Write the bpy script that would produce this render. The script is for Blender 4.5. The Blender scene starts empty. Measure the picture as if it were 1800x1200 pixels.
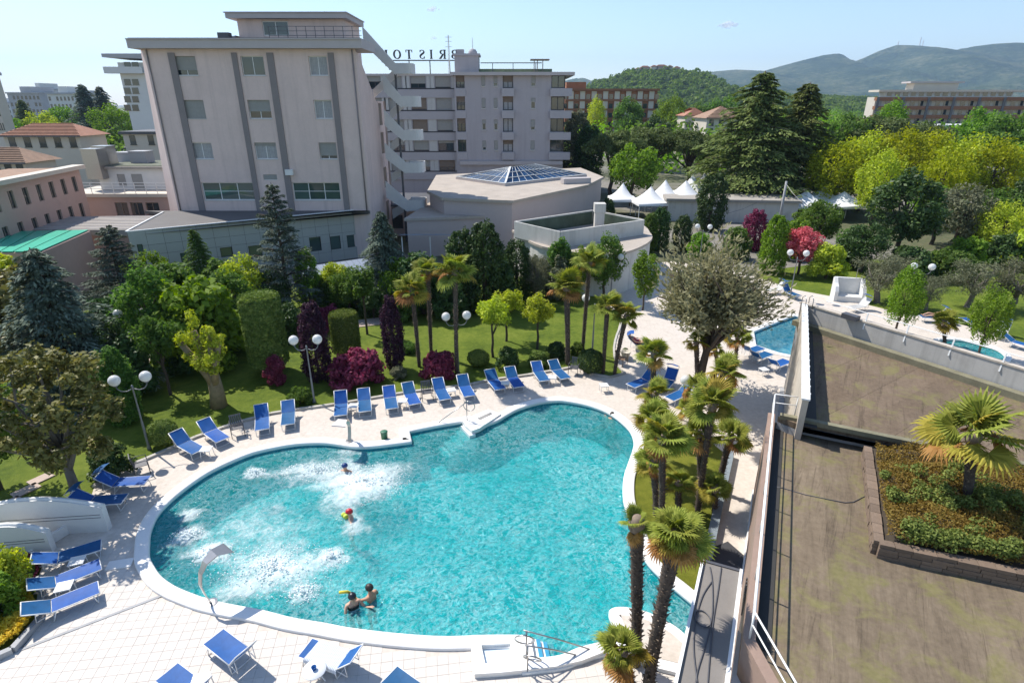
import bpy, math, random
import numpy as np
from mathutils import Vector, Matrix
from mathutils.geometry import tessellate_polygon

SC = bpy.context.scene
COL = SC.collection
R = math.radians
rnd = random.Random(7)
NR = np.random.default_rng(11)

# ---------------------------------------------------------------- camera
CAM_H = 14.0
FPX = 1015.0                      # focal length in pixels of the 1800 px wide photograph
PITCH = R(22.3)
cam_data = bpy.data.cameras.new('camera')
cam_data.sensor_width = 36.0
cam_data.lens = 36.0 * FPX / 1800.0
cam_data.clip_start = 0.1
cam_data.clip_end = 30000.0
cam = bpy.data.objects.new('camera', cam_data)
cam.location = (0, 0, CAM_H)
cam.rotation_euler = (math.pi / 2 - PITCH, 0, 0)
COL.objects.link(cam)
SC.camera = cam

# ---------------------------------------------------------------- sky, sun, exposure
SUN_EL = R(53.0)
SUN_AZ = math.atan2(-0.797, 0.604)          # compass angle from +Y towards +X (sun ahead, to the left)
world = bpy.data.worlds.new('World')
SC.world = world
world.use_nodes = True
wn = world.node_tree.nodes
wl = world.node_tree.links
sky = wn.new('ShaderNodeTexSky')
sky.sky_type = 'NISHITA'
sky.sun_disc = False
sky.sun_elevation = SUN_EL
sky.sun_rotation = SUN_AZ
sky.air_density = 1.0
sky.dust_density = 0.35
sky.ozone_density = 2.6
wn['Background'].inputs['Strength'].default_value = 0.15
wl.new(sky.outputs[0], wn['Background'].inputs['Color'])
sun_data = bpy.data.lights.new('sun', 'SUN')
sun_data.energy = 5.0
sun_data.angle = R(0.53)
sun_data.color = (1.0, 0.95, 0.87)
sun = bpy.data.objects.new('sun', sun_data)
sdir = Vector((math.sin(SUN_AZ) * math.cos(SUN_EL), math.cos(SUN_AZ) * math.cos(SUN_EL), math.sin(SUN_EL)))
sun.rotation_euler = sdir.to_track_quat('Z', 'Y').to_euler()
sun.location = (0, 0, 60)
COL.objects.link(sun)
vs = SC.view_settings
vs.view_transform = 'Standard'
vs.look = 'None'
vs.gamma = 1.0
vs.exposure = 0.4
vs.use_curve_mapping = False
SC.cycles.max_bounces = 8
SC.cycles.transparent_max_bounces = 32
SC.cycles.diffuse_bounces = 3
SC.cycles.glossy_bounces = 3
SC.cycles.transmission_bounces = 4
SC.cycles.volume_bounces = 0
SC.cycles.caustics_reflective = False
SC.cycles.caustics_refractive = False

# ---------------------------------------------------------------- surveying: where a sight line meets a level plane, or a depth
def ray(x, y):
    u = (x - 900) / FPX
    v = -(y - 600) / FPX
    return u, math.cos(PITCH) + v * math.sin(PITCH), -math.sin(PITCH) + v * math.cos(PITCH)
def G(x, y, z=0.0):
    d = ray(x, y); t = (z - CAM_H) / d[2]
    return Vector((d[0] * t, d[1] * t, z))
def D(x, y, Y):
    d = ray(x, y); t = Y / d[1]
    return Vector((d[0] * t, Y, CAM_H + d[2] * t))

# ---------------------------------------------------------------- mesh helpers
class MB:
    def __init__(s):
        s.v = []; s.f = []
    def add(s, vs_, fs):
        o = len(s.v)
        s.v.extend([tuple(p) for p in vs_])
        s.f.extend([tuple(i + o for i in f) for f in fs])
        return s
    def box(s, x0, x1, y0, y1, z0, z1):
        return s.add([(x0,y0,z0),(x1,y0,z0),(x1,y1,z0),(x0,y1,z0),(x0,y0,z1),(x1,y0,z1),(x1,y1,z1),(x0,y1,z1)],
                     [(0,3,2,1),(4,5,6,7),(0,1,5,4),(1,2,6,5),(2,3,7,6),(3,0,4,7)])
    def boxr(s, c, sz, rz=0.0, rx=0.0, ry=0.0):
        m = Matrix.Translation(c) @ Matrix.Rotation(rz,4,'Z') @ Matrix.Rotation(ry,4,'Y') @ Matrix.Rotation(rx,4,'X')
        a, b, d = sz[0]/2, sz[1]/2, sz[2]/2
        P = [m @ Vector(p) for p in [(-a,-b,-d),(a,-b,-d),(a,b,-d),(-a,b,-d),(-a,-b,d),(a,-b,d),(a,b,d),(-a,b,d)]]
        return s.add(P, [(0,3,2,1),(4,5,6,7),(0,1,5,4),(1,2,6,5),(2,3,7,6),(3,0,4,7)])
    def bar(s, a, b, w, h=None):
        """square bar from a to b"""
        a = Vector(a); b = Vector(b); h = h or w
        d = (b - a); L = d.length
        if L < 1e-6: return s
        q = d.to_track_quat('X', 'Z').to_matrix().to_4x4()
        m = Matrix.Translation((a + b) / 2) @ q
        P = [m @ Vector((sx*L/2, sy*w/2, sz*h/2)) for sz in (-1,1) for sx, sy in ((-1,-1),(1,-1),(1,1),(-1,1))]
        return s.add(P, [(0,3,2,1),(4,5,6,7),(0,1,5,4),(1,2,6,5),(2,3,7,6),(3,0,4,7)])
    def prism(s, poly, z0, z1, bottom=True):
        n = len(poly)
        if area2(poly) < 0: poly = poly[::-1]
        V = [(p[0], p[1], z0) for p in poly] + [(p[0], p[1], z1) for p in poly]
        t = tessellate_polygon([[Vector((p[0], p[1], 0)) for p in poly]])
        F = []
        for tri in t:
            a = area2([poly[i] for i in tri])
            tr = tri if a > 0 else tri[::-1]
            F.append(tuple(i + n for i in tr))
            if bottom: F.append(tuple(tr[::-1]))
        for i in range(n):
            j = (i + 1) % n
            F.append((i, j, j + n, i + n))
        return s.add(V, F)
    def xz_prism(s, poly, y0, y1):
        """polygon given in (x,z), extruded along y"""
        n = len(poly)
        V = [(p[0], y0, p[1]) for p in poly] + [(p[0], y1, p[1]) for p in poly]
        t = tessellate_polygon([[Vector((p[0], p[1], 0)) for p in poly]])
        F = []
        for tri in t:
            F.append(tuple(tri)); F.append(tuple(i + n for i in tri[::-1]))
        for i in range(n):
            j = (i + 1) % n
            F.append((i, j, j + n, i + n))
        return s.add(V, F)
    def tube(s, pts, r, n=6, closed=False, caps=True):
        pts = [Vector(p) for p in pts]
        m = len(pts)
        rr = r if isinstance(r, (list, tuple)) else [r] * m
        V = []; up = None
        for i, p in enumerate(pts):
            if closed: d = pts[(i+1) % m] - pts[i-1]
            else: d = pts[min(i+1, m-1)] - pts[max(i-1, 0)]
            d = d.normalized() if d.length > 1e-9 else Vector((0,0,1))
            if up is None:
                a = Vector((0,0,1)) if abs(d.z) < 0.9 else Vector((1,0,0))
                up = d.cross(a).normalized()
            up = (up - d * up.dot(d))
            up = up.normalized() if up.length > 1e-6 else d.orthogonal().normalized()
            w = d.cross(up)
            for k in range(n):
                t = 2*math.pi*k/n
                V.append(p + (up*math.cos(t) + w*math.sin(t)) * rr[i])
        F = []
        for i in range(m if closed else m-1):
            j = (i+1) % m
            for k in range(n):
                l = (k+1) % n
                F.append((i*n+k, i*n+l, j*n+l, j*n+k))
        if caps and not closed:
            F.append(tuple(range(n))[::-1]); F.append(tuple((m-1)*n + k for k in range(n)))
        return s.add(V, F)
    def lathe(s, prof, n=16, c=(0,0,0)):
        V = []; F = []
        for (r, z) in prof:
            for k in range(n):
                t = 2*math.pi*k/n
                V.append((c[0] + r*math.cos(t), c[1] + r*math.sin(t), c[2] + z))
        m = len(prof)
        for i in range(m-1):
            for k in range(n):
                l = (k+1) % n
                F.append((i*n+k, i*n+l, (i+1)*n+l, (i+1)*n+k))
        F.append(tuple(range(n))[::-1]); F.append(tuple((m-1)*n+k for k in range(n)))
        return s.add(V, F)
    def sphere(s, c, r, n=14, m=9, sc=(1,1,1)):
        prof = [(max(1e-4, math.sin(math.pi*i/m)) * r, -math.cos(math.pi*i/m) * r) for i in range(m+1)]
        o = len(s.v)
        s.lathe(prof, n)
        for i in range(o, len(s.v)):
            p = s.v[i]; s.v[i] = (c[0]+p[0]*sc[0], c[1]+p[1]*sc[1], c[2]+p[2]*sc[2])
        return s
    def mesh(s, name, mat=None, smooth=False):
        me = bpy.data.meshes.new(name)
        me.from_pydata(s.v, [], s.f)
        if smooth: me.polygons.foreach_set('use_smooth', [True] * len(me.polygons))
        if mat is not None: me.materials.append(mat)
        me.update()
        return me
    def build(s, name, mat=None, parent=None, smooth=False, loc=None, rz=None):
        return obj(name, s.mesh(name, mat, smooth), parent, loc, rz)

def area2(poly):
    a = 0
    for i in range(len(poly)):
        x0, y0 = poly[i][0], poly[i][1]; x1, y1 = poly[(i+1) % len(poly)][0], poly[(i+1) % len(poly)][1]
        a += x0*y1 - x1*y0
    return a / 2

def obj(name, me, parent=None, loc=None, rz=None):
    o = bpy.data.objects.new(name, me)
    COL.objects.link(o)
    if parent is not None: o.parent = parent
    if loc is not None: o.location = loc
    if rz is not None: o.rotation_euler = (0, 0, rz)
    return o
def tag(o, label=None, cat=None, group=None, kind=None):
    if label: o['label'] = label
    if cat: o['category'] = cat
    if group: o['group'] = group
    if kind: o['kind'] = kind
    return o
def thing(name, label, cat, loc=(0,0,0), rz=0.0, group=None):
    o = bpy.data.objects.new(name, None)
    o.empty_display_size = 0.3
    COL.objects.link(o)
    o.location = loc
    o.rotation_euler = (0, 0, rz)
    return tag(o, label, cat, group)
def struct(o, kind='structure'):
    o['kind'] = kind
    return o
def copy_tree(o, parent=None):
    c = o.copy(); COL.objects.link(c)
    c.parent = parent
    for ch in o.children: copy_tree(ch, c)
    return c
def sheet(name, poly, z, mat, holes=(), parent=None):
    """flat sheet with holes"""
    loops = [[Vector((p[0], p[1], 0)) for p in poly]] + [[Vector((p[0], p[1], 0)) for p in h] for h in holes]
    flat = [v for l in loops for v in l]
    tris = tessellate_polygon(loops)
    F = []
    for t in tris:
        a = area2([flat[i] for i in t])
        if abs(a) < 1e-9: continue
        F.append(tuple(t) if a > 0 else tuple(t[::-1]))
    m = MB(); m.add([(v.x, v.y, z) for v in flat], F)
    return m.build(name, mat, parent)
def smooth_loop(pts, sub=6, closed=True, sharp=()):
    """Catmull-Rom through the points; indices in sharp stay corners"""
    n = len(pts); out = []
    P = [Vector((p[0], p[1], 0)) for p in pts]
    rng = range(n if closed else n-1)
    for i in rng:
        p0, p1, p2, p3 = P[(i-1) % n], P[i], P[(i+1) % n], P[(i+2) % n]
        if not closed:
            p0 = P[max(i-1, 0)]; p3 = P[min(i+2, n-1)]
        if i in sharp: p0 = p1 - (p2 - p1)
        if (i+1) % n in sharp: p3 = p2 + (p2 - p1)
        for k in range(sub):
            t = k / sub
            q = 0.5*((2*p1) + (p2-p0)*t + (2*p0-5*p1+4*p2-p3)*t*t + (3*p1-p0-3*p2+p3)*t**3)
            out.append((q.x, q.y))
    if not closed: out.append((P[-1].x, P[-1].y))
    return out
def offset_loop(pts, d):
    """move a counter-clockwise loop outwards by d"""
    n = len(pts); out = []
    for i in range(n):
        a = Vector(pts[i-1]); b = Vector(pts[i]); c = Vector(pts[(i+1) % n])
        e1 = (b - a); e2 = (c - b)
        n1 = Vector((e1.y, -e1.x)).normalized() if e1.length > 1e-6 else Vector((0,0))
        n2 = Vector((e2.y, -e2.x)).normalized() if e2.length > 1e-6 else n1
        m = n1 + n2
        m = m.normalized() if m.length > 1e-3 else n1
        k = min(1.6, 1.0 / max(0.3, m.dot(n1)))
        out.append((b.x + m.x*d*k, b.y + m.y*d*k))
    return out
def inside(p, poly):
    x, y = p[0], p[1]; r = False; n = len(poly); j = n-1
    for i in range(n):
        xi, yi = poly[i][0], poly[i][1]; xj, yj = poly[j][0], poly[j][1]
        if (yi > y) != (yj > y) and x < (xj-xi)*(y-yi)/(yj-yi) + xi: r = not r
        j = i
    return r

# ---------------------------------------------------------------- materials
MATS = {}
def new_mat(name):
    m = bpy.data.materials.new(name); m.use_nodes = True
    m.node_tree.nodes.clear()
    return m, m.node_tree.nodes, m.node_tree.links
def ramp(n, l, fac, stops):
    r = n.new('ShaderNodeValToRGB')
    e = r.color_ramp.elements
    while len(e) < len(stops): e.new(0.5)
    for el, (p, c) in zip(e, stops):
        el.position = p; el.color = (c[0], c[1], c[2], 1) if len(c) == 3 else c
    l.new(fac, r.inputs['Fac'])
    return r.outputs['Color']
def mixc(n, l, fac, a, b, mode='MIX'):
    x = n.new('ShaderNodeMix'); x.data_type = 'RGBA'; x.blend_type = mode
    for s_, val in ((x.inputs['Factor'], fac), (x.inputs[6], a), (x.inputs[7], b)):
        if hasattr(val, 'is_linked') or isinstance(val, bpy.types.NodeSocket): l.new(val, s_)
        elif isinstance(val, (int, float)): s_.default_value = val
        else: s_.default_value = (val[0], val[1], val[2], 1)
    return x.outputs[2]
def mathn(n, l, op, a, b=None, clamp=False):
    x = n.new('ShaderNodeMath'); x.operation = op; x.use_clamp = clamp
    for i, val in enumerate((a, b)):
        if val is None: continue
        if isinstance(val, bpy.types.NodeSocket): l.new(val, x.inputs[i])
        else: x.inputs[i].default_value = val
    return x.outputs[0]
def noise(n, l, vec, scale, detail=3.0, rough=0.55, dist=0.0):
    t = n.new('ShaderNodeTexNoise')
    t.inputs['Scale'].default_value = scale; t.inputs['Detail'].default_value = detail
    t.inputs['Roughness'].default_value = rough; t.inputs['Distortion'].default_value = dist
    if vec is not None: l.new(vec, t.inputs['Vector'])
    return t.outputs['Fac']
def coords(n, kind='Object'):
    return n.new('ShaderNodeTexCoord').outputs[kind]
def mapping(n, l, vec, scale=(1,1,1), rot=(0,0,0), loc=(0,0,0)):
    m = n.new('ShaderNodeMapping')
    m.inputs['Scale'].default_value = scale; m.inputs['Rotation'].default_value = rot; m.inputs['Location'].default_value = loc
    l.new(vec, m.inputs['Vector'])
    return m.outputs[0]
def bump(n, l, h, strength=0.3, dist=0.02):
    b = n.new('ShaderNodeBump'); b.inputs['Strength'].default_value = strength; b.inputs['Distance'].default_value = dist
    l.new(h, b.inputs['Height'])
    return b.outputs[0]
def out(n, l, sh, vol=None):
    o = n.new('ShaderNodeOutputMaterial')
    if sh is not None: l.new(sh, o.inputs['Surface'])
    if vol is not None: l.new(vol, o.inputs['Volume'])
def mat(name, col, rough=0.6, var=0.12, scale=2.0, bmp=0.0, bscale=30.0, metal=0.0, spec=0.5, dirt=None, dscale=0.6, dlev=(0.55,0.75), island=0.0, streak=0.0):
    """painted or plain surface: base colour with two scales of noise, optional dirt tone, fine relief"""
    if name in MATS: return MATS[name]
    m, n, l = new_mat(name)
    p = n.new('ShaderNodeBsdfPrincipled')
    co = coords(n)
    f1 = noise(n, l, co, scale, 4)
    f2 = noise(n, l, co, scale * 7.3, 3)
    f = mathn(n, l, 'ADD', mathn(n, l, 'MULTIPLY', f1, 0.65), mathn(n, l, 'MULTIPLY', f2, 0.35))
    lo = [c * (1 - var * 1.6) for c in col]; hi = [min(1, c * (1 + var * 1.2)) for c in col]
    c = ramp(n, l, f, [(0.28, lo), (0.72, hi)])
    if island:
        g = n.new('ShaderNodeNewGeometry'); 
        oi = n.new('ShaderNodeObjectInfo')
        k = mathn(n, l, 'FRACT', mathn(n, l, 'ADD', g.outputs['Random Per Island'], oi.outputs['Random']))
        h = n.new('ShaderNodeHueSaturation')
        l.new(c, h.inputs['Color'])
        l.new(mathn(n, l, 'ADD', mathn(n, l, 'MULTIPLY', k, island), 1 - island/2), h.inputs['Value'])
        c = h.outputs[0]
    if streak:
        fs = noise(n, l, mapping(n, l, co, (1.6,1.6,0.07)), 1.0, 5, 0.7)
        c = mixc(n, l, mathn(n, l, 'MULTIPLY', ramp(n, l, fs, [(0.5,(0,0,0)),(0.72,(1,1,1))]), streak), c, [x*0.55 for x in col])
    if dirt is not None:
        fd = noise(n, l, co, dscale, 6, 0.65)
        dm = n.new('ShaderNodeMapRange'); l.new(fd, dm.inputs[0])
        dm.inputs[1].default_value = dlev[0]; dm.inputs[2].default_value = dlev[1]
        c = mixc(n, l, dm.outputs[0], c, dirt)
    l.new(c, p.inputs['Base Color'])
    p.inputs['Roughness'].default_value = rough
    p.inputs['Metallic'].default_value = metal
    p.inputs['Specular IOR Level'].default_value = spec
    if bmp:
        l.new(bump(n, l, noise(n, l, co, bscale, 4), bmp, 0.02), p.inputs['Normal'])
    out(n, l, p.outputs[0])
    MATS[name] = m
    return m
def leaf_mat(name, cols, trans=0.42, rough=0.6, spec=0.12):
    """foliage: colour differs leaf by leaf and tree by tree, light passes through"""
    if name in MATS: return MATS[name]
    m, n, l = new_mat(name)
    g = n.new('ShaderNodeNewGeometry'); oi = n.new('ShaderNodeObjectInfo')
    st = [(i / max(1, len(cols) - 1), c) for i, c in enumerate(cols)]
    nz = noise(n, l, coords(n), 1.6, 2)
    k = mathn(n, l, 'ADD', mathn(n, l, 'MULTIPLY', g.outputs['Random Per Island'], 0.6), mathn(n, l, 'MULTIPLY', nz, 0.4))
    c = ramp(n, l, k, st)
    h = n.new('ShaderNodeHueSaturation'); l.new(c, h.inputs['Color'])
    l.new(mathn(n, l, 'ADD', mathn(n, l, 'MULTIPLY', oi.outputs['Random'], 0.03), 0.468), h.inputs['Hue'])
    l.new(mathn(n, l, 'ADD', mathn(n, l, 'MULTIPLY', oi.outputs['Random'], 0.3), 0.95), h.inputs['Value'])
    p = n.new('ShaderNodeBsdfPrincipled')
    l.new(h.outputs[0], p.inputs['Base Color'])
    p.inputs['Roughness'].default_value = rough; p.inputs['Specular IOR Level'].default_value = spec
    t = n.new('ShaderNodeBsdfTranslucent')
    tc = n.new('ShaderNodeHueSaturation'); tc.inputs['Saturation'].default_value = 1.15; tc.inputs['Value'].default_value = 1.3
    l.new(h.outputs[0], tc.inputs['Color']); l.new(tc.outputs[0], t.inputs['Color'])
    mx = n.new('ShaderNodeMixShader'); mx.inputs[0].default_value = trans
    l.new(p.outputs[0], mx.inputs[1]); l.new(t.outputs[0], mx.inputs[2])
    out(n, l, mx.outputs[0])
    MATS[name] = m
    return m
def glass_mat(name, col=(0.03,0.045,0.05), rough=0.04, var=0.3, spec=0.9):
    """window glass in front of a dim room: dark and mirror-like"""
    if name in MATS: return MATS[name]
    m, n, l = new_mat(name)
    p = n.new('ShaderNodeBsdfPrincipled')
    oi = n.new('ShaderNodeObjectInfo')
    h = n.new('ShaderNodeHueSaturation'); h.inputs['Color'].default_value = (*col, 1)
    l.new(mathn(n, l, 'ADD', mathn(n, l, 'MULTIPLY', oi.outputs['Random'], var * 2), 1 - var), h.inputs['Value'])
    l.new(h.outputs[0], p.inputs['Base Color'])
    p.inputs['Roughness'].default_value = rough; p.inputs['Specular IOR Level'].default_value = spec
    l.new(bump(n, l, noise(n, l, coords(n), 0.9, 1), 0.05, 0.05), p.inputs['Normal'])
    out(n, l, p.outputs[0])
    MATS[name] = m
    return m
# ================================================================ setting: ground, lawn, deck, pools
def px(pts, z=0.0):
    return [(G(x, y, z).x, G(x, y, z).y) for x, y in pts]
# --- outline of the big free-form pool (inner edge of its white rim)
POOL_PX = [(261,954),(264,930),(277,902),(300,877),(331,852),(364,830),(400,812),(442,795),(484,785),(525,778.6),(567,777),
 (595,780),(623,784),(650,783.6),(680,780.5),(723,775),(719,757),(763,748),(816,739),(820,746),(830,756),(841,750),(874,738),
 (891,728),(910,718),(935,710),(958,705),(985,703),(1013,706.7),(1041,713),(1069,724),(1091,739),(1108,756),(1115,774),(1113,790),
 (1105,813),(1098,835),(1096,860),(1098,882),(1105,904),(1116,938),(1134,980),(1161,1011),(1189,1034),(1221,1060),(1262,1090),(1262,1150),
 (1235,1138),(1209,1120),(1189,1103),(1163,1088),(1133,1075),(1099,1068.6),(1076,1069),(1072,1076),(1074,1086),(1087,1113),(1071,1123),(1020,1136),(984,1150),
 (941,1155.5),(934.6,1120),(913,1114.6),(857,1114.6),(780,1117),(700,1112),(620,1102.7),(567,1093),(513,1084),(460,1070.7),(407,1061),
 (367,1052),(335,1041),(305,1028),(281,1010.7),(268,992),(261,976)]
pw = px(POOL_PX, 0.12)
sharp = {i for i, p in enumerate(POOL_PX) if p in ((723,775),(719,757),(816,739),(820,746),(830,756),(841,750),(1262,1090),(1262,1150),(1087,1113),(941,1155.5),(934.6,1120),(913,1114.6))}
POOL = smooth_loop(pw, 5, True, sharp)
if area2(POOL) < 0: POOL = POOL[::-1]
POOL2 = smooth_loop(px([(1325,582),(1386,558),(1405,556),(1450,578),(1452,625),(1383,622),(1329,606)], 0.1), 4, True, {0,6})
if area2(POOL2) < 0: POOL2 = POOL2[::-1]
c3 = G(1703, 617)
POOL3 = [(c3.x + 1.75*math.cos(t), c3.y + 1.75*math.sin(t)) for t in [2*math.pi*k/28 for k in range(28)]]
HOLES = [offset_loop(POOL, 0.18), offset_loop(POOL2, 0.12), offset_loop(POOL3, 0.12)]

# --- materials of the ground
def m_ground():
    m, n, l = new_mat('garden_soil_and_town_ground')
    co = coords(n)
    a = noise(n, l, co, 0.05, 5); b = noise(n, l, co, 1.5, 4)
    c1 = ramp(n, l, b, [(0.3, (0.055,0.075,0.025)), (0.7, (0.12,0.11,0.06))])
    c2 = ramp(n, l, b, [(0.3, (0.16,0.145,0.125)), (0.7, (0.24,0.22,0.19))])
    c = mixc(n, l, ramp(n, l, a, [(0.45,(0,0,0)),(0.55,(1,1,1))]), c1, c2)
    p = n.new('ShaderNodeBsdfPrincipled'); l.new(c, p.inputs['Base Color']); p.inputs['Roughness'].default_value = 0.9
    out(n, l, p.outputs[0]); return m
def m_lawn(name='lawn_grass', dry=0.0):
    m, n, l = new_mat(name)
    co = coords(n)
    big = noise(n, l, co, 0.35, 4, 0.6); mid = noise(n, l, co, 3.0, 4, 0.6); fine = noise(n, l, mapping(n, l, co, (1,1,1)), 38, 3, 0.7)
    k = mathn(n, l, 'ADD', mathn(n, l, 'MULTIPLY', big, 0.45), mathn(n, l, 'ADD', mathn(n, l, 'MULTIPLY', mid, 0.3), mathn(n, l, 'MULTIPLY', fine, 0.3)))
    c = ramp(n, l, k, [(0.38, (0.05+dry*0.06,0.085,0.008)), (0.5, (0.105+dry*0.08,0.15,0.013)), (0.68, (0.20+dry*0.1,0.235,0.032))])
    p = n.new('ShaderNodeBsdfPrincipled'); l.new(c, p.inputs['Base Color']); p.inputs['Roughness'].default_value = 0.85
    p.inputs['Specular IOR Level'].default_value = 0.2
    l.new(bump(n, l, fine, 0.9, 0.05), p.inputs['Normal'])
    out(n, l, p.outputs[0]); return m
def m_deck():
    """pale square paving with thin joints, weathered in patches"""
    m, n, l = new_mat('pale_paving')
    co = mapping(n, l, coords(n), (1,1,1), (0,0,R(8)))
    br = n.new('ShaderNodeTexBrick'); l.new(co, br.inputs['Vector'])
    br.offset = 0.0; br.inputs['Scale'].default_value = 1.0
    br.inputs['Brick Width'].default_value = 0.3; br.inputs['Row Height'].default_value = 0.3
    br.inputs['Mortar Size'].default_value = 0.008; br.inputs['Mortar Smooth'].default_value = 0.4; br.inputs['Bias'].default_value = 0.0
    br.inputs['Color1'].default_value = (0.555,0.495,0.435,1); br.inputs['Color2'].default_value = (0.60,0.54,0.48,1); br.inputs['Mortar'].default_value = (0.54,0.48,0.42,1)
    a = noise(n, l, co, 0.35, 5, 0.6); b = noise(n, l, co, 6.0, 4, 0.6)
    c = mixc(n, l, ramp(n, l, a, [(0.35,(0,0,0)),(0.7,(1,1,1))]), br.outputs['Color'], (0.54,0.475,0.41), 'MIX')
    c = mixc(n, l, 0.55, c, br.outputs['Color'])
    c = mixc(n, l, 0.38, c, ramp(n, l, b, [(0.3,(0.40,0.345,0.28)),(0.7,(0.68,0.60,0.52))]))
    wv_ = noise(n, l, co, 1.1, 6, 0.7, 0.8)
    c = mixc(n, l, ramp(n, l, wv_, [(0.56,(0,0,0)),(0.7,(0.5,0.5,0.5))]), c, (0.42,0.355,0.285))
    p = n.new('ShaderNodeBsdfPrincipled'); l.new(c, p.inputs['Base Color']); p.inputs['Roughness'].default_value = 0.75
    p.inputs['Specular IOR Level'].default_value = 0.3
    l.new(bump(n, l, br.outputs['Fac'], -0.25, 0.01), p.inputs['Normal'])
    out(n, l, p.outputs[0]); return m
M_GROUND = m_ground(); M_LAWN = m_lawn(); M_LAWN2 = m_lawn('lawn_grass_dry', 0.35); M_DECK = m_deck()

big = 9000
g = sheet('ground', [(-big,-60),(big,-60),(big,big),(-big,big)], 0.0, M_GROUND, HOLES); struct(g)
# --- lawns
lawn = sheet('lawn', px([(-420,1000),(-350,700),(60,560),(240,520),(480,500),(700,492),(930,486),(1015,497),(1085,540),(1100,590),(1092,640),(1092,658),(1070,665),(1030,657),(927,667),(860,676),(763,693),(664,707),(587,720),(442,746),(353,776),(317,792),(225,832),(165,870),(130,930),(90,985),(80,1060),(60,1110),(0,1165),(-100,1220)]), 0.015, M_LAWN); struct(lawn)
lawn = sheet('lawn', px([(1330,478),(1450,462),(1640,450),(1820,455),(2050,520),(2000,680),(1820,620),(1640,566),(1520,548),(1440,528),(1350,510)]), 0.012, M_LAWN); struct(lawn)
DECK = px([(-160,1240),(0,1158),(45,1137),(68,1105),(75,1060),(70,1010),(85,965),(112,935),(150,905),(165,860),(225,822),(264,808),
 (317,784),(353,768),(403,751),(442,739),(492,727),(587,714),(664,701),(719,692),(763,687),(830,678),(860,671),(927,662),(1020,646),
 (1030,652),(1057,662),(1087,662),(1098,655),(1082,640),(1078,613),(1083,590),(1090,565),(1075,545),(1062,520),(1035,510),(1000,498),(965,488),(985,474),(1040,470),
 (1100,468),(1180,460),(1260,468),(1330,488),(1400,510),(1480,525),(1560,545),(1640,560),(1720,578),(1830,615),(1950,650),
 (2100,760),(2300,1000),(2300,1400),(1500,1500),(600,1500),(-200,1400)])
deck = sheet('pool_deck', DECK, 0.03, M_DECK, HOLES); struct(deck)
# grass strip with palms between the pool rim and the service path
STRIP = px([(1118,800),(1108,822),(1104,845),(1103,870),(1107,895),(1118,930),(1138,975),(1165,1003),(1195,1027),(1224,1050),(1244,985),(1262,900),(1282,805),(1240,770),(1170,760),(1128,778)])
s = sheet('lawn', STRIP, 0.042, M_LAWN2); struct(s)

# --- near paving slabs as real pieces (one slab = one piece; the rest of the field is one joined part)
M_SLAB = mat('paving_slab', (0.60,0.55,0.495), 0.75, 0.05, 1.2, 0.15, 40, spec=0.3, dirt=(0.54,0.475,0.41), dscale=0.8, dlev=(0.5,0.85), island=0.07)
TS = 0.3; ang = R(8)
ca, sa = math.cos(ang), math.sin(ang)
near = []
rim_out = offset_loop(POOL, 0.5)
for i in range(-62, 30):
    for j in range(24, 62):
        x = (i*ca - j*sa)*TS; y = (i*sa + j*ca)*TS
        if y > 15.5 or y < 9.4 or x > 5.2: continue
        if not inside((x, y), DECK) or inside((x, y), rim_out): continue
        # keep to what lies inside the field of view
        dv = Vector((x, y, -CAM_H)); w = dv.y*math.cos(PITCH) - dv.z*math.sin(PITCH)
        if abs(dv.x / w) > 0.93: continue
        near.append((x, y))
near.sort(key=lambda p: p[1])
# right of the lower-left expansion strip only smooth concrete lies above the slabs
slab_me = [None]*3
for k in range(3):
    b = MB(); h = TS/2 - 0.0015; e = 0.003
    b.add([(-h,-h,0),(h,-h,0),(h,h,0),(-h,h,0),(-h+e,-h+e,0.007),(h-e,-h+e,0.007),(h-e,h-e,0.007),(-h+e,h-e,0.007)],
          [(4,5,6,7),(0,1,5,4),(1,2,6,5),(2,3,7,6),(3,0,4,7)])
    slab_me[k] = b.mesh('paving_slab', M_SLAB)
vis = [p for p in near if p[1] > 10.6]
rest_b = MB()
single = set(map(tuple, vis[:300]))
for p in near:
    if tuple(p) in single:
        o = obj('paving_slab', slab_me[rnd.randrange(3)], deck, (p[0], p[1], 0.031 + rnd.uniform(0, 0.002)), ang)
    else:
        h = TS/2 - 0.0015; e = 0.003; z0 = 0.031 + rnd.uniform(0, 0.002)
        P = [(-h,-h,z0),(h,-h,z0),(h,h,z0),(-h,h,z0),(-h+e,-h+e,z0+0.007),(h-e,-h+e,z0+0.007),(h-e,h-e,z0+0.007),(-h+e,h-e,z0+0.007)]
        rest_b.add([(p[0]+x*ca-y*sa, p[1]+x*sa+y*ca, z) for x, y, z in P], [(4,5,6,7),(0,1,5,4),(1,2,6,5),(2,3,7,6),(3,0,4,7)])
struct(rest_b.build('paving_slab', M_SLAB, deck), 'stuff')
# drain channel strip across the deck, lower left
M_CONC = mat('grey_concrete', (0.36,0.36,0.36), 0.8, 0.12, 3, 0.2, 60)
a = G(20,1150); b_ = G(285,1048)
mb = MB(); mb.bar((a.x,a.y,0.0485), (b_.x,b_.y,0.0485), 0.09, 0.012); mb.build('drain_channel', M_CONC, deck)

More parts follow.
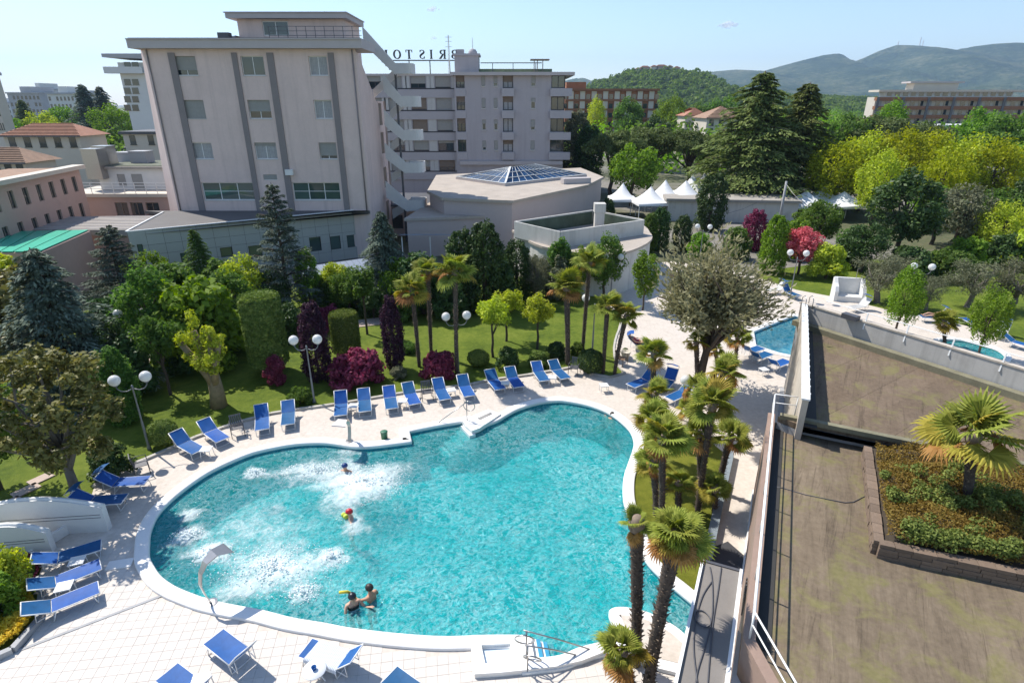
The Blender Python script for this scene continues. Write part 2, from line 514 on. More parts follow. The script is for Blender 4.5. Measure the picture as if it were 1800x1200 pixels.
# --- kerb between lawn and deck
M_KERB = mat('pale_stone_kerb', (0.46,0.43,0.38), 0.8, 0.12, 4, 0.2, 50, dirt=(0.28,0.25,0.2))
def kerb(pts, w, h, name, label, mat_=None, sm=4, lift=0.0):
    P = smooth_loop(px(pts), sm, False)
    root = thing(name, label, 'kerb', (P[0][0], P[0][1], 0))
    # split into stones about one metre long
    acc = 0; start = 0; L = []
    seg = [P[0]]
    for i in range(1, len(P)):
        seg.append(P[i]); acc += math.dist(P[i], P[i-1])
        if acc > 0.95 or i == len(P)-1:
            L.append(seg); seg = [P[i]]; acc = 0
    for sgm in L:
        a_ = Vector((*sgm[0], 0)); b2 = Vector((*sgm[-1], 0))
        d_ = (b2-a_); 
        if d_.length < 0.05: continue
        d_ = d_.normalized()
        m_ = MB()
        m_.bar(a_ + d_*0.006 + Vector((0,0,h/2+lift)), b2 - d_*0.006 + Vector((0,0,h/2+lift)), w, h)
        o = m_.build('kerb_stone', mat_ or M_KERB, root)
        o.location = -root.location
    return root
kerb([(165,858),(225,820),(264,807),(317,783),(353,767),(403,750),(442,738),(492,726),(587,713),(664,700),(719,691),(763,686),(830,677),(860,670),(927,661),(1020,645)],
     0.16, 0.13, 'lawn_kerb', 'pale stone kerb between the lawn and the row of loungers')
kerb([(1020,645),(1032,653),(1057,663),(1087,663),(1099,655),(1083,640),(1079,613),(1084,590),(1092,565),(1076,545),(1063,520),(1036,509),(1000,497)], 0.12, 0.1, 'lawn_kerb', 'low stone kerb curving round the palm bed at the right end of the lawn')
kerb([(-60,1185),(0,1158),(45,1137),(68,1105),(76,1062),(72,1020)], 0.16, 0.22, 'flower_bed_kerb', 'curved grey kerb around the yellow and green flower bed', M_CONC)

# --- big pool: basin, rim, mosaic band
def m_mosaic(name, c1, c2, sc=14):
    m, n, l = new_mat(name)
    co = coords(n)
    v = n.new('ShaderNodeTexVoronoi'); v.distance = 'CHEBYCHEV'; v.inputs['Scale'].default_value = sc; v.inputs['Randomness'].default_value = 0.15
    l.new(co, v.inputs['Vector'])
    f = noise(n, l, co, 0.8, 3)
    w = n.new('ShaderNodeTexWhiteNoise'); l.new(v.outputs['Position'], w.inputs['Vector'])
    k = mathn(n, l, 'ADD', mathn(n, l, 'MULTIPLY', w.outputs['Value'], 0.7), mathn(n, l, 'MULTIPLY', f, 0.3))
    c = ramp(n, l, k, [(0.15, c1), (0.85, c2)])
    p = n.new('ShaderNodeBsdfPrincipled'); l.new(c, p.inputs['Base Color']); p.inputs['Roughness'].default_value = 0.3
    out(n, l, p.outputs[0]); return m
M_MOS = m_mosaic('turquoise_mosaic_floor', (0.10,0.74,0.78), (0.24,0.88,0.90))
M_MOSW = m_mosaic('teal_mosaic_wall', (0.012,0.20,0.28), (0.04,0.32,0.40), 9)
def m_rim():
    return mat('white_pool_rim', (0.80,0.78,0.745), 0.5, 0.035, 1.5, 0.08, 25, spec=0.4, dirt=(0.70,0.67,0.62), dscale=0.9, dlev=(0.5,0.8))
M_RIM = m_rim()
WATER_Z = -0.10
def basin(root, loop, zf, wallm, floorm):
    n_ = len(loop); b = MB()
    V = [(p[0], p[1], 0.02) for p in loop] + [(p[0], p[1], zf) for p in loop]
    b.add(V, [(i, (i+1) % n_, (i+1) % n_ + n_, i+n_)[::-1] for i in range(n_)])
    b.build('basin_wall', wallm, root)
    sheet('basin_floor', loop, zf + 0.002, floorm, (), root)
def rim(root, loop, w, h, m, name='rim'):
    """raised rounded coping swept along the loop"""
    prof = [(0.0,-0.04),(-0.03,0.0),(-0.03,h*0.6),(0.0,h*0.92),(0.06,h),(w-0.06,h),(w-0.015,h*0.92),(w,h*0.75),(w,0.0)]
    rings = [(offset_loop(loop, d), z) for d, z in prof]
    n_ = len(loop); V = []; F = []
    for lp, z in rings: V += [(p[0], p[1], z) for p in lp]
    for r_ in range(len(prof)-1):
        for i in range(n_):
            j = (i+1) % n_
            F.append((r_*n_+i, r_*n_+j, (r_+1)*n_+j, (r_+1)*n_+i)[::-1])
    b = MB(); b.add(V, F)
    return b.build(name, m, root, smooth=True)
pool = thing('swimming_pool', 'large free-form turquoise pool with a broad white rim', 'pool', (0, 18, 0))
pc = pool.location.copy()
def shift_children(root):
    for ch in root.children:
        ch.location = ch.location - root.location
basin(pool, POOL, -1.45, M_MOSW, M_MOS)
rim(pool, POOL, 0.42, 0.13, M_RIM)
# underwater bench round the far lobe
bench = [p for p in POOL]
b = MB()
seg = [i for i, p in enumerate(POOL) if 24.0 < p[1] and p[0] > -1.2]
segp = [POOL[i] for i in seg]
segp_in = [offset_loop(POOL, -0.55)[i] for i in seg]
for i in range(len(seg)-1):
    if abs(seg[i+1]-seg[i]) > 1: continue
    a0, a1, b0, b1 = segp[i], segp[i+1], segp_in[i], segp_in[i+1]
    b.add([(*a0,-0.62),(*a1,-0.62),(*b1,-0.62),(*b0,-0.62),(*b1,-1.45),(*b0,-1.45)], [(0,1,2,3)[::-1],(3,2,4,5)[::-1]])
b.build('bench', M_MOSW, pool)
# --- water
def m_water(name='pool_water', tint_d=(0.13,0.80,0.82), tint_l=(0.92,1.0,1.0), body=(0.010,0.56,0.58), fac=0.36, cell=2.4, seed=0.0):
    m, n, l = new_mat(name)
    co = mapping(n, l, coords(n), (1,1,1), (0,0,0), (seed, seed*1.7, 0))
    # ripples: warped cells, caustic light lines between them painted into the tint and diffuse colour
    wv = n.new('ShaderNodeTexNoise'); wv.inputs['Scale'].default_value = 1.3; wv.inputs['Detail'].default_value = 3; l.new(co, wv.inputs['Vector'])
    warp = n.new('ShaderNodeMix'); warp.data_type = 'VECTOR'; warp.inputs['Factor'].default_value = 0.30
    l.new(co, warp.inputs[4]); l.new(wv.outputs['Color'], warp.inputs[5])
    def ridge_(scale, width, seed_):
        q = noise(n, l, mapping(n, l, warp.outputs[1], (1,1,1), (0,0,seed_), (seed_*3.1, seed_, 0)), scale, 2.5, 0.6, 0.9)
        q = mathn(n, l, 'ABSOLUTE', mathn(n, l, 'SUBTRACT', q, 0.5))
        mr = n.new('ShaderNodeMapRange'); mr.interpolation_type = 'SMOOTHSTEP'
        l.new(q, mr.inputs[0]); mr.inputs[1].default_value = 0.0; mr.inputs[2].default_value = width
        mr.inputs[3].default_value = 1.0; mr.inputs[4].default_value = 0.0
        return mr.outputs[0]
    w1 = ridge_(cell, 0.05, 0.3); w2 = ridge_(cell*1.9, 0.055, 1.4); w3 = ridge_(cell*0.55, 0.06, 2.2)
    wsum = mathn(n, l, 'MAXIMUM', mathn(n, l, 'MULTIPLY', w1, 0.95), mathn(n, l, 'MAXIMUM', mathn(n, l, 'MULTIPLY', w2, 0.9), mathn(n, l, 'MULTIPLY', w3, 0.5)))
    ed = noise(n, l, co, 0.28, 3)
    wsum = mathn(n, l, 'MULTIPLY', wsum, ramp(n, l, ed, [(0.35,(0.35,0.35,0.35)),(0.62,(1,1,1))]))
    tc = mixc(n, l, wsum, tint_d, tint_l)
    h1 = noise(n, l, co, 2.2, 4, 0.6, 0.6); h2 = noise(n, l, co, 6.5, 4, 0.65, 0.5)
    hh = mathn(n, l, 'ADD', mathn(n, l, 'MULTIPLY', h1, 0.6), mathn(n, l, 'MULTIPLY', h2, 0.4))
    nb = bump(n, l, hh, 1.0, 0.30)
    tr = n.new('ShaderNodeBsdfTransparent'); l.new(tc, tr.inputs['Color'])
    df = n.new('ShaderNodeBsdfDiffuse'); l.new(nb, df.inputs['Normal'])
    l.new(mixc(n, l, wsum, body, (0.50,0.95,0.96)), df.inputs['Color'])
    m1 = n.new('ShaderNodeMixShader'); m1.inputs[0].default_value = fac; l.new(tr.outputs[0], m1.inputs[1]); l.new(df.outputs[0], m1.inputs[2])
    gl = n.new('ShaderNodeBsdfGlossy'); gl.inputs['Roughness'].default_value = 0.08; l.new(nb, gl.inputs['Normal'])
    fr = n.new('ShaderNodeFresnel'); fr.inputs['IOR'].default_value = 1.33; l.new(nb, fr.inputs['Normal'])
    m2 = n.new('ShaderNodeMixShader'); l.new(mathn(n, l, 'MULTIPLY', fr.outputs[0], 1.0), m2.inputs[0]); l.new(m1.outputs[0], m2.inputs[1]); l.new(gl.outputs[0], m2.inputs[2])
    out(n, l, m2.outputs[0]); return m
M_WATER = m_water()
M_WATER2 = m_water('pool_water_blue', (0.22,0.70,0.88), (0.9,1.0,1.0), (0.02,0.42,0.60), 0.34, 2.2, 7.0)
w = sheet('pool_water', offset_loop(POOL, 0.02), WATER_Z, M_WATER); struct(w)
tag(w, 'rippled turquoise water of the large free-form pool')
# second pool behind the roof wall
pool2 = thing('swimming_pool', 'small blue pool partly hidden behind the pale roof parapet', 'pool', (20, 36, 0))
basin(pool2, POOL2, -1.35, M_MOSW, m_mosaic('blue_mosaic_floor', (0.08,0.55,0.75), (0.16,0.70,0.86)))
rim(pool2, POOL2, 0.35, 0.11, M_RIM)
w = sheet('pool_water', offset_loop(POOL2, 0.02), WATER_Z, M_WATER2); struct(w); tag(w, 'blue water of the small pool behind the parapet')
pool3 = thing('whirlpool', 'round shallow turquoise basin behind the railed roof wall', 'pool', (c3.x, c3.y, 0))
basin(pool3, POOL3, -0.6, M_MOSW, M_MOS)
rim(pool3, POOL3, 0.3, 0.12, M_RIM)
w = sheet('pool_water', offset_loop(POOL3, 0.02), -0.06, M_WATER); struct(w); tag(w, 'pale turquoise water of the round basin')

# --- platform with foot bath at the far bank, white steps going down from it
M_STEP = mat('white_step_tile', (0.74,0.76,0.75), 0.45, 0.05, 4)
def platform(root, outer, hole, zt, floor_z, m, mf):
    o_ = outer if area2(outer) > 0 else outer[::-1]
    h_ = hole if area2(hole) > 0 else hole[::-1]
    sheet('platform_top', o_, zt, m, [h_], root)
    b = MB(); n_ = len(o_)
    b.add([(p[0],p[1],0.0) for p in o_] + [(p[0],p[1],zt) for p in o_], [(i,(i+1)%n_,(i+1)%n_+n_,i+n_) for i in range(n_)])
    k = len(h_)
    b.add([(p[0],p[1],floor_z) for p in h_] + [(p[0],p[1],zt) for p in h_], [(i,(i+1)%k,(i+1)%k+k,i+k)[::-1] for i in range(k)])
    b.build('platform_side', m, root)
    sheet('foot_bath_floor', h_, floor_z, mf, (), root)
fb1 = thing('foot_bath_platform', 'white platform with a slot-shaped foot bath at the far bank', 'pool platform', (0,0,0))
platform(fb1, px([(812,738),(858,719),(881,727),(843,752),(829,757),(818,748)], 0.2), px([(838,735),(862,724),(867,727),(844,738)], 0.2), 0.2, -0.12, M_RIM, M_MOSW)
stp = thing('pool_steps', 'white steps going down into the water beside the far platform', 'steps', (0,0,0))
base1 = [G(820,746,0.1), G(841,750,0.1)]
dn = (G(800,760,0.1) - G(829,752,0.1)).normalized()
sd = Vector((-dn.y, dn.x, 0))
for k in range(5):
    c = G(828,752,0.1) + dn * (0.16 + 0.30*k)
    m_ = MB(); zt = 0.04 - 0.2*k
    m_.boxr((c.x, c.y, (zt-1.5)/2), (0.295, 1.0, zt+1.5), math.atan2(dn.y, dn.x)); m_.build('step', M_STEP, stp)
fb2 = thing('foot_bath_platform', 'white platform with a square foot bath at the near bank', 'pool platform', (0,0,0))
OUT2 = px([(827,1122),(829,1150),(834,1184),(880,1181),(930,1176),(980,1170),(1023,1160),(1066,1143),(1071,1124),(1020,1137),(984,1151),(940,1157),(933,1121),(913,1116),(857,1116)], 0.2)
platform(fb2, OUT2, px([(846,1133),(897,1130),(894,1163),(853,1165)], 0.2), 0.2, 0.06, M_RIM, mat('pale_blue_tile', (0.68,0.78,0.84), 0.35, 0.05, 3))
stp2 = thing('pool_steps', 'striped white and blue steps between the handrails at the near bank', 'steps', (0,0,0))
M_NOSE = mat('blue_step_nosing', (0.04,0.28,0.45), 0.4, 0.1, 5)
a0, a1 = G(936,1121,0.05), G(942,1156,0.05); e0, e1 = G(1010,1128,0.05), G(1016,1140,0.05)
for k in range(6):
    f0, f1 = k/6, (k+1)/6 - 0.004
    q = [a0.lerp(e0, f0), a0.lerp(e0, f1), a1.lerp(e1, f1), a1.lerp(e1, f0)]
    zt = 0.03 - 0.075*k
    m_ = MB(); m_.prism([(p.x,p.y) for p in q], -1.5, zt); st_ = m_.build('step', M_STEP, stp2)
    m_ = MB(); qa = a0.lerp(e0, f1-0.035); qb = a1.lerp(e1, f1-0.035)
    m_.bar((qa.x,qa.y,zt+0.006), (qb.x,qb.y,zt+0.006), 0.11, 0.01); m_.build('nosing', M_NOSE, st_)
# rounded peninsula on the right
pen = thing('pool_peninsula', 'rounded white peninsula with a pale sunken top beside the shaggy palm trunks', 'pool platform', (0,0,0))
PEN = px([(1074,1070),(1099,1067),(1133,1074),(1163,1087),(1189,1102),(1209,1119),(1235,1138),(1262,1152),(1240,1190),(1180,1180),(1120,1160),(1087,1116),(1075,1088)], 0.14)
PEN = smooth_loop(PEN, 3)
if area2(PEN) < 0: PEN = PEN[::-1]
m_ = MB(); m_.prism(PEN, 0.0, 0.16); m_.build('slab', M_RIM, pen)
m_ = MB(); m_.prism(offset_loop(PEN, -0.3), 0.10, 0.172); m_.build('inlay', M_DECK, pen)
for r_ in (pool, pool2, pool3, fb1, fb2, stp, stp2, pen):
    if r_.location.length > 0:
        for ch in r_.children: ch.location = ch.location - r_.location

# --- handrails with ring curls, steel
M_STEEL = mat('brushed_steel', (0.42,0.40,0.38), 0.28, 0.06, 6, metal=0.85)
M_IRON = mat('dark_iron', (0.10,0.10,0.11), 0.5, 0.1, 8, metal=0.3)
def ring(c, r, axis, n=24):
    ax = Vector(axis).normalized(); u = ax.orthogonal().normalized(); v = ax.cross(u)
    return [Vector(c) + (u*math.cos(2*math.pi*k/n) + v*math.sin(2*math.pi*k/n))*r for k in range(n)]
def handrail(label, base, ringc, rr, low, axis):
    t = thing('pool_handrail', label, 'handrail', (base.x, base.y, 0.1))
    o = -t.location
    m1 = MB(); m1.tube([base + Vector((0,0,-0.05)), base + Vector((0,0,0.95))], 0.022, 8); m1.build('post', M_STEEL, t, True).location = o
    m2 = MB(); m2.tube(ring(ringc, rr, axis), 0.02, 7, closed=True); m2.build('ring', M_STEEL, t, True).location = o
    top = base + Vector((0,0,0.95))
    m3 = MB(); m3.tube([top + (top-low)*0.05, top.lerp(low, 0.5) + Vector((0,0,0.03)), low], 0.02, 7); m3.build('sloping_rail', M_STEEL, t, True).location = o
    return t
hb = G(821,738,0.2)
handrail('steel handrail with a ring curl beside the far white steps', hb, hb + Vector((0.12,0,0.75)), 0.27, G(752,757,-0.3), (0.2,1,0.1))
hb = G(925,1154,0.2)
handrail('steel handrail with a ring curl on the left of the striped steps', hb, hb + Vector((-0.05,0.02,0.62)), 0.26, G(1036,1140,0.2), (0.1,1,0.35))
hb = G(927,1180,0.1)
handrail('steel handrail with a ring curl nearest the bottom edge by the foot bath', hb, hb + Vector((0.12,0,0.5)), 0.24, G(1012,1150,0.2), (0.2,0.9,0.5))
# --- cobra-shaped water spouts
def spout(label, base_px, head_dir, h=1.55, zb=0.13):
    b0 = G(*base_px, zb); d = Vector((*head_dir, 0)).normalized(); s_ = Vector((-d.y, d.x, 0))
    t = thing('water_spout', label, 'water spout', b0, math.atan2(d.y, d.x))
    path = [(0,0,0.16),(-0.10,0.35,0.15),(-0.16,0.75,0.15),(-0.08,1.12,0.17),(0.12,1.38,0.24),(0.42,1.52,0.40),(0.82,1.42,0.62)]
    m_ = MB(); V = []
    for (x, z, w_) in path: V += [(x,-w_/2,z*h/1.52),(x,w_/2,z*h/1.52),(x-0.035,w_/2,z*h/1.52+0.03),(x-0.035,-w_/2,z*h/1.52+0.03)]
    F = []
    for i in range(len(path)-1):
        for k in range(4):
            j = (k+1) % 4; F.append((i*4+k, i*4+j, i*4+4+j, i*4+4+k))
    F += [(3,2,1,0), tuple(len(V)-4+k for k in range(4))]
    m_.add(V, F); m_.build('blade', M_STEEL, t)
    m_ = MB(); m_.lathe([(0.17,0.0),(0.17,0.02),(0.10,0.03)], 16); m_.build('base_plate', M_STEEL, t)
    return t
spout('brushed steel cobra-shaped water spout on the near left rim', (372,1058), (0.62,0.78), 1.6)
spout('steel water spout with white fan head pouring from the far rim', (614,775), (-0.15,-1.0), 1.3)
m_ = MB(); m_.lathe([(0.14,0),(0.16,0.36),(0.17,0.38),(0.13,0.40)], 12)
o = m_.build('waste_bin', mat('green_plastic', (0.03,0.14,0.08), 0.5), None, True, G(676,771,0.03)); tag(o, 'small green bin on the deck behind the far rim', 'bin')
m_ = MB(); m_.boxr((0,0,0.02), (0.75,0.42,0.04), 0.25)
o = m_.build('hatch_cover', M_RIM, None, False, G(211,992,0.03)); tag(o, 'white rectangular hatch cover on the deck by the left loungers', 'hatch')

# --- foam where the jets break the surface
def m_foam():
    m, n, l = new_mat('white_foam')
    co = coords(n)
    g_ = n.new('ShaderNodeAttribute'); g_.attribute_name = 'dens'
    a = noise(n, l, co, 2.6, 6, 0.68, 0.8); b2 = noise(n, l, co, 11, 5, 0.7)
    k = mathn(n, l, 'ADD', mathn(n, l, 'MULTIPLY', a, 0.75), mathn(n, l, 'MULTIPLY', b2, 0.35))
    k = mathn(n, l, 'ADD', k, mathn(n, l, 'SUBTRACT', mathn(n, l, 'MULTIPLY', g_.outputs['Fac'], 0.75), 0.45))
    mr = n.new('ShaderNodeMapRange'); mr.interpolation_type = 'SMOOTHSTEP'; l.new(k, mr.inputs[0]); mr.inputs[1].default_value = 0.28; mr.inputs[2].default_value = 1.0
    al = mathn(n, l, 'MULTIPLY', mr.outputs[0], mathn(n, l, 'MULTIPLY', g_.outputs['Fac'], 2.2, True))
    p = n.new('ShaderNodeBsdfDiffuse'); p.inputs['Color'].default_value = (0.80,0.88,0.88,1)
    l.new(bump(n, l, k, 0.5, 0.1), p.inputs['Normal'])
    tr = n.new('ShaderNodeBsdfTransparent')
    mx = n.new('ShaderNodeMixShader'); l.new(mathn(n, l, 'MULTIPLY', al, 0.92), mx.inputs[0]); l.new(tr.outputs[0], mx.inputs[1]); l.new(p.outputs[0], mx.inputs[2])
    out(n, l, mx.outputs[0]); return m
M_FOAM = m_foam()
def foam(label, c_px, rx, ry, rot=0.0, hump=0.10, dens=1.0, seed=0):
    c = G(*c_px, WATER_Z)
    N = 26; rg = random.Random(seed); V = []; F = []; A = []
    ph = [rg.uniform(0, 6.28) for _ in range(6)]
    for i in range(N+1):
        for j in range(N+1):
            u = i/N*2-1; v = j/N*2-1
            a = math.atan2(v, u); r_ = math.hypot(u, v)
            edge = 0.80 + 0.12*math.sin(3*a+ph[0]) + 0.09*math.sin(5*a+ph[1]) + 0.05*math.sin(9*a+ph[2])
            d = max(0.0, 1 - r_/edge)
            d = d**0.7 * dens
            z = hump*d*(0.6 + 0.4*math.sin(7*u+ph[3])*math.sin(6*v+ph[4])) + rg.uniform(0,0.02)*d + 0.006
            x, y = u*rx, v*ry
            V.append((x*math.cos(rot)-y*math.sin(rot), x*math.sin(rot)+y*math.cos(rot), z)); A.append(d)
    for i in range(N):
        for j in range(N):
            k = i*(N+1)+j
            q = (k, k+N+1, k+N+2, k+1)
            if max(A[t] for t in q) > 0: F.append(q)
    m_ = MB(); m_.add(V, F); me = m_.mesh('foam_patch', M_FOAM, True)
    at = me.attributes.new('dens', 'FLOAT', 'POINT'); at.data.foreach_set('value', A)
    o = obj('foam_patch', me, None, c); tag(o, label, 'foam', kind='stuff'); return o
foam('large white churning foam patch right of the blue-capped swimmer', (630,850), 3.2, 2.8, 0.2, 0.16, 1.1, 1)
foam('white foam streak left of the blue-capped swimmer', (545,828), 3.2, 1.7, 0.3, 0.08, 0.85, 2)
foam('small round foam boil near the far left rim', (447,832), 0.9, 0.8, 0, 0.12, 0.95, 3)
foam('small foam boil close to the left rim, upper', (336,905), 0.9, 0.8, 0.5, 0.10, 0.9, 4)
foam('foam boil by the left rim, middle', (332,942), 1.35, 1.0, 0.6, 0.10, 0.95, 5)
foam('bright foam boil behind the cobra spout', (372,973), 1.35, 1.0, 0.2, 0.13, 1.1, 6)
foam('long white foam sheet in front of the cobra spout', (485,1000), 3.4, 2.3, 0.25, 0.11, 0.95, 7)
foam('round foam boil near the near rim right of the spout', (535,1042), 1.0, 0.8, 0.2, 0.10, 0.9, 8)
foam('bright foam boil left of the bathing couple', (583,980), 1.0, 0.8, 0, 0.12, 1.0, 9)
foam('thin foam veil in the middle of the bubbling end', (440,930), 4.4, 3.4, 0.3, 0.05, 0.62, 10)
foam('splash trail in front of the red-capped swimmer', (623,925), 1.0, 1.4, 0.2, 0.10, 0.8, 11)
foam('thin foam below the far water spout', (612,795), 1.4, 0.8, 0.0, 0.06, 0.7, 12)
foam('thin ragged foam by the near rim under the cobra head', (440,1030), 1.9, 1.0, 0.2, 0.06, 0.75, 13)

def m_drop(): return mat('froth_white', (0.85,0.90,0.90), 0.5, 0.02, 3)
M_DROP = m_drop()
def froth(label, c_px, rx, ry, n_, seed):
    c = G(*c_px, WATER_Z); rg = random.Random(seed); b = MB()
    for k in range(n_):
        a = rg.uniform(0, 6.283); q = rg.random()**0.8
        x, y = math.cos(a)*q*rx, math.sin(a)*q*ry; r = rg.uniform(0.012,0.045)*(1.2-q*0.6); z = rg.uniform(0,0.26)*(1-q)**1.2 + 0.01
        b.add([(x-r,y,z),(x+r,y,z),(x,y-r,z),(x,y+r,z),(x,y,z+r),(x,y,z-r)], [(0,2,4),(2,1,4),(1,3,4),(3,0,4),(2,0,5),(1,2,5),(3,1,5),(0,3,5)])
    o = b.build('froth_spray', M_DROP, None, True, c); tag(o, label, 'spray', kind='stuff')
for lab, p_, rx, ry, n_, sd in (('spray drops over the largest foam patch',(640,848),1.9,1.5,900,1),('spray drops over the boil behind the cobra spout',(372,973),0.8,0.6,320,2),('spray drops over the foam in front of the cobra spout',(480,1000),2.2,1.3,800,3),('spray drops over the boil left of the couple',(583,980),0.6,0.5,220,4),('spray drops over the boil at the left rim',(332,942),0.7,0.5,220,5),('spray drops over the far left boil',(447,832),0.5,0.4,160,6),('spray drops near the blue-capped swimmer',(560,828),1.6,0.7,360,7),('spray drops over the boil near the near rim',(535,1042),0.6,0.5,200,8)): froth(lab, p_, rx, ry, n_, sd)
# ================================================================ buildings
def facade(mb, W, z0, z1, opens, y=0.0, depth=0.30, x0=0.0):
    """wall in the local xz-plane facing -y, with rectangular openings (xa,xb,za,zb) and their reveals"""
    xs = sorted({x0, x0+W, *[o[0] for o in opens], *[o[1] for o in opens]})
    zs = sorted({z0, z1, *[o[2] for o in opens], *[o[3] for o in opens]})
    for i in range(len(xs)-1):
        for j in range(len(zs)-1):
            cx = (xs[i]+xs[i+1])/2; cz = (zs[j]+zs[j+1])/2
            if any(o[0] < cx < o[1] and o[2] < cz < o[3] for o in opens): continue
            mb.add([(xs[i],y,zs[j]),(xs[i+1],y,zs[j]),(xs[i+1],y,zs[j+1]),(xs[i],y,zs[j+1])], [(0,1,2,3)])
    for (a,b,c,d) in opens:
        e = y+depth
        mb.add([(a,y,c),(b,y,c),(b,y,d),(a,y,d),(a,e,c),(b,e,c),(b,e,d),(a,e,d)], [(0,4,5,1),(1,5,6,2),(2,6,7,3),(3,7,4,0),(4,7,6,5)])
M_FRAME_W = mat('white_window_frame', (0.72,0.72,0.70), 0.5, 0.04, 4)
M_FRAME_D = mat('dark_window_frame', (0.035,0.035,0.04), 0.5, 0.1, 4)
M_GLASS = glass_mat('window_glass')
M_GLASSG = glass_mat('window_glass_greenish', (0.06,0.10,0.09))
M_SHUT = mat('grey_roller_shutter', (0.30,0.295,0.275), 0.6, 0.06, 5)
M_SHUTB = mat('brown_roller_shutter', (0.20,0.155,0.12), 0.6, 0.06, 5)
M_CURT = mat('white_curtain', (0.36,0.36,0.36), 0.8, 0.15, 6)
M_DARK = mat('dim_interior', (0.035,0.033,0.03), 0.9, 0.1, 3)
WCACHE = {}
def window(parent, xa, xb, za, zb, y, cols=2, rows=1, frame=None, glass=None, shutter=0.0, smat=None, sill=True, fw=0.06, curtain=False, side=None):
    """window unit in an opening of the local xz wall: frame with panes, roller shutter, sill"""
    frame = frame or M_FRAME_W; glass = glass or M_GLASS; smat = smat or M_SHUT
    w, h = round(xb-xa, 2), round(zb-za, 2)
    key = ('f', w, h, cols, rows, frame.name, fw)
    if key not in WCACHE:
        b = MB()
        b.box(0, fw, -0.03, 0.03, 0, h).box(w-fw, w, -0.03, 0.03, 0, h).box(fw, w-fw, -0.03, 0.03, 0, fw).box(fw, w-fw, -0.03, 0.03, h-fw, h)
        for k in range(1, cols): b.box(w*k/cols-fw/2, w*k/cols+fw/2, -0.028, 0.028, fw, h-fw)
        for k in range(1, rows):
            for q in range(cols): b.box(w*q/cols+fw/2, w*(q+1)/cols-fw/2, -0.026, 0.026, h*k/rows-fw/3, h*k/rows+fw/3)
        WCACHE[key] = b.mesh('window', frame)
    o = obj('window', WCACHE[key], parent, (xa, y, za))
    for k in range(cols):
        gk = ('g', round(w/cols, 2), h, glass.name)
        if gk not in WCACHE:
            b = MB(); b.box(fw/2, w/cols-fw/2, 0.0, 0.012, fw/2, h-fw/2); WCACHE[gk] = b.mesh('pane', glass)
        p = obj('pane', WCACHE[gk], o, (w*k/cols, 0, 0))
    if curtain:
        ck = ('c', w, h)
        if ck not in WCACHE:
            b = MB(); nn = 14
            for k in range(nn):
                b.add([(fw+(w-2*fw)*k/nn, -0.006 if k%2 else -0.02, fw),(fw+(w-2*fw)*(k+1)/nn, -0.02 if k%2 else -0.006, fw),(fw+(w-2*fw)*(k+1)/nn, -0.02 if k%2 else -0.006, h-fw),(fw+(w-2*fw)*k/nn, -0.006 if k%2 else -0.02, h-fw)], [(0,1,2,3)])
            WCACHE[ck] = b.mesh('curtain', M_CURT)
        obj('curtain', WCACHE[ck], o)
    if shutter > 0:
        sk = ('s', w, h, shutter, smat.name)
        if sk not in WCACHE:
            b = MB(); hh = h*shutter; nn = max(3, int(hh/0.09))
            for k in range(nn):
                za_, zb_ = h-hh+hh*k/nn, h-hh+hh*(k+1)/nn
                b.add([(0.02,-0.05,za_),(w-0.02,-0.05,za_),(w-0.02,-0.065,(za_+zb_)/2),(0.02,-0.065,(za_+zb_)/2),(w-0.02,-0.05,zb_),(0.02,-0.05,zb_)], [(0,1,2,3),(3,2,4,5)])
            WCACHE[sk] = b.mesh('roller_shutter', smat)
        obj('roller_shutter', WCACHE[sk], o)
    if sill:
        lk = ('l', w)
        if lk not in WCACHE:
            b = MB(); b.box(-0.06, w+0.06, -0.24, -0.03, -0.06, -0.002); WCACHE[lk] = b.mesh('sill', M_SILL)
        obj('sill', WCACHE[lk], o)
    return o
M_SILL = mat('pale_sill', (0.55,0.53,0.50), 0.7, 0.05, 3)

# ---------------------------------------------------------------- large hotel wing, centre left
M_STUC = mat('mauve_stucco', (0.68,0.535,0.485), 0.85, 0.06, 0.5, 0.15, 50, dirt=(0.59,0.47,0.43), dscale=0.35, streak=0.35)
M_PIL = mat('grey_pilaster', (0.235,0.205,0.20), 0.85, 0.05, 1, 0.1, 50)
M_CORN = mat('pale_cornice', (0.46,0.42,0.41), 0.8, 0.04, 1)
M_ROOFD = mat('dark_roof_sheet', (0.07,0.072,0.08), 0.55, 0.12, 1.2)
M_ROOFG = mat('gravel_roof', (0.33,0.30,0.26), 0.95, 0.12, 2, 0.5, 40)
HX0, HY, HZ = -32.0, 56.0, 18.5
HW = 18.4
hotel = thing('hotel_wing', 'tall mauve hotel wing with grey pilasters and a penthouse, above the pale annex', 'building', (HX0, HY, 0))
def lp(x, y, Y=HY, ox=HX0):
    d = D(x, y, Y); return d.x - ox, d.z
def opn(x0, y0, x1, y1, Y=HY, ox=HX0):
    a = lp(x0, y0, Y, ox); b = lp(x1, y1, Y, ox)
    return [a[0], (a[0] + b[0])/2, b[1], a[1]]
zr = [lp(400,y)[1] for y in (99,133,176,209,251,280,321,352)]
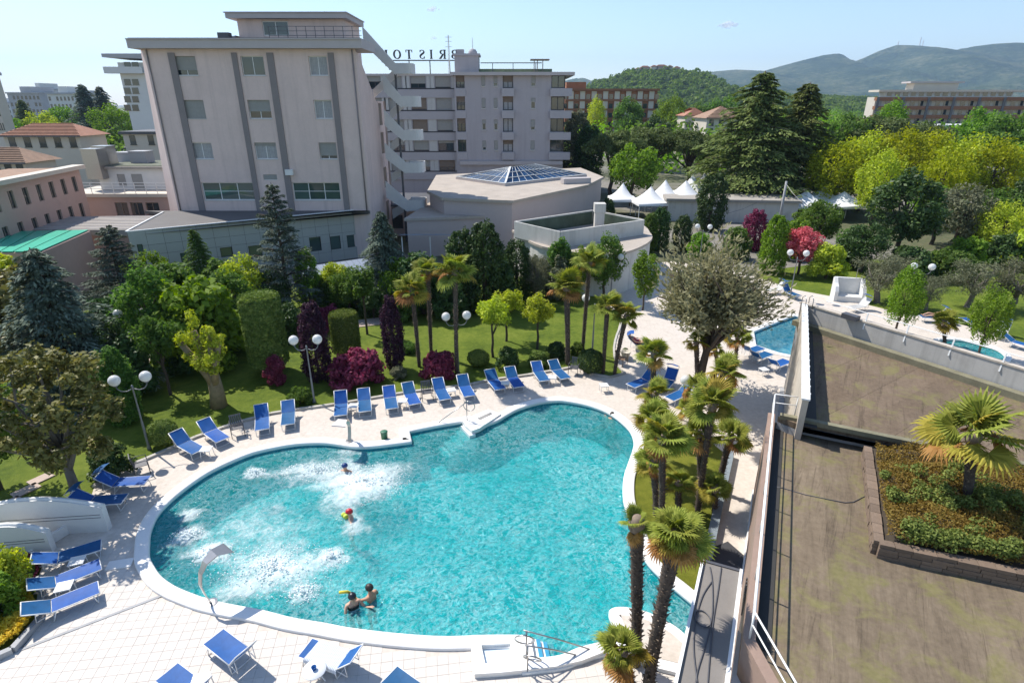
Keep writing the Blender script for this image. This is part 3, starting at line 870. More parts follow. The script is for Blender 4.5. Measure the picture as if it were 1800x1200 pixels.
# columns: centre x and width in metres of the three window bays
cx = [ (lp(326,115)[0]+lp(341,193)[0]+lp(355,265)[0])/3, (lp(444,115)[0]+lp(456,193)[0]+lp(468,265)[0])/3, (lp(560,115)[0]+lp(568,193)[0]+lp(576,265)[0])/3 ]
cw = [1.95, 2.0, 1.6]
ops = []; specs = []
for r_ in range(3):
    zt, zb = zr[2*r_], zr[2*r_+1]
    for k in range(3):
        o_ = (round(cx[k]-cw[k]/2,2), round(cx[k]+cw[k]/2,2), round(zb,2), round(zt,2)); ops.append(o_)
        specs.append((o_, r_, k))
wide = [(lp(355,330)[0], lp(447,330)[0]), (lp(514,330)[0], lp(597,330)[0])]
for a_, b_ in wide: ops.append((round(a_,2), round(b_,2), round(zr[7],2), round(zr[6],2)))
sm = (round(lp(463,312)[0],2), round(lp(487,312)[0],2), round(lp(470,317)[1],2), round(lp(470,307)[1],2)); ops.append(sm)
b = MB(); facade(b, HW, 0.0, HZ, ops); b.build('front_wall', M_STUC, hotel)
sh = {(0,0):0.72,(0,1):0.0,(0,2):0.0,(1,0):1.0,(1,1):0.62,(1,2):0.0,(2,0):0.0,(2,1):0.2,(2,2):0.8}
for o_, r_, k in specs:
    window(hotel, *o_, 0.20, 2, 1, shutter=sh[(r_,k)], curtain=((r_,k) in ((1,2),(2,0),(2,1),(0,2))), sill=True)
for a_, b_ in wide: window(hotel, round(a_,2), round(b_,2), round(zr[7],2), round(zr[6],2), 0.2, 3, 2, glass=M_GLASSG, fw=0.07)
window(hotel, *sm, 0.1, 1, 1, shutter=0.9, sill=False)
for xa, xb in ((293,305),(405,414.5),(467,479),(575,585.5)):
    a_, b_ = lp(xa,85)[0], lp(xb,85)[0]
    m_ = MB(); m_.box(a_, b_, -0.10, 0.0, 4.5, HZ-0.35); m_.build('pilaster', M_PIL, hotel)
for xx in (0.25, HW-0.3):
    m_ = MB(); m_.tube([(xx,-0.07,4.6),(xx,-0.07,HZ-0.1)], 0.06, 8); m_.build('downpipe', M_PIL, hotel, True)
m_ = MB(); m_.box(cx[1]+1.6, cx[1]+2.3, -0.35, -0.002, zr[5]-1.4, zr[5]-0.9); m_.build('air_conditioner', M_FRAME_W, hotel)
# flank on the left, spreading towards the foot
m_ = MB(); m_.add([(0,0,0),(0,0,HZ),(-1.2,1.6,HZ),(-3.4,4.2,0),(-1.2,11,HZ),(-3.4,11,0)], [(0,1,2,3),(3,2,4,5)]); m_.build('left_wall', M_STUC, hotel)
# right side wall with stair doors
SD = 10.0
side = MB()
slope = [(0,0),(SD,0),(SD,HZ-4.0),(6.5,HZ-4.0),(0.8,HZ-0.4),(0,HZ-0.4)]
dop = [(7.4,8.9,z_,z_+2.1) for z_ in (2.2,5.7,9.2,12.0)]
b = MB(); facade(b, SD, 0.0, HZ-4.2, dop); 
b.add([(0,0,HZ-4.2),(6.6,0,HZ-4.2),(0.7,0,HZ-0.3),(0,0,HZ-0.3)], [(0,1,2,3)])
so = b.build('side_wall', M_STUC, hotel, loc=(HW, 0, 0), rz=math.pi/2)
for q in dop:
    m_ = MB(); m_.box(q[0]+0.05, q[1]-0.05, 0.08, 0.12, q[2], q[3]-0.05); m_.build('door', M_SHUTB, so)
# sloping dark soffit and back
m_ = MB(); m_.add([(HW,6.6,HZ-4.2),(HW,0.7,HZ-0.3),(0,0.7,HZ-0.3),(0,6.6,HZ-4.2)], [(0,1,2,3)]); m_.build('sloping_roof', M_ROOFD, hotel)
m_ = MB(); m_.add([(0,11,0),(HW,11,0),(HW,11,HZ-4.2),(0,11,HZ-4.2)], [(3,2,1,0)]); m_.add([(0,6.6,HZ-4.2),(HW,6.6,HZ-4.2),(HW,11,HZ-4.2),(0,11,HZ-4.2)], [(0,1,2,3)]); m_.build('rear_wall', M_STUC, hotel)
# cornice slab
m_ = MB(); m_.box(-0.9, HW+0.75, -0.75, 4.6, HZ-0.05, HZ+0.60); m_.box(-0.9, HW+0.75, -0.85, 4.6, HZ+0.602, HZ+0.70); m_.build('cornice', M_CORN, hotel)
m_ = MB(); m_.box(-0.8, HW+0.6, -0.6, 4.5, HZ+0.703, HZ+0.76); m_.build('roof', M_ROOFD, hotel)
# penthouse
PX0, PX1 = D(420,60,60).x-HX0, D(605,60,60).x-HX0
zt_p = D(500,34,60).z
m_ = MB(); po = [(round(D(462,50,60).x-HX0,2), round(D(507,50,60).x-HX0,2), round(D(480,63,60).z,2), round(D(480,35,60).z,2))]
po = [(po[0][0], po[0][1], po[0][2], min(po[0][3], zt_p-0.15))]
facade(m_, PX1-PX0, HZ+0.6, zt_p, po, 4.0, 0.2, PX0); m_.box(PX1-0.02, PX1, 4.001, 10, HZ-1, zt_p); m_.box(PX0, PX0+0.02, 4.001, 10, HZ-1, zt_p)
m_.build('penthouse_wall', M_STUC, hotel)
window(hotel, *po[0], 4.12, 2, 1, glass=M_GLASS, fw=0.07, sill=False)
m_ = MB(); m_.box(PX0-0.7, PX1+0.5, 3.3, 10, zt_p, zt_p+0.42); m_.box(PX0-0.8, PX1+0.6, 3.2, 10.1, zt_p+0.422, zt_p+0.5); m_.build('penthouse_roof', M_CORN, hotel)
m_ = MB(); m_.add([(PX0-3.0,3.2,HZ+0.77),(PX0,3.2,HZ+0.77),(PX0,3.2,HZ+1.3),(PX0-3.0,6,HZ+0.77),(PX0,6,HZ+0.77),(PX0,6,HZ+1.3)], [(0,1,2),(0,2,5,3)]); m_.build('roof_slope', M_CORN, hotel)
# roof railing
m_ = MB()
xa, xb = PX0+4.2, HW+0.6
for z_ in (HZ+1.0, HZ+1.35, HZ+1.7): m_.bar((xa,0.2,z_), (xb,0.2,z_), 0.04)
k = 0
while xa + k*0.8 <= xb:
    m_.bar((xa+k*0.8,0.2,HZ+0.76), (xa+k*0.8,0.2,HZ+1.7), 0.04); k += 1
m_.build('roof_railing', M_IRON, hotel)
m_ = MB(); m_.box(PX0-1.2,PX0-0.2,2.2,2.9,HZ+1.0,HZ+1.45); m_.build('roof_vent', M_IRON, hotel)
# ---------------------------------------------------------------- outside stair of the hotel wing
M_STAIR = mat('pale_grey_stair_concrete', (0.60,0.595,0.58), 0.8, 0.06, 1, 0.1, 40)
stair = thing('outside_staircase', 'pale concrete outside staircase with solid parapets zigzagging up the hotel wing', 'staircase', (-12.6, 62.0, 0))
SX, SY = -12.6, 62.0
def sl(x, y, Y):
    d = D(x, y, Y); return (d.x - SX, d.z)
lv = [(724,111,130), (735,169,188), (739,229,247), (743,286,304), (746,352,371)]
for i, (xr, yt, yb) in enumerate(lv):
    xl = xr - 30 - (0 if i else 0)
    a_, b_ = sl(xl, yt+6, 62), sl(xr, yt, 62); c_, d_ = sl(xr, yb, 62), sl(xl, yb+4, 62)
    zt, zb = b_[1], c_[1]
    # landing parapet: front, rounded end, back
    x0_, x1_ = a_[0], b_[0]
    path = [(x0_,0)] + [(x1_-0.5+0.5*math.sin(t), 0.5-0.5*math.cos(t)) for t in [k*math.pi/2/4 for k in range(5)]] + [(x1_, 1.6)] + [(x1_-0.5+0.5*math.cos(t), 1.9+0.5*math.sin(t)) for t in [k*math.pi/2/4 for k in range(5)]] + [(x0_, 2.4)]
    m_ = MB(); V = []; F = []
    for p_ in path: V += [(p_[0],p_[1],zb),(p_[0],p_[1],zt)]
    cxm, cym = (x0_+x1_)/2, 1.2
    for p_ in path:
        q = Vector((cxm-p_[0], cym-p_[1])); q = q.normalized()*0.12
        V += [(p_[0]+q.x,p_[1]+q.y,zb),(p_[0]+q.x,p_[1]+q.y,zt)]
    n_ = len(path); o2 = 2*n_
    for k in range(n_-1):
        F += [(2*k,2*k+2,2*k+3,2*k+1),(o2+2*k,o2+2*k+1,o2+2*k+3,o2+2*k+2),(2*k+1,2*k+3,o2+2*k+3,o2+2*k+1)]
    m_.add(V, F); m_.build('landing_parapet', M_STAIR, stair)
    m_ = MB(); m_.box(x0_, x1_-0.12, 0.08, 2.3, zb+0.001, zb+0.15); m_.build('landing_slab', M_STAIR, stair)
    # flight parapet rising to the left towards the building
    xs_ = sl(674 + i*1.5, yt, 62)[0] if i else sl(642, yt, 62)[0]
    rise = 1.7 if i else 2.9
    m_ = MB(); m_.xz_prism([(xs_, zb+rise-0.3), (x0_+0.02, zb-0.12), (x0_+0.02, zt+0.03), (xs_, zt+rise+0.25)], -0.014, 0.12); m_.build('flight_parapet', M_STAIR, stair)
    m_ = MB(); m_.xz_prism([(xs_, zb+0.1-rise*0.8), (x0_, zb+0.05), (x0_, zb+0.95), (xs_, zt-rise*0.8)], 2.28, 2.4); m_.build('flight_parapet', M_STAIR, stair)
    for k in range(9):
        f = (k+0.5)/9
        m_ = MB(); xx = xs_ + (x0_-xs_)*f; zz = zb + rise*(1-f)
        m_.box(xx-0.16, xx+0.16, 0.13, 1.15, zz-0.12, zz+0.02); m_.build('step', M_STAIR, stair)
m_ = MB()
zt0 = sl(724,111,62)[1]
m_.box(0.9, 1.1, 1.1, 1.3, 0, zt0); m_.build('stair_post', M_IRON, stair)

# ---------------------------------------------------------------- pale annex in front of the hotel wing
M_PANEL = mat('pale_green_grey_cladding', (0.40,0.405,0.37), 0.6, 0.03, 0.6, island=0.05)
AH = 4.6
A0 = G(223,408,AH); A1 = G(641,368,AH)
av = (A1 - A0); AL = math.hypot(av.x, av.y); aang = math.atan2(av.y, av.x)
annex = thing('annex_building', 'low pale green-grey clad annex with square windows behind the trees', 'building', (A0.x, A0.y, 0), aang)
def al(x, y):
    """annex facade coordinates of a sight line"""
    d = Vector(ray(x, y)); n_ = Vector((-av.y, av.x, 0)).normalized()
    t = (A0 - Vector((0,0,CAM_H))).dot(n_) / d.dot(n_)
    p = Vector((0,0,CAM_H)) + d*t
    u = Vector((av.x, av.y, 0)).normalized()
    return (p - Vector((A0.x, A0.y, 0))).dot(u), p.z
wins = [(240,430,265,490),(316,445,332,463),(386,436,410,450),(436,433,462,450),(543,418,566,440),(580,416,600,437),(609,414,630,433)]
aops = []
for (xa,ya,xb,yb) in wins:
    p, q = al(xa,ya), al(xb,yb)
    aops.append((round(p[0],2), round(q[0],2), round(max(0.1,q[1]),2), round(p[1],2)))
b = MB(); facade(b, AL, 0, AH-0.012, aops, 0.03, 0.15); b.build('wall', M_DARK, annex)
# cladding panels, one piece each
ncol = 16; zrows = [0.0, 0.9, 1.75, 2.6, 3.4, AH]
for i in range(ncol):
    xa, xb = AL*i/ncol, AL*(i+1)/ncol
    for j in range(5):
        za, zb = zrows[j], zrows[j+1]
        # clip panels against the openings
        pieces = [(xa+0.01, xb-0.01, za+0.01, zb-0.01)]
        for (oa,ob,oc,od) in aops:
            nxt = []
            for (pa,pb,pc_,pd) in pieces:
                if ob <= pa or oa >= pb or od <= pc_ or oc >= pd: nxt.append((pa,pb,pc_,pd)); continue
                if oa > pa: nxt.append((pa,oa,pc_,pd))
                if ob < pb: nxt.append((ob,pb,pc_,pd))
                la, lb = max(pa,oa), min(pb,ob)
                if oc > pc_: nxt.append((la,lb,pc_,oc))
                if od < pd: nxt.append((la,lb,od,pd))
            pieces = nxt
        m_ = MB()
        for (pa,pb,pc_,pd) in pieces:
            if pb-pa > 0.02 and pd-pc_ > 0.02: m_.box(pa, pb, 0.0, 0.028, pc_, pd)
        if m_.v: m_.build('cladding_panel', M_PANEL, annex)
for k, q in enumerate(aops): window(annex, *q, 0.1, 1, 2 if k == 0 else 1, frame=M_FRAME_D, glass=M_GLASSG, sill=False, fw=0.05)
BD = 14.0
# side, roof with dark coating, edge trim
c_, s_ = math.cos(-aang), math.sin(-aang)
def tl(X, Y): 
    dx, dy = X-A0.x, Y-A0.y
    return (dx*c_-dy*s_, dx*s_+dy*c_)
rp = [(0,0.03),(AL,0.03)] + [tl(HX0+HW, HY-0.1), tl(HX0-3.2, HY-0.1), tl(A0.x-2.2, HY-1.0)]
m_ = MB(); m_.prism(rp, AH-0.3, AH-0.011); m_.build('roof', mat('annex_roof_coating', (0.12,0.112,0.108), 0.8, 0.08, 0.8, 0.2, 20), annex)
m_ = MB(); m_.bar((0,0.05,AH+0.03),(AL,0.05,AH+0.03),0.14,0.08); m_.bar((-0.06,0.13,AH+0.03),(rp[4][0],rp[4][1],AH+0.03),0.14,0.08); m_.build('roof_edge', M_FRAME_W, annex)
m_ = MB(); e_ = rp[4]; m_.add([(0,0.03,0),(0,0.03,AH-0.3),(e_[0],e_[1],AH-0.3),(e_[0],e_[1],0)], [(0,1,2,3)]); m_.build('side_wall', M_PANEL, annex)
# lean-to canopy strip by the annex (grey blue metal roof)
can = thing('lean_to_roof', 'blue-grey corrugated lean-to roof at the right end of the annex', 'roof', G(600,472,2.2) , aang)
M_CORR = mat('blue_grey_metal_roof', (0.22,0.26,0.33), 0.5, 0.05, 2)
for k in range(14):
    m_ = MB(); m_.boxr((-3.2+k*0.46,0,0),(0.44,2.2,0.03),0,R(14)); m_.build('roof_sheet', M_CORR, can)
for k in range(2):
    m_ = MB(); m_.box(-3.2+k*6.2,-3.1+k*6.2,-0.95,-0.85,-2.2,-0.25); m_.build('post', M_IRON, can)
# ---------------------------------------------------------------- rear hotel block with the roof sign
M_BLUEG = mat('grey_lilac_render', (0.40,0.37,0.38), 0.85, 0.04, 0.4, 0.1, 40, streak=0.25)
M_BAND = mat('balcony_band', (0.40,0.375,0.385), 0.85, 0.03, 0.6)
M_PANW = mat('pale_shutter_panel', (0.48,0.47,0.45), 0.7, 0.06, 2)
B2Y = 95.0
rear = thing('rear_hotel_block', 'grey-lilac five-storey hotel block with balconies under the rooftop sign', 'building', (0, B2Y, 0))
def r2(x, y, Y=B2Y):
    d = D(x, y, Y); return round(d.x, 2), round(d.z, 2)
rows = [(131,155),(170,194),(208,232),(245,267),(282,302)]
xL, xM, xR = r2(600,200)[0], r2(800,200)[0], r2(991,200)[0]
ztop = r2(850,133)[1]; zbot = 0.0
opsL, opsR = [], []
for ri, (yt, yb) in enumerate(rows):
    zt, zb = r2(800,yt)[1], r2(800,yb)[1]
    for (a_, b_) in ((640,668),(674,702),(718,745),(762,790)):
        opsL.append((r2(a_+ri*2,yt)[0]-0.05*ri*0, r2(b_+ri*2,yt)[0], zb, zt))
    if ri < 4:
        for (a_, b_, t_) in ((803,818,0),(847,854,1),(868,875,1),(884,902,2),(933,941,1),(968,992,3)):
            xa, xb = r2(a_,200)[0], r2(b_,200)[0]
            h_ = zt - zb
            opsR.append((xa, xb, zb + (h_*0.12 if t_ == 1 else 0), zt - (h_*0.1 if t_ == 1 else 0), t_, ri))
opsL = [tuple(round(q,2) for q in o_) for o_ in opsL]
b = MB(); facade(b, xM-xL, zbot, ztop, opsL, 1.4, 0.3, xL); b.build('wing_wall', M_BLUEG, rear)
b = MB(); facade(b, xR-xM, zbot, ztop, [o_[:4] for o_ in opsR], 0.0, 0.5, xM)
b.add([(xM,0,0),(xM,1.4,0),(xM,1.4,ztop),(xM,0,ztop)], [(3,2,1,0)]); b.add([(xR,0,0),(xR,14,0),(xR,14,ztop),(xR,0,ztop)], [(0,1,2,3)])
b.build('block_wall', M_BLUEG, rear)
rs = random.Random(3)
for i, o_ in enumerate(opsL):
    window(rear, *o_, 1.6, 2, 1, frame=M_FRAME_D, shutter=rs.choice([0.35,0.5,0.65,0.9,1.0]), smat=rs.choice([M_SHUT, M_SHUTB, M_SHUT]), sill=False, fw=0.12)
    # pale folding panels beside it, dark rail below
    for s_ in (-1, 1):
        m_ = MB(); xc = o_[0]-0.45 if s_ < 0 else o_[1]+0.45
        m_.box(xc-0.3, xc+0.3, 1.32, 1.395, o_[2], o_[3]); m_.build('shutter_panel', M_PANW, rear)
for ri, (yt, yb) in enumerate(rows):
    zb = r2(800,yb)[1]
    m_ = MB(); m_.box(xL, xM-0.01, 1.28, 1.31, zb-0.14, zb+0.02); m_.build('balcony_rail', M_FRAME_D, rear)
    m_ = MB(); m_.box(xL, xM-0.01, 1.2, 1.27, zb-1.35, zb-0.16); m_.build('balcony_band', M_BAND, rear)
for (xa, xb, zb, zt, t_, ri) in opsR:
    if t_ == 1:
        window(rear, xa, xb, zb, zt, 0.12, 1, 1, frame=M_SILL, shutter=rs.choice([0.4,0.7,0.9]), smat=M_SHUT, sill=True, fw=0.08)
    else:
        window(rear, xa, xb, zb, zt, 0.42, 2, 1, frame=M_FRAME_D, shutter=rs.choice([0.0,0.4,0.55]) if t_ < 3 else 0.0, smat=M_SHUTB, sill=False, fw=0.12, curtain=(t_ == 2))
        m_ = MB(); ex = 0.55 if t_ >= 2 else 0.1
        m_.box(xa-0.15, xb+0.15 + (0.9 if t_ == 3 else 0), -ex, -0.002, zb-1.15, zb-0.05); m_.build('balcony', M_BAND, rear)
m_ = MB(); m_.box(xM-0.4, xR+1.4, -0.9, 14, ztop, ztop+0.45); m_.build('cornice', M_CORN, rear)
m_ = MB(); m_.box(xL, xM-0.41, 1.2, 14, ztop, ztop+0.3); m_.build('wing_cornice', M_CORN, rear)
# ground floor canopy band
m_ = MB(); m_.box(xM+0.5, xR, -0.5, -0.003, r2(850,287)[1]-0.2, r2(850,283)[1]); m_.build('canopy_band', M_CORN, rear)
# roof structures
M_COPPER = mat('green_roof_trim', (0.16,0.20,0.12), 0.7, 0.2, 2)
m_ = MB(); m_.box(r2(810,120)[0], r2(972,120)[0], 2, 12, ztop+0.46, ztop+1.0); m_.build('roof_upstand', M_COPPER, rear)
m_ = MB(); xa, xb = r2(797,100)[0], r2(840,100)[0]; zt = r2(820,97)[1]
m_.box(xa, xb, 1.5, 5, ztop+0.45, zt); m_.box(xa-0.2, xb+0.2, 1.3, 5.2, zt+0.002, zt+0.3); m_.build('lift_tower', M_BLUEG, rear)
m_ = MB(); m_.lathe([(0.7,0),(0.65,0.3),(0.45,0.6),(0.1,0.75),(0.04,0.8),(0.03,2.2)], 12, (xb-0.9, 2.5, zt+0.3)); m_.box(xa+0.3, xa+1.4, 2, 3, zt+0.302, zt+0.9); m_.build('roof_cap', M_BLUEG, rear)
m_ = MB(); za = r2(860,110)[1]; m_.bar((r2(842,0)[0],1.2,za),(r2(955,0)[0],1.2,za),0.12)
for xx in (864,902,944): m_.bar((r2(xx,0)[0],1.2,ztop+0.46),(r2(xx,0)[0],1.2,za),0.1)
m_.build('roof_frame', M_IRON, rear)
m_ = MB(); m_.box(r2(934,0)[0], r2(969,0)[0], 1.0, 3.0, r2(950,105)[1], r2(950,103)[1])
for xx in (941,947,957): m_.bar((r2(xx,0)[0],1.3,ztop+0.46),(r2(xx,0)[0],1.3,r2(950,105)[1]),0.12)
m_.build('roof_table', M_SHUTB, rear)
# antenna mast
ant = thing('antenna_mast', 'thin lattice antenna mast beside the roof sign', 'antenna', (D(790,120,98).x, 98, ztop))
zt = D(790,62,98).z - ztop
m_ = MB()
for dx, dy in ((-0.15,0),(0.15,0),(0,0.25)): m_.bar((dx,dy,0),(dx*0.4,dy*0.4,zt),0.05)
for k in range(12): m_.bar((-0.15+0.1*k/12,0,zt*k/12),(0.15-0.1*k/12,0,zt*(k+1)/12),0.035)
m_.build('mast', M_FRAME_W, ant)
m_ = MB()
for z_ in (0.72,0.85,0.95): m_.bar((-0.5,0,zt*z_),(0.5,0,zt*z_),0.04)
m_.build('aerial', M_IRON, ant)
# roof sign read from behind: dark serif letters on a rail
M_SIGN = mat('dark_sign_letter', (0.03,0.032,0.038), 0.5, 0.1, 3)
SGY = 99.0
sign = thing('rooftop_sign', 'row of dark serif letters on a roof rail, seen from behind', 'sign', (0, SGY, 0))
zb_, zt_ = D(740,104,SGY).z, D(740,88,SGY).z
LH = zt_ - zb_
def stroke(m, pts, ws, y0=-0.1, y1=0.1):
    """letter stroke of varying width, extruded"""
    L_, Rr = [], []
    for i, p in enumerate(pts):
        a = Vector(pts[max(0,i-1)]); c = Vector(pts[min(len(pts)-1,i+1)]); d = (c-a).normalized(); n_ = Vector((-d.y, d.x))
        w = ws[i] if isinstance(ws, (list, tuple)) else ws
        L_.append(Vector(p) + n_*w/2); Rr.append(Vector(p) - n_*w/2)
    for i in range(len(pts)-1):
        q = [L_[i], L_[i+1], Rr[i+1], Rr[i]]
        m.xz_prism([(v.x, v.y) for v in q], y0, y1)
def arc(cx_, cz_, rx, rz_, a0_, a1_, n_=14):
    return [(cx_ + rx*math.cos(R(a0_+(a1_-a0_)*k/n_)), cz_ + rz_*math.sin(R(a0_+(a1_-a0_)*k/n_))) for k in range(n_+1)]
def letter(ch):
    m = MB(); T, t = 0.19, 0.07      # thick and thin strokes, letter height 1
    def serif(x, z, w=0.32): m.box(x-w/2, x+w/2, -0.1, 0.1, z, z+0.06)
    if ch == 'I': stroke(m, [(0,0.03),(0,0.97)], T); serif(0,0); serif(0,0.94)
    if ch == 'T': stroke(m, [(0,0.03),(0,0.97)], T); serif(0,0); m.box(-0.38,0.38,-0.1,0.1,0.93,1.0); m.box(-0.38,-0.31,-0.1,0.1,0.72,0.929); m.box(0.31,0.38,-0.1,0.1,0.72,0.929)
    if ch == 'L': stroke(m, [(0.2,0.03),(0.2,0.97)], T); serif(0.2,0.94); m.box(-0.4,0.3,-0.1,0.1,0.0,0.07); m.box(-0.4,-0.33,-0.1,0.1,0.071,0.3)
    if ch == 'O':
        p = arc(0,0.5,0.36,0.47,0,360,28); stroke(m, p, [t + (T-t)*abs(math.cos(2*math.pi*k/28)) for k in range(29)])
    if ch == 'S':
        p = arc(0.0,0.74,0.23,0.22,200,0,0) if False else [(-0.22,0.80),(-0.18,0.92),(-0.02,0.97),(0.14,0.92),(0.23,0.80),(0.18,0.66),(0.0,0.54),(-0.18,0.40),(-0.24,0.25),(-0.16,0.09),(0.0,0.03),(0.17,0.08),(0.25,0.22)]
        stroke(m, p, [t,t,t,0.11,0.16,T,T,T,0.16,0.11,t,t,t]); m.box(-0.26,-0.20,-0.1,0.1,0.72,0.97); m.box(0.22,0.28,-0.1,0.1,0.03,0.28)
    if ch in 'RB':       # mirrored: stem on the right
        stroke(m, [(0.24,0.03),(0.24,0.97)], T); serif(0.24,0); serif(0.24,0.94)
        p = [(0.24,0.955)] + arc(0.0,0.74,0.24,0.215,90,270,10) + [(0.24,0.525)]
        stroke(m, p, [t]*3 + [0.12,0.16,T,T,T,0.16,0.12] + [t]*3)
        if ch == 'R': stroke(m, [(0.05,0.52),(-0.16,0.2),(-0.3,0.03)], [0.16,T,T]); m.box(-0.44,-0.22,-0.1,0.1,0,0.06)
        else:
            p = [(0.24,0.525)] + arc(0.0,0.275,0.28,0.24,90,270,10) + [(0.24,0.04)]
            stroke(m, p, [t]*3 + [0.12,0.16,T,T,T,0.16,0.12] + [t]*3)
    return m
for ch, xx in (('L',676),('O',698),('T',719),('S',742),('I',758),('R',778),('B',799)):
    me = letter(ch).mesh('letter', M_SIGN)
    o = obj('letter', me, sign, (D(xx,96,SGY).x, 0, zb_)); o.scale = (LH*1.05, 1.6, LH)
m_ = MB(); m_.bar((D(665,0,SGY).x,0.2,zb_-0.2),(D(805,0,SGY).x,0.2,zb_-0.2),0.16)
for xx in (680,712,750,786): m_.bar((D(xx,0,SGY).x,0.2,ztop),(D(xx,0,SGY).x,0.2,zb_-0.2),0.14)
m_.build('sign_rail', M_IRON, sign)

# ---------------------------------------------------------------- pavilion with the glass pyramid roof
M_PAV = mat('pink_beige_render', (0.46,0.385,0.36), 0.85, 0.04, 0.5, 0.1, 40)
M_PAVT = mat('beige_roof_screed', (0.40,0.345,0.29), 0.9, 0.1, 0.8, 0.2, 20, dirt=(0.30,0.26,0.22))
pav = thing('pavilion_building', 'pink-beige pavilion carrying the glass pyramid skylight', 'building', (0, 70, 0))
PH = 5.2
def pz(p, z): g_ = G(p[0], p[1], z); return (g_.x, g_.y - 70)
roof_poly = [pz(p, PH) for p in ((783,345),(886,335),(1030,312),(1040,322),(1030,331),(905,357),(870,362),(782,351))]
foot = [pz((780,352),PH), pz((900,357),PH), pz((1030,329),PH), (pz((1042,320),PH)[0]+1.5, pz((1042,320),PH)[1]+3), (pz((1030,310),PH)[0], pz((1030,310),PH)[1]+8), (pz((760,322),PH)[0], pz((760,322),PH)[1]+6), pz((755,340),PH)]
m_ = MB(); m_.prism(foot, 0, PH); m_.build('wall', M_PAV, pav)
m_ = MB(); m_.prism(offset_loop(foot if area2(foot) > 0 else foot[::-1], 0.25), PH+0.001, PH+0.28); m_.build('roof_slab', M_PAVT, pav)
for k, (xx, yy) in enumerate(((922,388),(945,378),(972,372),(1000,365))):
    g_ = D(xx, yy, 70)
for k in range(5):
    # low arched window openings along the front
    f = (k+0.7)/5.5
    a_ = Vector((*foot[1], 0)).lerp(Vector((*foot[2], 0)), f); d_ = (Vector((*foot[2],0))-Vector((*foot[1],0))).normalized()
    pts = [(-0.55,0.7),(0.55,0.7),(0.55,2.0)] + [(0.55*math.cos(t), 2.0+0.55*math.sin(t)) for t in [R(15*q) for q in range(1,12)]] + [(-0.55,2.0)]
    m_ = MB(); m_.xz_prism(pts, -0.05, 0.02); m_.build('arched_window', M_GLASS, pav, loc=(a_.x, a_.y, 0), rz=math.atan2(d_.y, d_.x))
# stepped lower wing on the left front
lw = [pz((715,388),3.6), pz((862,383),3.6), pz((912,367),3.6), pz((880,358),3.6), pz((770,352),3.6)]
m_ = MB(); m_.prism(lw, 0, 3.6); m_.build('lower_wing', M_PAV, pav)
m_ = MB(); m_.prism(offset_loop(lw if area2(lw) > 0 else lw[::-1], 0.2), 3.601, 3.85); m_.build('lower_roof', M_PAVT, pav)
for (xx, yy, w_) in ((806,366,3.2),(832,360,3.0)):
    c_ = G(xx, yy, 4.2)
    m_ = MB(); m_.boxr((c_.x, c_.y-70, 4.4), (w_, 1.3, 0.9), 0.15); m_.boxr((c_.x, c_.y-70, 4.9), (w_+0.2, 1.5, 0.08), 0.15); m_.build('roof_unit', M_CORN, pav)
c_ = G(1012,322,PH+0.3); m_ = MB(); m_.boxr((c_.x, c_.y-70, PH+0.6), (3.4,1.0,0.6), 0.3); m_.build('roof_unit', M_CORN, pav)
for k, (xx, yy) in enumerate(((880,372),(873,379))):
    c_ = D(xx, yy, G(862,383,3.6).y-0.1)
    m_ = MB(); m_.box(c_.x-0.45, c_.x+0.45, c_.y-70-0.06, c_.y-70+0.02, c_.z-0.6, c_.z+0.6); m_.build('window', M_GLASS, pav)
# glass pyramid
M_SKYG = glass_mat('skylight_glass', (0.02,0.06,0.13), 0.25, 0.5, 0.25)
SZ = PH + 0.55
sk = thing('glass_skylight', 'blue glass hipped skylight with white glazing bars on the pavilion roof', 'skylight', (0, 70, 0))
c0 = [Vector((*pz(p, SZ), SZ)) for p in ((803,311),(888,323),(1030,307),(950,297.5))]
rg0 = G(897,294,SZ+1.5); rg0.y -= 70
rg1 = G(940,289,SZ+1.5); rg1.y -= 70
faces = [(c0[0],c0[1],rg0,rg0),(c0[1],c0[2],rg1,rg0),(c0[2],c0[3],rg1,rg1),(c0[3],c0[0],rg0,rg1)]
bars = MB()
for (a_, b_, tb, ta) in faces:
    nb = 12 if (ta-tb).length > 0.1 else 7
    for k in range(nb):
        f0, f1 = k/nb, (k+1)/nb
        q = [a_.lerp(b_,f0), a_.lerp(b_,f1), ta.lerp(tb,f1), ta.lerp(tb,f0)]
        for r_ in range(3):
            g0, g1 = r_/3, (r_+1)/3
            qq = [q[0].lerp(q[3],g0), q[1].lerp(q[2],g0), q[1].lerp(q[2],g1), q[0].lerp(q[3],g1)]
            m_ = MB(); nrm = (qq[1]-qq[0]).cross(qq[3]-qq[0])
            m_.add(qq, [(0,1,2,3)]) if (qq[2]-qq[3]).length > 1e-3 else m_.add(qq[:3], [(0,1,2)])
            m_.build('pane', M_SKYG, sk)
        bars.bar(q[0]+Vector((0,0,0.03)), q[3]+Vector((0,0,0.03)), 0.055, 0.05)
    for r_ in range(4):
        bars.bar(a_.lerp(ta,r_/3)+Vector((0,0,0.04)), b_.lerp(tb,r_/3)+Vector((0,0,0.04)), 0.06 if r_ else 0.2, 0.06)
    bars.bar(a_+Vector((0,0,0.05)), ta+Vector((0,0,0.05)), 0.2, 0.1)
bars.build('glazing_bars', M_FRAME_W, sk)
m_ = MB(); cc = [(p.x,p.y) for p in c0]; m_.prism(offset_loop(cc if area2(cc) > 0 else cc[::-1], 0.1), PH+0.281, SZ-0.03); m_.build('upstand', M_CORN, sk)

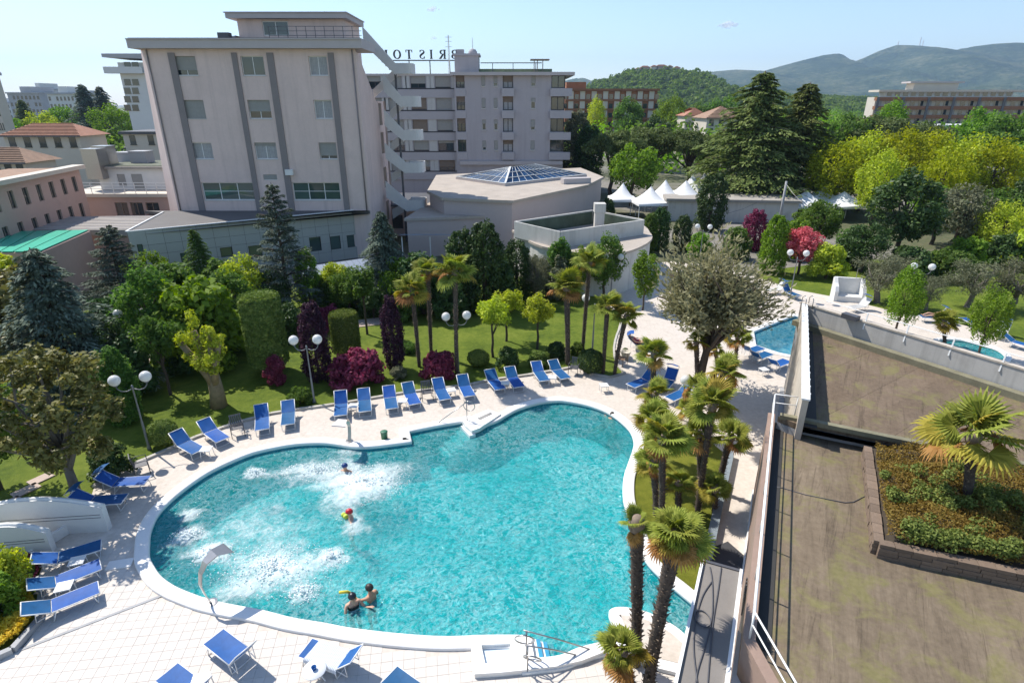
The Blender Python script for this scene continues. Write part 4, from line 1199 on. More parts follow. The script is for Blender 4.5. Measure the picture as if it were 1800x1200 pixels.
# ---------------------------------------------------------------- round pump house with walled flat roof
M_WHT = mat('weathered_white_render', (0.56,0.54,0.50), 0.85, 0.05, 0.7, 0.15, 40, dirt=(0.38,0.35,0.30), dscale=0.5, dlev=(0.55,0.8), streak=0.6)
M_GRNP = mat('green_stained_wall', (0.07,0.10,0.07), 0.9, 0.3, 1.0)
ph = thing('round_pavilion', 'white low round building with a boxy walled roof and a chimney stub', 'building', (0, 48, 0))
RZ = 4.7
q = [G(905,389,RZ), G(985,407,RZ), G(1132,386,RZ), G(1042,369,RZ)]
qq = [Vector((p.x, p.y-48, 0)) for p in q]
t_ = 0.14
for k in range(4):
    a_, b_ = qq[k], qq[(k+1) % 4]
    m_ = MB(); m_.bar(Vector((a_.x,a_.y,RZ-0.68)), Vector((b_.x,b_.y,RZ-0.68)), t_, 1.36); m_.build('roof_wall', M_WHT, ph)
    inn = (sum(qq, Vector())/4); n_ = (inn-(a_+b_)/2).normalized()
    m_ = MB(); d_ = (b_-a_).normalized(); m_.bar(a_+d_*0.15+n_*0.09+Vector((0,0,RZ-0.72)), b_-d_*0.15+n_*0.09+Vector((0,0,RZ-0.72)), 0.03, 1.2); m_.build('inner_lining', M_GRNP, ph)
m_ = MB(); m_.prism([(p.x,p.y) for p in qq], RZ-1.5, RZ-1.3); m_.build('upper_roof', M_PAVT, ph)
drum = [G(903,412,3.0), G(945,437,3.0), G(985,446,3.0), G(1040,455,3.0), G(1090,452,3.0), G(1125,440,3.0), G(1142,427,3.0), G(1139,416,3.0), G(1120,400,3.0), G(1040,380,3.0)]
dl = smooth_loop([(p.x, p.y-48) for p in drum], 4, True, {0,9})
if area2(dl) < 0: dl = dl[::-1]
m_ = MB(); m_.prism(dl, 0, 3.2); m_.build('drum_wall', M_WHT, ph)
m_ = MB(); m_.prism(offset_loop(dl, 0.15), 3.201, 3.39); m_.build('drum_roof', M_PAVT, ph)
for k in range(7):
    # louvre panels on the drum
    i = int(len(dl)*(0.30+0.03*k)); p0, p1 = Vector(dl[i]), Vector(dl[(i+1)%len(dl)])
c_ = G(1052,402,RZ-1.3); m_ = MB(); m_.boxr((c_.x, c_.y-48, RZ-0.55), (0.85,0.85,1.5)); m_.boxr((c_.x, c_.y-48, RZ+0.62), (1.0,1.0,0.8)); m_.build('chimney', M_WHT, ph)

# ---------------------------------------------------------------- tents beyond
M_TENT = mat('white_tent_fabric', (0.72,0.72,0.71), 0.7, 0.03, 1)
def tent(px_, py_, w, h, label, eave=2.2):
    g_ = G(px_, py_)
    t = thing('pagoda_tent', label, 'tent', g_, rnd.uniform(-0.2,0.3), 'white pagoda tents')
    m_ = MB(); n_ = 8; V = []; F = []
    for r_ in range(n_+1):
        f = r_/n_; hw = w/2*(1-f); z = eave + h*(f**1.7)
        V += [(-hw,-hw,z),(hw,-hw,z),(hw,hw,z),(-hw,hw,z)]
    for r_ in range(n_):
        for k in range(4):
            j = (k+1) % 4; F.append((r_*4+k, r_*4+j, r_*4+4+j, r_*4+4+k))
    for k in range(4):
        j = (k+1) % 4; a_, b_ = V[k], V[j]
        o_ = len(V); V += [(a_[0]*1.002,a_[1]*1.002,eave-0.35),(b_[0]*1.002,b_[1]*1.002,eave-0.35)]; F.append((o_, o_+1, j, k))
    m_.add(V, F); m_.build('roof', M_TENT, t, True)
    for sx in (-1,1):
        for sy in (-1,1):
            m_ = MB(); m_.box(sx*w*0.47-0.04, sx*w*0.47+0.04, sy*w*0.47-0.04, sy*w*0.47+0.04, 0, eave); m_.build('leg', M_FRAME_W, t)
    return t
tl_ = ['leftmost white pagoda tent beside the flat-roofed round building','second white pagoda tent, low, left of the tent cluster','white pagoda tent in the middle of the cluster before the cedars','tallest white pagoda tent in the cluster, front','white pagoda tent at the back of the cluster','right tent of the cluster, half behind the dark conifer']
for i, (x_, y_, w_, h_) in enumerate(((1092,376,3.6,2.0),(1140,383,4.2,1.9),(1165,376,4.4,2.4),(1200,378,5.0,2.4),(1212,366,4.6,2.6),(1232,362,4.4,2.6))):
    tent(x_, y_, w_, h_, tl_[i])
for i, (x_, y_, w_, h_) in enumerate(((1410,384,5.0,1.6),(1440,378,5.0,1.9),(1475,384,5.0,1.5))):
    tent(x_, y_, w_, h_, ['left tent of the crumpled white tents by the wire pole','middle tent of the white tents by the wire pole','right tent of the white tents by the wire pole'][i], 2.0)
# long low grey roof wall between the tent groups
lowb = thing('low_bar_building', 'long low grey flat roof between the tents and the shrubs', 'building', G(1290,392))
m_ = MB(); m_.boxr((0,3,1.25),(16,5,2.5),-0.12); m_.build('wall', M_WHT, lowb)
m_ = MB(); m_.boxr((0,3,2.7),(16.6,5.6,0.35),-0.12); m_.build('roof', M_ROOFG, lowb)
pole = thing('wire_pole', 'concrete wire pole standing between the tents', 'pole', G(1368,402))
m_ = MB(); m_.tube([(0,0,0),(0,0,5.6)], [0.2,0.13], 8); m_.build('shaft', M_CONC, pole, True)
m_ = MB()
e1 = G(1280,375,2.9) - pole.location; e2 = G(1440,372,3.4) - pole.location
for e in (e1, e2): m_.tube([(0,0,5.3)] + [tuple(Vector((0,0,5.3)).lerp(e, f) - Vector((0,0,0.5*4*f*(1-f)))) for f in (0.25,0.5,0.75,1.0)], 0.025, 4)
m_.build('wire', M_IRON, pole)

# flat-roofed link between hotel wing and pavilion, with a blue glass canopy before it
lk = thing('service_link', 'low dark flat-roofed link between the hotel wing and the pavilion', 'building', (0, 66, 0))
xa_, xb_ = D(668,350,66).x, D(792,350,66).x
m_ = MB(); m_.box(xa_, xb_, 0, 9, 0, 3.4); m_.build('wall', M_PAV, lk)
m_ = MB(); m_.box(xa_-0.2, xb_+0.2, -0.3, 9.2, 3.401, 3.6); m_.build('roof', M_ROOFD, lk)
for k in range(4):
    m_ = MB(); x0_ = xa_ + 1.2 + k*1.9; m_.box(x0_, x0_+1.2, -0.03, 0.01, 0.9, 2.4); m_.build('window', M_GLASS, lk)
gcn = thing('glass_canopy', 'blue glass canopy on thin posts left of the dark evergreens', 'canopy', G(757,412,2.8))
for k in range(5):
    m_ = MB(); m_.boxr((-2.2+k*1.1,0,0),(1.06,1.5,0.03),0,R(-10)); m_.build('pane', glass_mat('blue_canopy_glass',(0.10,0.22,0.38),0.1), gcn)
for k in range(3):
    m_ = MB(); m_.tube([(-2.6+k*2.6,-0.6,-2.8),(-2.6+k*2.6,-0.6,-0.1)], 0.05, 6); m_.build('post', M_FRAME_W, gcn)
# ================================================================ flat-roofed wing on the right
U = Vector((0.4215, 0.9068, 0)); V_ = Vector((0.9068, -0.4215, 0))
M_LEDGE = mat('terracotta_ledge', (0.29,0.20,0.155), 0.85, 0.1, 1.2, 0.2, 30, dirt=(0.20,0.15,0.12))
M_WHITE = mat('white_paint', (0.78,0.78,0.76), 0.5, 0.03, 2)
M_PARA = mat('pale_parapet_render', (0.52,0.455,0.375), 0.85, 0.06, 0.8, 0.2, 30, dirt=(0.36,0.32,0.26), dscale=1.5, dlev=(0.50,0.72), streak=0.3)
M_GREYW = mat('grey_wall_render', (0.45,0.43,0.40), 0.85, 0.05, 0.8, 0.2, 30, dirt=(0.33,0.31,0.28), streak=0.6)
def m_felt(name, a, b, c_):
    m, n, l = new_mat(name)
    co = coords(n)
    f = noise(n, l, co, 0.7, 6, 0.65); g_ = noise(n, l, co, 7, 5, 0.7); h = noise(n, l, mapping(n, l, mapping(n, l, co, (1,1,1), (0,0,R(-65))), (0.22,2.6,1)), 1.2, 6, 0.75, 0.4)
    col = ramp(n, l, f, [(0.36, a), (0.64, b)])
    col = mixc(n, l, ramp(n, l, h, [(0.42,(0,0,0)),(0.66,(1,1,1))]), col, c_)
    st_ = noise(n, l, mapping(n, l, mapping(n, l, co, (1,1,1), (0,0,R(-58))), (0.12,3.2,1), (0,0,0), (3.3,1.7,0)), 2.2, 6, 0.8, 0.6)
    col = mixc(n, l, ramp(n, l, st_, [(0.54,(0,0,0)),(0.64,(0.7,0.7,0.7))]), col, [x*0.35 for x in c_])
    moss = noise(n, l, co, 0.9, 5, 0.7, 0.5)
    col = mixc(n, l, ramp(n, l, moss, [(0.50,(0,0,0)),(0.64,(0.9,0.9,0.9))]), col, (0.185,0.175,0.06))
    col = mixc(n, l, 0.35, col, ramp(n, l, g_, [(0.25,(0.08,0.062,0.045)),(0.75,(0.26,0.20,0.14))]))
    oi = n.new('ShaderNodeObjectInfo'); hs = n.new('ShaderNodeHueSaturation'); l.new(col, hs.inputs['Color'])
    l.new(mathn(n, l, 'ADD', mathn(n, l, 'MULTIPLY', oi.outputs['Random'], 0.16), 0.92), hs.inputs['Value'])
    p = n.new('ShaderNodeBsdfPrincipled'); l.new(hs.outputs[0], p.inputs['Base Color']); p.inputs['Roughness'].default_value = 0.95; p.inputs['Specular IOR Level'].default_value = 0.15
    l.new(bump(n, l, g_, 0.6, 0.02), p.inputs['Normal'])
    out(n, l, p.outputs[0]); return m
M_FELTA = m_felt('weathered_roof_felt', (0.155,0.118,0.08), (0.235,0.185,0.128), (0.115,0.088,0.06))
M_FELTB = m_felt('brown_roof_felt', (0.14,0.10,0.07), (0.20,0.15,0.108), (0.115,0.083,0.058))
ZA, ZL, ZB = 3.25, 3.6, 3.75
def PUV(u, v, z=0.0): return Vector((U.x*u + V_.x*v, U.y*u + V_.y*v, z))
wing = thing('flat_roofed_wing', 'flat-roofed wing with weathered brown roofing felt on two levels', 'building', (8, 14, 0))
WO = -wing.location
def wb(mb, name, m, smooth=False):
    o = mb.build(name, m, wing, smooth); o.location = WO; return o
Lf = PUV(20.7, 0.69, ZL); Ln = PUV(10.1, 0.69, ZL)          # top of the long outer wall, far and near ends
ch = (G(1385,1200,4.3) - G(1315,1077,4.3)); ch.z = 0; ch.normalize()
Le = Ln + ch*7.0
chn = Vector((-ch.y, ch.x, 0));  chn = chn if chn.dot(V_) > 0 else -chn
S0 = G(1372,733,ZB); S1 = G(1637,787,ZB); sdv = (S1-S0); sdv.z = 0; sdv.normalize()
S0 = S0 - sdv*((S0.dot(V_)-1.0)/sdv.dot(V_)); S2 = S0 + sdv*16
C0 = PUV(31.0, 1.60, 4.85); C1 = PUV(19.9, 1.60, 4.85)
W1 = Vector((14.49,27.43,0)); wdv = Vector((0.517,-0.856,0)); W2 = W1 + wdv*18
# roof level A: felt strips side by side, each its own piece
inner0 = Lf + V_*0.22 + U*0.4; innerN = Ln + V_*0.22
polyA = [(S0.x,S0.y), (S2.x,S2.y), (S2.x-6,S2.y-14), ((Le+chn*0.2).x,(Le+chn*0.2).y), ((Ln+chn*0.2+V_*0.08).x,(Ln+chn*0.2+V_*0.08).y), (inner0.x,inner0.y)]
if area2(polyA) < 0: polyA = polyA[::-1]
def clip(poly, p, n_):
    """keep the side of the polygon where (x-p).n >= 0"""
    out_ = []; k = len(poly)
    for i in range(k):
        a, b = Vector(poly[i]), Vector(poly[(i+1)%k]); da, db = (a-p).dot(n_), (b-p).dot(n_)
        if da >= 0: out_.append((a.x,a.y))
        if (da >= 0) != (db >= 0):
            q = a + (b-a)*(da/(da-db)); out_.append((q.x,q.y))
    return out_
def strips(poly, z, d, w, m, name='felt_strip', thick=0.006):
    n_ = Vector((-d.y, d.x)); ss = [Vector(p).dot(n_) for p in poly]
    s = min(ss); k = 0
    while s < max(ss):
        c_ = clip(clip(poly, n_*s, n_), n_*(s+w+0.05), -n_)
        if len(c_) >= 3 and abs(area2(c_)) > 0.02:
            mb = MB(); mb.prism(c_, z-0.2, z + thick*(1 + k % 2)); wb(mb, name, m)
        s += w; k += 1
strips(polyA, ZA, Vector((U.x,U.y)), 1.0, M_FELTA)
wb(MB().prism(polyA, ZA-0.6, ZA-0.22), 'roof_slab', M_CONC)
polyB = [((C1+V_*0.2).x,(C1+V_*0.2).y),(S0.x,S0.y),(S2.x,S2.y),(W2.x,W2.y),(W1.x,W1.y)]
if area2(polyB) < 0: polyB = polyB[::-1]
sdir = (G(1560,700,ZB)-G(1450,760,ZB)); sdir = Vector((sdir.x,sdir.y)).normalized()
strips(polyB, ZB, sdir, 1.0, M_FELTB)
wb(MB().prism(polyB, ZA-0.6, ZB-0.22), 'roof_slab', M_CONC)
# step between the levels with a pale lip
M_MOSSY = mat('mossy_concrete', (0.20,0.185,0.12), 0.95, 0.2, 2, 0.3, 40)
wb(MB().bar(S0+sdv*0.05+Vector((0,0,0.05)), S2+Vector((0,0,0.05)), 0.22, 0.16), 'step_lip', M_MOSSY)
# outer walls of level A: tall terracotta render, white foot line, thin white coping, dark inner face
M_BIT = mat('dark_bitumen', (0.035,0.033,0.03), 0.8, 0.1, 2)
for a_, b_, nn in ((Lf, Ln, V_), (Ln, Le, chn)):
    d_ = (b_-a_).normalized(); k_ = 0.004 if nn is chn else 0.0
    wb(MB().bar(a_+nn*0.10+Vector((0,0,-ZL/2-0.02-k_)), b_+nn*0.10+Vector((0,0,-ZL/2-0.02-k_)), 0.20, ZL-0.06), 'outer_wall', M_LEDGE)
    wb(MB().bar(a_+nn*0.10+Vector((0,0,0.0-k_)), b_+nn*0.10+Vector((0,0,0.0-k_)), 0.24, 0.05), 'coping', M_LEDGE)
    wb(MB().bar(a_-nn*0.02+Vector((0,0,-ZL+0.13)), b_-nn*0.02+Vector((0,0,-ZL+0.13)), 0.05, 0.22), 'wall_foot', M_WHITE)
    wb(MB().bar(a_+nn*0.215+Vector((0,0,-0.24)), b_+nn*0.215+Vector((0,0,-0.24)), 0.025, 0.42), 'parapet_lining', M_BIT)
wb(MB().bar(Lf+V_*0.40+Vector((0,0,ZA-ZL+0.022)), Ln+V_*0.40+Vector((0,0,ZA-ZL+0.022))+U*0.2, 0.32, 0.016), 'gutter', M_BIT)
gB = C1 + V_*0.42; gB = Vector((gB.x,gB.y,ZB+0.02)); wb(MB().bar(gB, gB+(C0-C1)*0.95, 0.42, 0.016), 'gutter', M_BIT)
for k in range(7):
    p = PUV(12.3+0.13*k, 0.675, 2.35); wb(MB().boxr(p, (0.05,0.04,0.5), math.atan2(U.y,U.x)), 'vent_slat', M_IRON)
# white awning in the corner between canopy and chamfered wall
q_ = [G(x_,y_,2.55) for x_,y_ in ((1297,1106),(1374,1206),(1300,1420),(1262,1400),(1284,1200))]
wb(MB().prism([(p.x,p.y) for p in q_], 2.45, 2.55), 'corner_awning', M_WHITE)
M_TEAL = glass_mat('teal_tinted_glass', (0.02,0.16,0.16))
for k in range(4):
    p = Ln + ch*(0.5+1.3*k) - chn*0.004; q = p + ch*1.0
    wb(MB().add([(p.x,p.y,0.5),(q.x,q.y,0.5),(q.x,q.y,2.3),(p.x,p.y,2.3)], [(0,1,2,3)]), 'window', M_TEAL)
# railing
RB = G(1343,800,4.3); 
r_far = Lf + V_*0.10; r_near = Ln + V_*0.10 + U*0.05; r_end = Le + chn*0.10
rail = thing('roof_railing', 'white metal railing along the terracotta ledge of the flat roof', 'railing', (r_far.x, r_far.y, ZL))
def railing(root, pts, h, spacing, m, r_=0.022):
    o = -root.location
    for i in range(len(pts)-1):
        a_, b_ = Vector(pts[i]), Vector(pts[i+1]); L_ = (b_-a_).length
        for zz in (h, h*0.55):
            m_ = MB(); m_.tube([a_+Vector((0,0,zz)), b_+Vector((0,0,zz))], r_ if zz == h else r_*0.8, 7); m_.build('rail', m, root, True).location = o
        k = max(1, round(L_/spacing))
        for j in range(k + (1 if i == len(pts)-2 else 0)):
            p = a_.lerp(b_, j/k); m_ = MB(); m_.tube([p, p+Vector((0,0,h))], r_, 6); m_.build('post', m, root, True).location = o
rc = PUV(20.9, 1.55, ZL)
railing(rail, [rc, r_far + U*0.1, r_near, r_end], 0.75, 1.9, M_WHITE)
# wide pale parapet C, standing above level B
cd_ = (C0-C1); cd_.z = 0; cl = cd_.length; cd_.normalize()
par = thing('boundary_wall', 'tall pale sunlit wall with a clipped white coping running away beside the upper roof', 'wall', (C1.x, C1.y, 0))
ang_c = math.atan2(cd_.y, cd_.x)
npan = 9
for k in range(npan):
    c_ = V_*0.1 + cd_*(cl*((k+0.5)/npan)) - cd_*0.1
    pm = MB(); pm.boxr((c_.x, c_.y, 2.4), (cl/npan-0.006, 0.20, 4.8), ang_c); pm.build('wall_panel', M_PARA, par)
c_ = V_*0.1 + cd_*(cl/2) - cd_*0.1
pm = MB(); pm.boxr((c_.x, c_.y, 4.835), (cl+0.1, 0.26, 0.06), ang_c); pm.build('coping', M_WHITE, par)
for k in range(18):
    p = V_*0.13 + cd_*(cl*(k+0.5)/18); pm = MB(); pm.boxr((p.x, p.y, 4.80), (0.08, 0.24, 0.16), ang_c); pm.build('coping_clip', M_WHITE, par)
pm = MB(); p0 = -V_*0.14; p1 = p0 + cd_*cl; pm.bar((p0.x,p0.y,0.05),(p1.x,p1.y,0.05),0.22,0.03); pm.build('foot_channel', M_CONC, par)
# railed wall behind the upper roof
bw = thing('roof_boundary_wall', 'grey rendered wall with a thin white rail behind the upper roof', 'wall', (W1.x, W1.y, 0))
pm = MB(); c_ = wdv*9; pm.boxr((c_.x, c_.y, 2.4), (18, 0.2, 4.8), math.atan2(wdv.y, wdv.x)); pm.build('wall', M_GREYW, bw)
pm = MB(); pm.boxr((c_.x, c_.y, 4.85), (18.1, 0.26, 0.07), math.atan2(wdv.y, wdv.x)); pm.build('coping', M_PARA, bw)
nin = Vector((-wdv.y, wdv.x, 0)); nin = nin if nin.dot(U) < 0 else -nin
pm = MB(); a_ = nin*0.35; pm.bar((a_.x,a_.y,ZB+0.14), tuple(a_+wdv*18+Vector((0,0,ZB+0.14))), 0.35, 0.26); pm.build('gutter_upstand', M_MOSSY, bw)
pm = MB(); pm.tube([(wdv*1.2+Vector((0,0,5.25))), (wdv*18+Vector((0,0,5.25)))], 0.018, 6); pm.build('rail', M_WHITE, bw)
for k in range(9):
    p = wdv*(3.2+1.75*k); pm = MB(); pm.bar(p+Vector((0,0,4.5))+nin*0.12, p+Vector((0,0,5.25)), 0.05); pm.build('post', M_WHITE, bw)
p = wdv*2.6 + nin*0.25
pm = MB(); pm.boxr((p.x,p.y,4.95),(0.7,0.35,0.22),math.atan2(wdv.y,wdv.x)); pm.build('floodlight', M_IRON, bw)
# hoop ladder at the far end of the parapet
hl = thing('hoop_ladder', 'small steel ladder hoops at the far end of the pale parapet', 'ladder', tuple(C0 - V_*0.05 - cd_*0.3))
for s_ in (0, 0.35):
    pm = MB(); pm.tube([(s_,0,-0.5),(s_,0,0.35),(s_,-0.2,0.5),(s_,-0.4,0.35),(s_,-0.4,-0.1)], 0.02, 6); pm.build('rail', M_STEEL, hl, True)
# planter with stone courses
M_STONE = mat('brown_planter_stone', (0.19,0.135,0.095), 0.9, 0.15, 3, 0.4, 30, island=0.35)
M_SOIL = mat('dark_soil', (0.06,0.045,0.03), 0.95, 0.2, 4)
PZ = ZA + 0.46
pp = [G(x_, y_, PZ) for x_, y_ in ((1526,783),(1546,950),(1800,1003),(1960,1040),(1960,860),(1640,786))]
planter = thing('roof_planter', 'angular stone planter on the lower roof', 'planter', (pp[1].x, pp[1].y, ZA))
rg = random.Random(5); bricks = 0
stone_me = []
for k in range(4):
    mb = MB(); mb.box(-0.5,0.5,-0.5,0.5,-0.5,0.5); stone_me.append(mb.mesh('stone', M_STONE))
for i in range(5):
    a_, b_ = pp[i], pp[i+1]; d_ = (b_-a_); d_.z = 0; L_ = d_.length; d_.normalize()
    th = math.atan2(d_.y, d_.x)
    for r_ in range(4):
        s = 0.0
        while s < L_ - 0.03:
            w_ = min(rg.uniform(0.28,0.55), L_-s)
            c_ = a_ + d_*(s+w_/2) + Vector((0,0,-PZ + ZA + 0.055 + 0.11*r_)) - planter.location
            o = obj('stone', stone_me[rg.randrange(4)], planter, c_, th)
            o.scale = (w_-0.012, 0.24 + rg.uniform(-0.02,0.02), 0.10)
            s += w_; bricks += 1
mb = MB(); mb.prism([((p-planter.location).x,(p-planter.location).y) for p in pp], 0.02, 0.36); mb.build('soil', M_SOIL, planter)
# black cable on the roof
cab = thing('roof_cable', 'thin black cable lying across the weathered roof to the planter', 'cable', G(1375,857,ZA))
cp = [G(x_,y_,ZA+0.02) - cab.location for x_,y_ in ((1362,855),(1375,857),(1415,869),(1455,877),(1485,883),(1500,882),(1520,872))]
MB().tube(cp, 0.014, 5).build('cable', M_IRON, cab, True)
# ---------------------------------------------------------------- canopy over the walkway with loose cables
CZ = 3.0
cq = [G(1235,985,CZ), G(1304,1004,CZ)]
cu = U
walk = thing('walkway_canopy', 'grey felt walkway canopy with white edges and loose black cables', 'canopy', (cq[0].x, cq[0].y, 0))
co_ = -walk.location
cr_ = cq[1]; cl0 = cq[0]
n0, n1 = cl0 - U*9, cr_ - U*9
mb = MB(); mb.prism([(p.x,p.y) for p in (cl0,cr_,n1,n0)], CZ-0.18, CZ); mb.build('roof', mat('grey_mineral_felt', (0.215,0.195,0.175), 0.95, 0.06, 1.5, 0.3, 60, dirt=(0.17,0.155,0.14)), walk).location = co_
for a_, b_ in ((cl0,n0),(cr_-V_*0.02,n1-V_*0.02)):
    mb = MB(); mb.bar(a_+Vector((0,0,-0.03)), b_+Vector((0,0,-0.03)), 0.07, 0.22); mb.build('edge_trim', M_WHITE, walk).location = co_
mb = MB(); mb.bar(cl0+Vector((0,0,-0.07)), cr_+Vector((0,0,-0.07)), 0.08, 0.2); mb.build('edge_trim', M_IRON, walk).location = co_
for k in range(4):
    p = cl0 - U*(0.3+2.6*k) + V_*0.12
    mb = MB(); mb.tube([(p.x,p.y,0),(p.x,p.y,CZ-0.18)], 0.05, 8); mb.build('post', M_WHITE, walk, True).location = co_
CABLES = [[(1248,996),(1252,1020),(1253,1060),(1250,1095),(1238,1140),(1225,1185),(1222,1230)],
          [(1268,997),(1262,1040),(1254,1090),(1248,1150),(1242,1230)],
          [(1251,1022),(1236,1045),(1225,1080),(1220,1115),(1220,1150),(1226,1200)]]
for k, c_ in enumerate(CABLES):
    P = [G(x_,y_,CZ+0.015) for x_,y_ in c_]; sp = smooth_loop([(p.x,p.y) for p in P], 5, False)
    mb = MB(); mb.tube([(p[0],p[1],CZ+0.016) for p in sp], 0.016, 5); mb.build('cable', M_IRON, walk, True).location = co_
c_ = G(1235,1088,CZ); mb = MB(); mb.tube([(c_.x+0.17*math.cos(t), c_.y+0.24*math.sin(t), CZ+0.03) for t in [2*math.pi*k/24 for k in range(24)]], 0.016, 5, closed=True); mb.build('cable', M_IRON, walk, True).location = co_
# low wall along the service path
lwp = [(1283,803),(1262,895),(1243,985)]
kerb(lwp, 0.30, 0.34, 'path_wall', 'low blue-grey wall between the palm strip and the service path', mat('blue_grey_coping', (0.20,0.235,0.26), 0.7, 0.1, 3))
m_ = MB(); c_ = G(1270,985,0.04); m_.boxr((c_.x,c_.y,0.05),(1.6,1.2,0.05),0.43); o = m_.build('canopy_shade_sheet', mat('dark_shade_sheet',(0.05,0.05,0.055),0.9)); tag(o, 'dark sheet painting the shade under the end of the grey walkway canopy', 'mat')  # dark sheet added as ground shade under the canopy end; no mat lies there
# ================================================================ neighbouring and distant buildings
M_PINK = mat('pink_render', (0.47,0.335,0.285), 0.85, 0.05, 0.4, 0.1, 40, dirt=(0.40,0.30,0.26))
M_CREAM = mat('cream_render', (0.55,0.50,0.42), 0.85, 0.04, 0.4)
M_WHTB = mat('white_render', (0.62,0.62,0.60), 0.85, 0.04, 0.3)
M_GREYB = mat('grey_concrete_block', (0.40,0.40,0.41), 0.85, 0.06, 0.3)
M_TILE = mat('red_roof_tile', (0.36,0.165,0.10), 0.85, 0.16, 1.5, 0.4, 20, dirt=(0.30,0.15,0.09))
M_TILE2 = mat('old_brown_roof_tile', (0.30,0.185,0.12), 0.9, 0.2, 1.5, 0.4, 20, dirt=(0.18,0.12,0.08))
M_BRICK = mat('orange_brown_brick', (0.30,0.125,0.06), 0.85, 0.12, 0.6)
M_BROWN = mat('brown_balcony_panel', (0.24,0.105,0.05), 0.8, 0.1, 0.6)
PANE = {}
def pane_me(w, h, m, name='window'):
    k = (round(w,1), round(h,1), m.name)
    if k not in PANE:
        b = MB(); b.box(-w/2, w/2, -0.05, 0.02, 0, h); b.box(-w/2-0.08, w/2+0.08, -0.10, 0.0, -0.1, -0.001); PANE[k] = b.mesh(name, m)
    return PANE[k]
def block(root, x0, x1, y0, y1, z0, z1, m, name='wall'):
    b = MB(); b.box(x0, x1, y0, y1, z0, z1); return b.build(name, m, root)
def grid_windows(root, x0, x1, y, rows, n, w, h, m, skip=0.0, rz=0.0, seed=1):
    rs_ = random.Random(seed)
    for z in rows:
        for k in range(n):
            if rs_.random() < skip: continue
            obj('window', pane_me(w, h, m), root, (x0 + (x1-x0)*(k+0.5)/n, y-0.01, z))
def hip_roof(root, x0, x1, y0, y1, z, h, m, o=0.5, gable=False):
    x0 -= o; x1 += o; y0 -= o; y1 += o
    cy = (y0+y1)/2; in_ = 0 if gable else (y1-y0)/2*0.9
    V = [(x0,y0,z),(x1,y0,z),(x1,y1,z),(x0,y1,z),(x0+in_,cy,z+h),(x1-in_,cy,z+h)]
    b = MB(); b.add(V, [(0,1,5,4),(1,2,5),(2,3,4,5),(3,0,4),(3,2,1,0)]); r_ = b.build('roof', m, root)
    b = MB(); b.bar((x0,y0-0.08,z-0.05),(x1,y0-0.08,z-0.05),0.14,0.14); b.build('gutter', M_IRON, r_)
    # tile courses as raised rows on the slope facing us
    b = MB(); nrow = 9
    for k in range(nrow):
        f = (k+0.5)/nrow
        a_ = Vector(V[0]).lerp(Vector(V[4]), f); c_ = Vector(V[1]).lerp(Vector(V[5]), f)
        b.bar(a_+Vector((0,0,0.04)), c_+Vector((0,0,0.04)), (y1-y0)/2/nrow*0.5, 0.03)
    b.build('tile_course', m, r_)
    return r_
# --- grey flat roof with the green cover, far left middle
gr = thing('low_flat_roof', 'long pale grey flat roof at the left, before the pink houses', 'roof', (-46, 50, 0))
gp = [G(x_,y_,4.2) for x_,y_ in ((-160,404),(228,404),(290,379),(-160,384))]
mb = MB(); mb.prism([(p.x+46,p.y-50) for p in gp], 3.7, 4.2); mb.build('roof_slab', M_ROOFG, gr)
for k in range(9):
    a_ = gp[0].lerp(gp[3], (k+0.5)/9); b_ = gp[1].lerp(gp[2], (k+0.5)/9)
    mb = MB(); mb.bar((a_.x+46,a_.y-50,4.22),(b_.x+46,b_.y-50,4.22),0.12,0.05); mb.build('seam', M_CORN, gr)
mb = MB(); mb.prism([(p.x+46+(0.6 if i<2 else 0),p.y-50+(0.5 if i<2 else -0.5)) for i,p in enumerate(gp)], 0, 3.7); mb.build('wall', M_PINK, gr)
gc = thing('green_pool_cover', 'bright green translucent roof panels at the left edge', 'roof', (-40, 42, 0))
M_GREEN = mat('green_sheet', (0.02,0.40,0.26), 0.35, 0.12, 0.8)
gq = [G(x_,y_,4.35) for x_,y_ in ((-160,442),(70,442),(158,404),(-160,410))]
nst = 10
for k in range(nst):
    f0, f1 = k/nst, (k+1)/nst-0.01
    q = [gq[0].lerp(gq[1],f0), gq[0].lerp(gq[1],f1), gq[3].lerp(gq[2],f1), gq[3].lerp(gq[2],f0)]
    mb = MB(); mb.prism([(p.x+40,p.y-42) for p in q], 4.30, 4.36); mb.build('roof_sheet', M_GREEN, gc)
mb = MB(); mb.prism([(p.x+40,p.y-42) for p in gq], 0, 4.25); mb.build('wall', M_PINK, gc)
# --- pink house, wall receding on the left
pk = thing('pink_house', 'long pink house at the left edge with small dark windows and pale cornice', 'building', (-42, 48, 0))
P0, P1 = G(-40,322,8.6), G(136,289,8.6)
dvp = (P1-P0); Lp = math.hypot(dvp.x, dvp.y); pk.location = (P0.x, P0.y, 0); pk.rotation_euler = (0,0,math.atan2(dvp.y, dvp.x))
pw_ops = []
for r_ in range(3):
    for k in range(7):
        xx = 1.0 + (Lp-2)*k/6.4
        pw_ops.append((round(xx,2), round(xx+0.75,2), 1.2+2.5*r_, 2.6+2.5*r_))
mb = MB(); facade(mb, Lp, 0, 8.2, pw_ops, 0.0, 0.2); mb.build('wall', M_PINK, pk)
for q in pw_ops: window(pk, *q, 0.14, 2, 1, frame=M_SHUTB, sill=False, fw=0.05)
mb = MB(); mb.box(-0.3, Lp+0.3, -0.5, 0.6, 8.2, 8.55); mb.build('cornice', M_CREAM, pk)
mb = MB(); mb.box(-0.2, Lp, 0.61, 6, 8.0, 8.3); mb.build('roof', M_TILE2, pk)
mb = MB(); mb.box(Lp-0.02, Lp, 0.001, 6, 0, 8.2); mb.build('end_wall', M_PINK, pk)
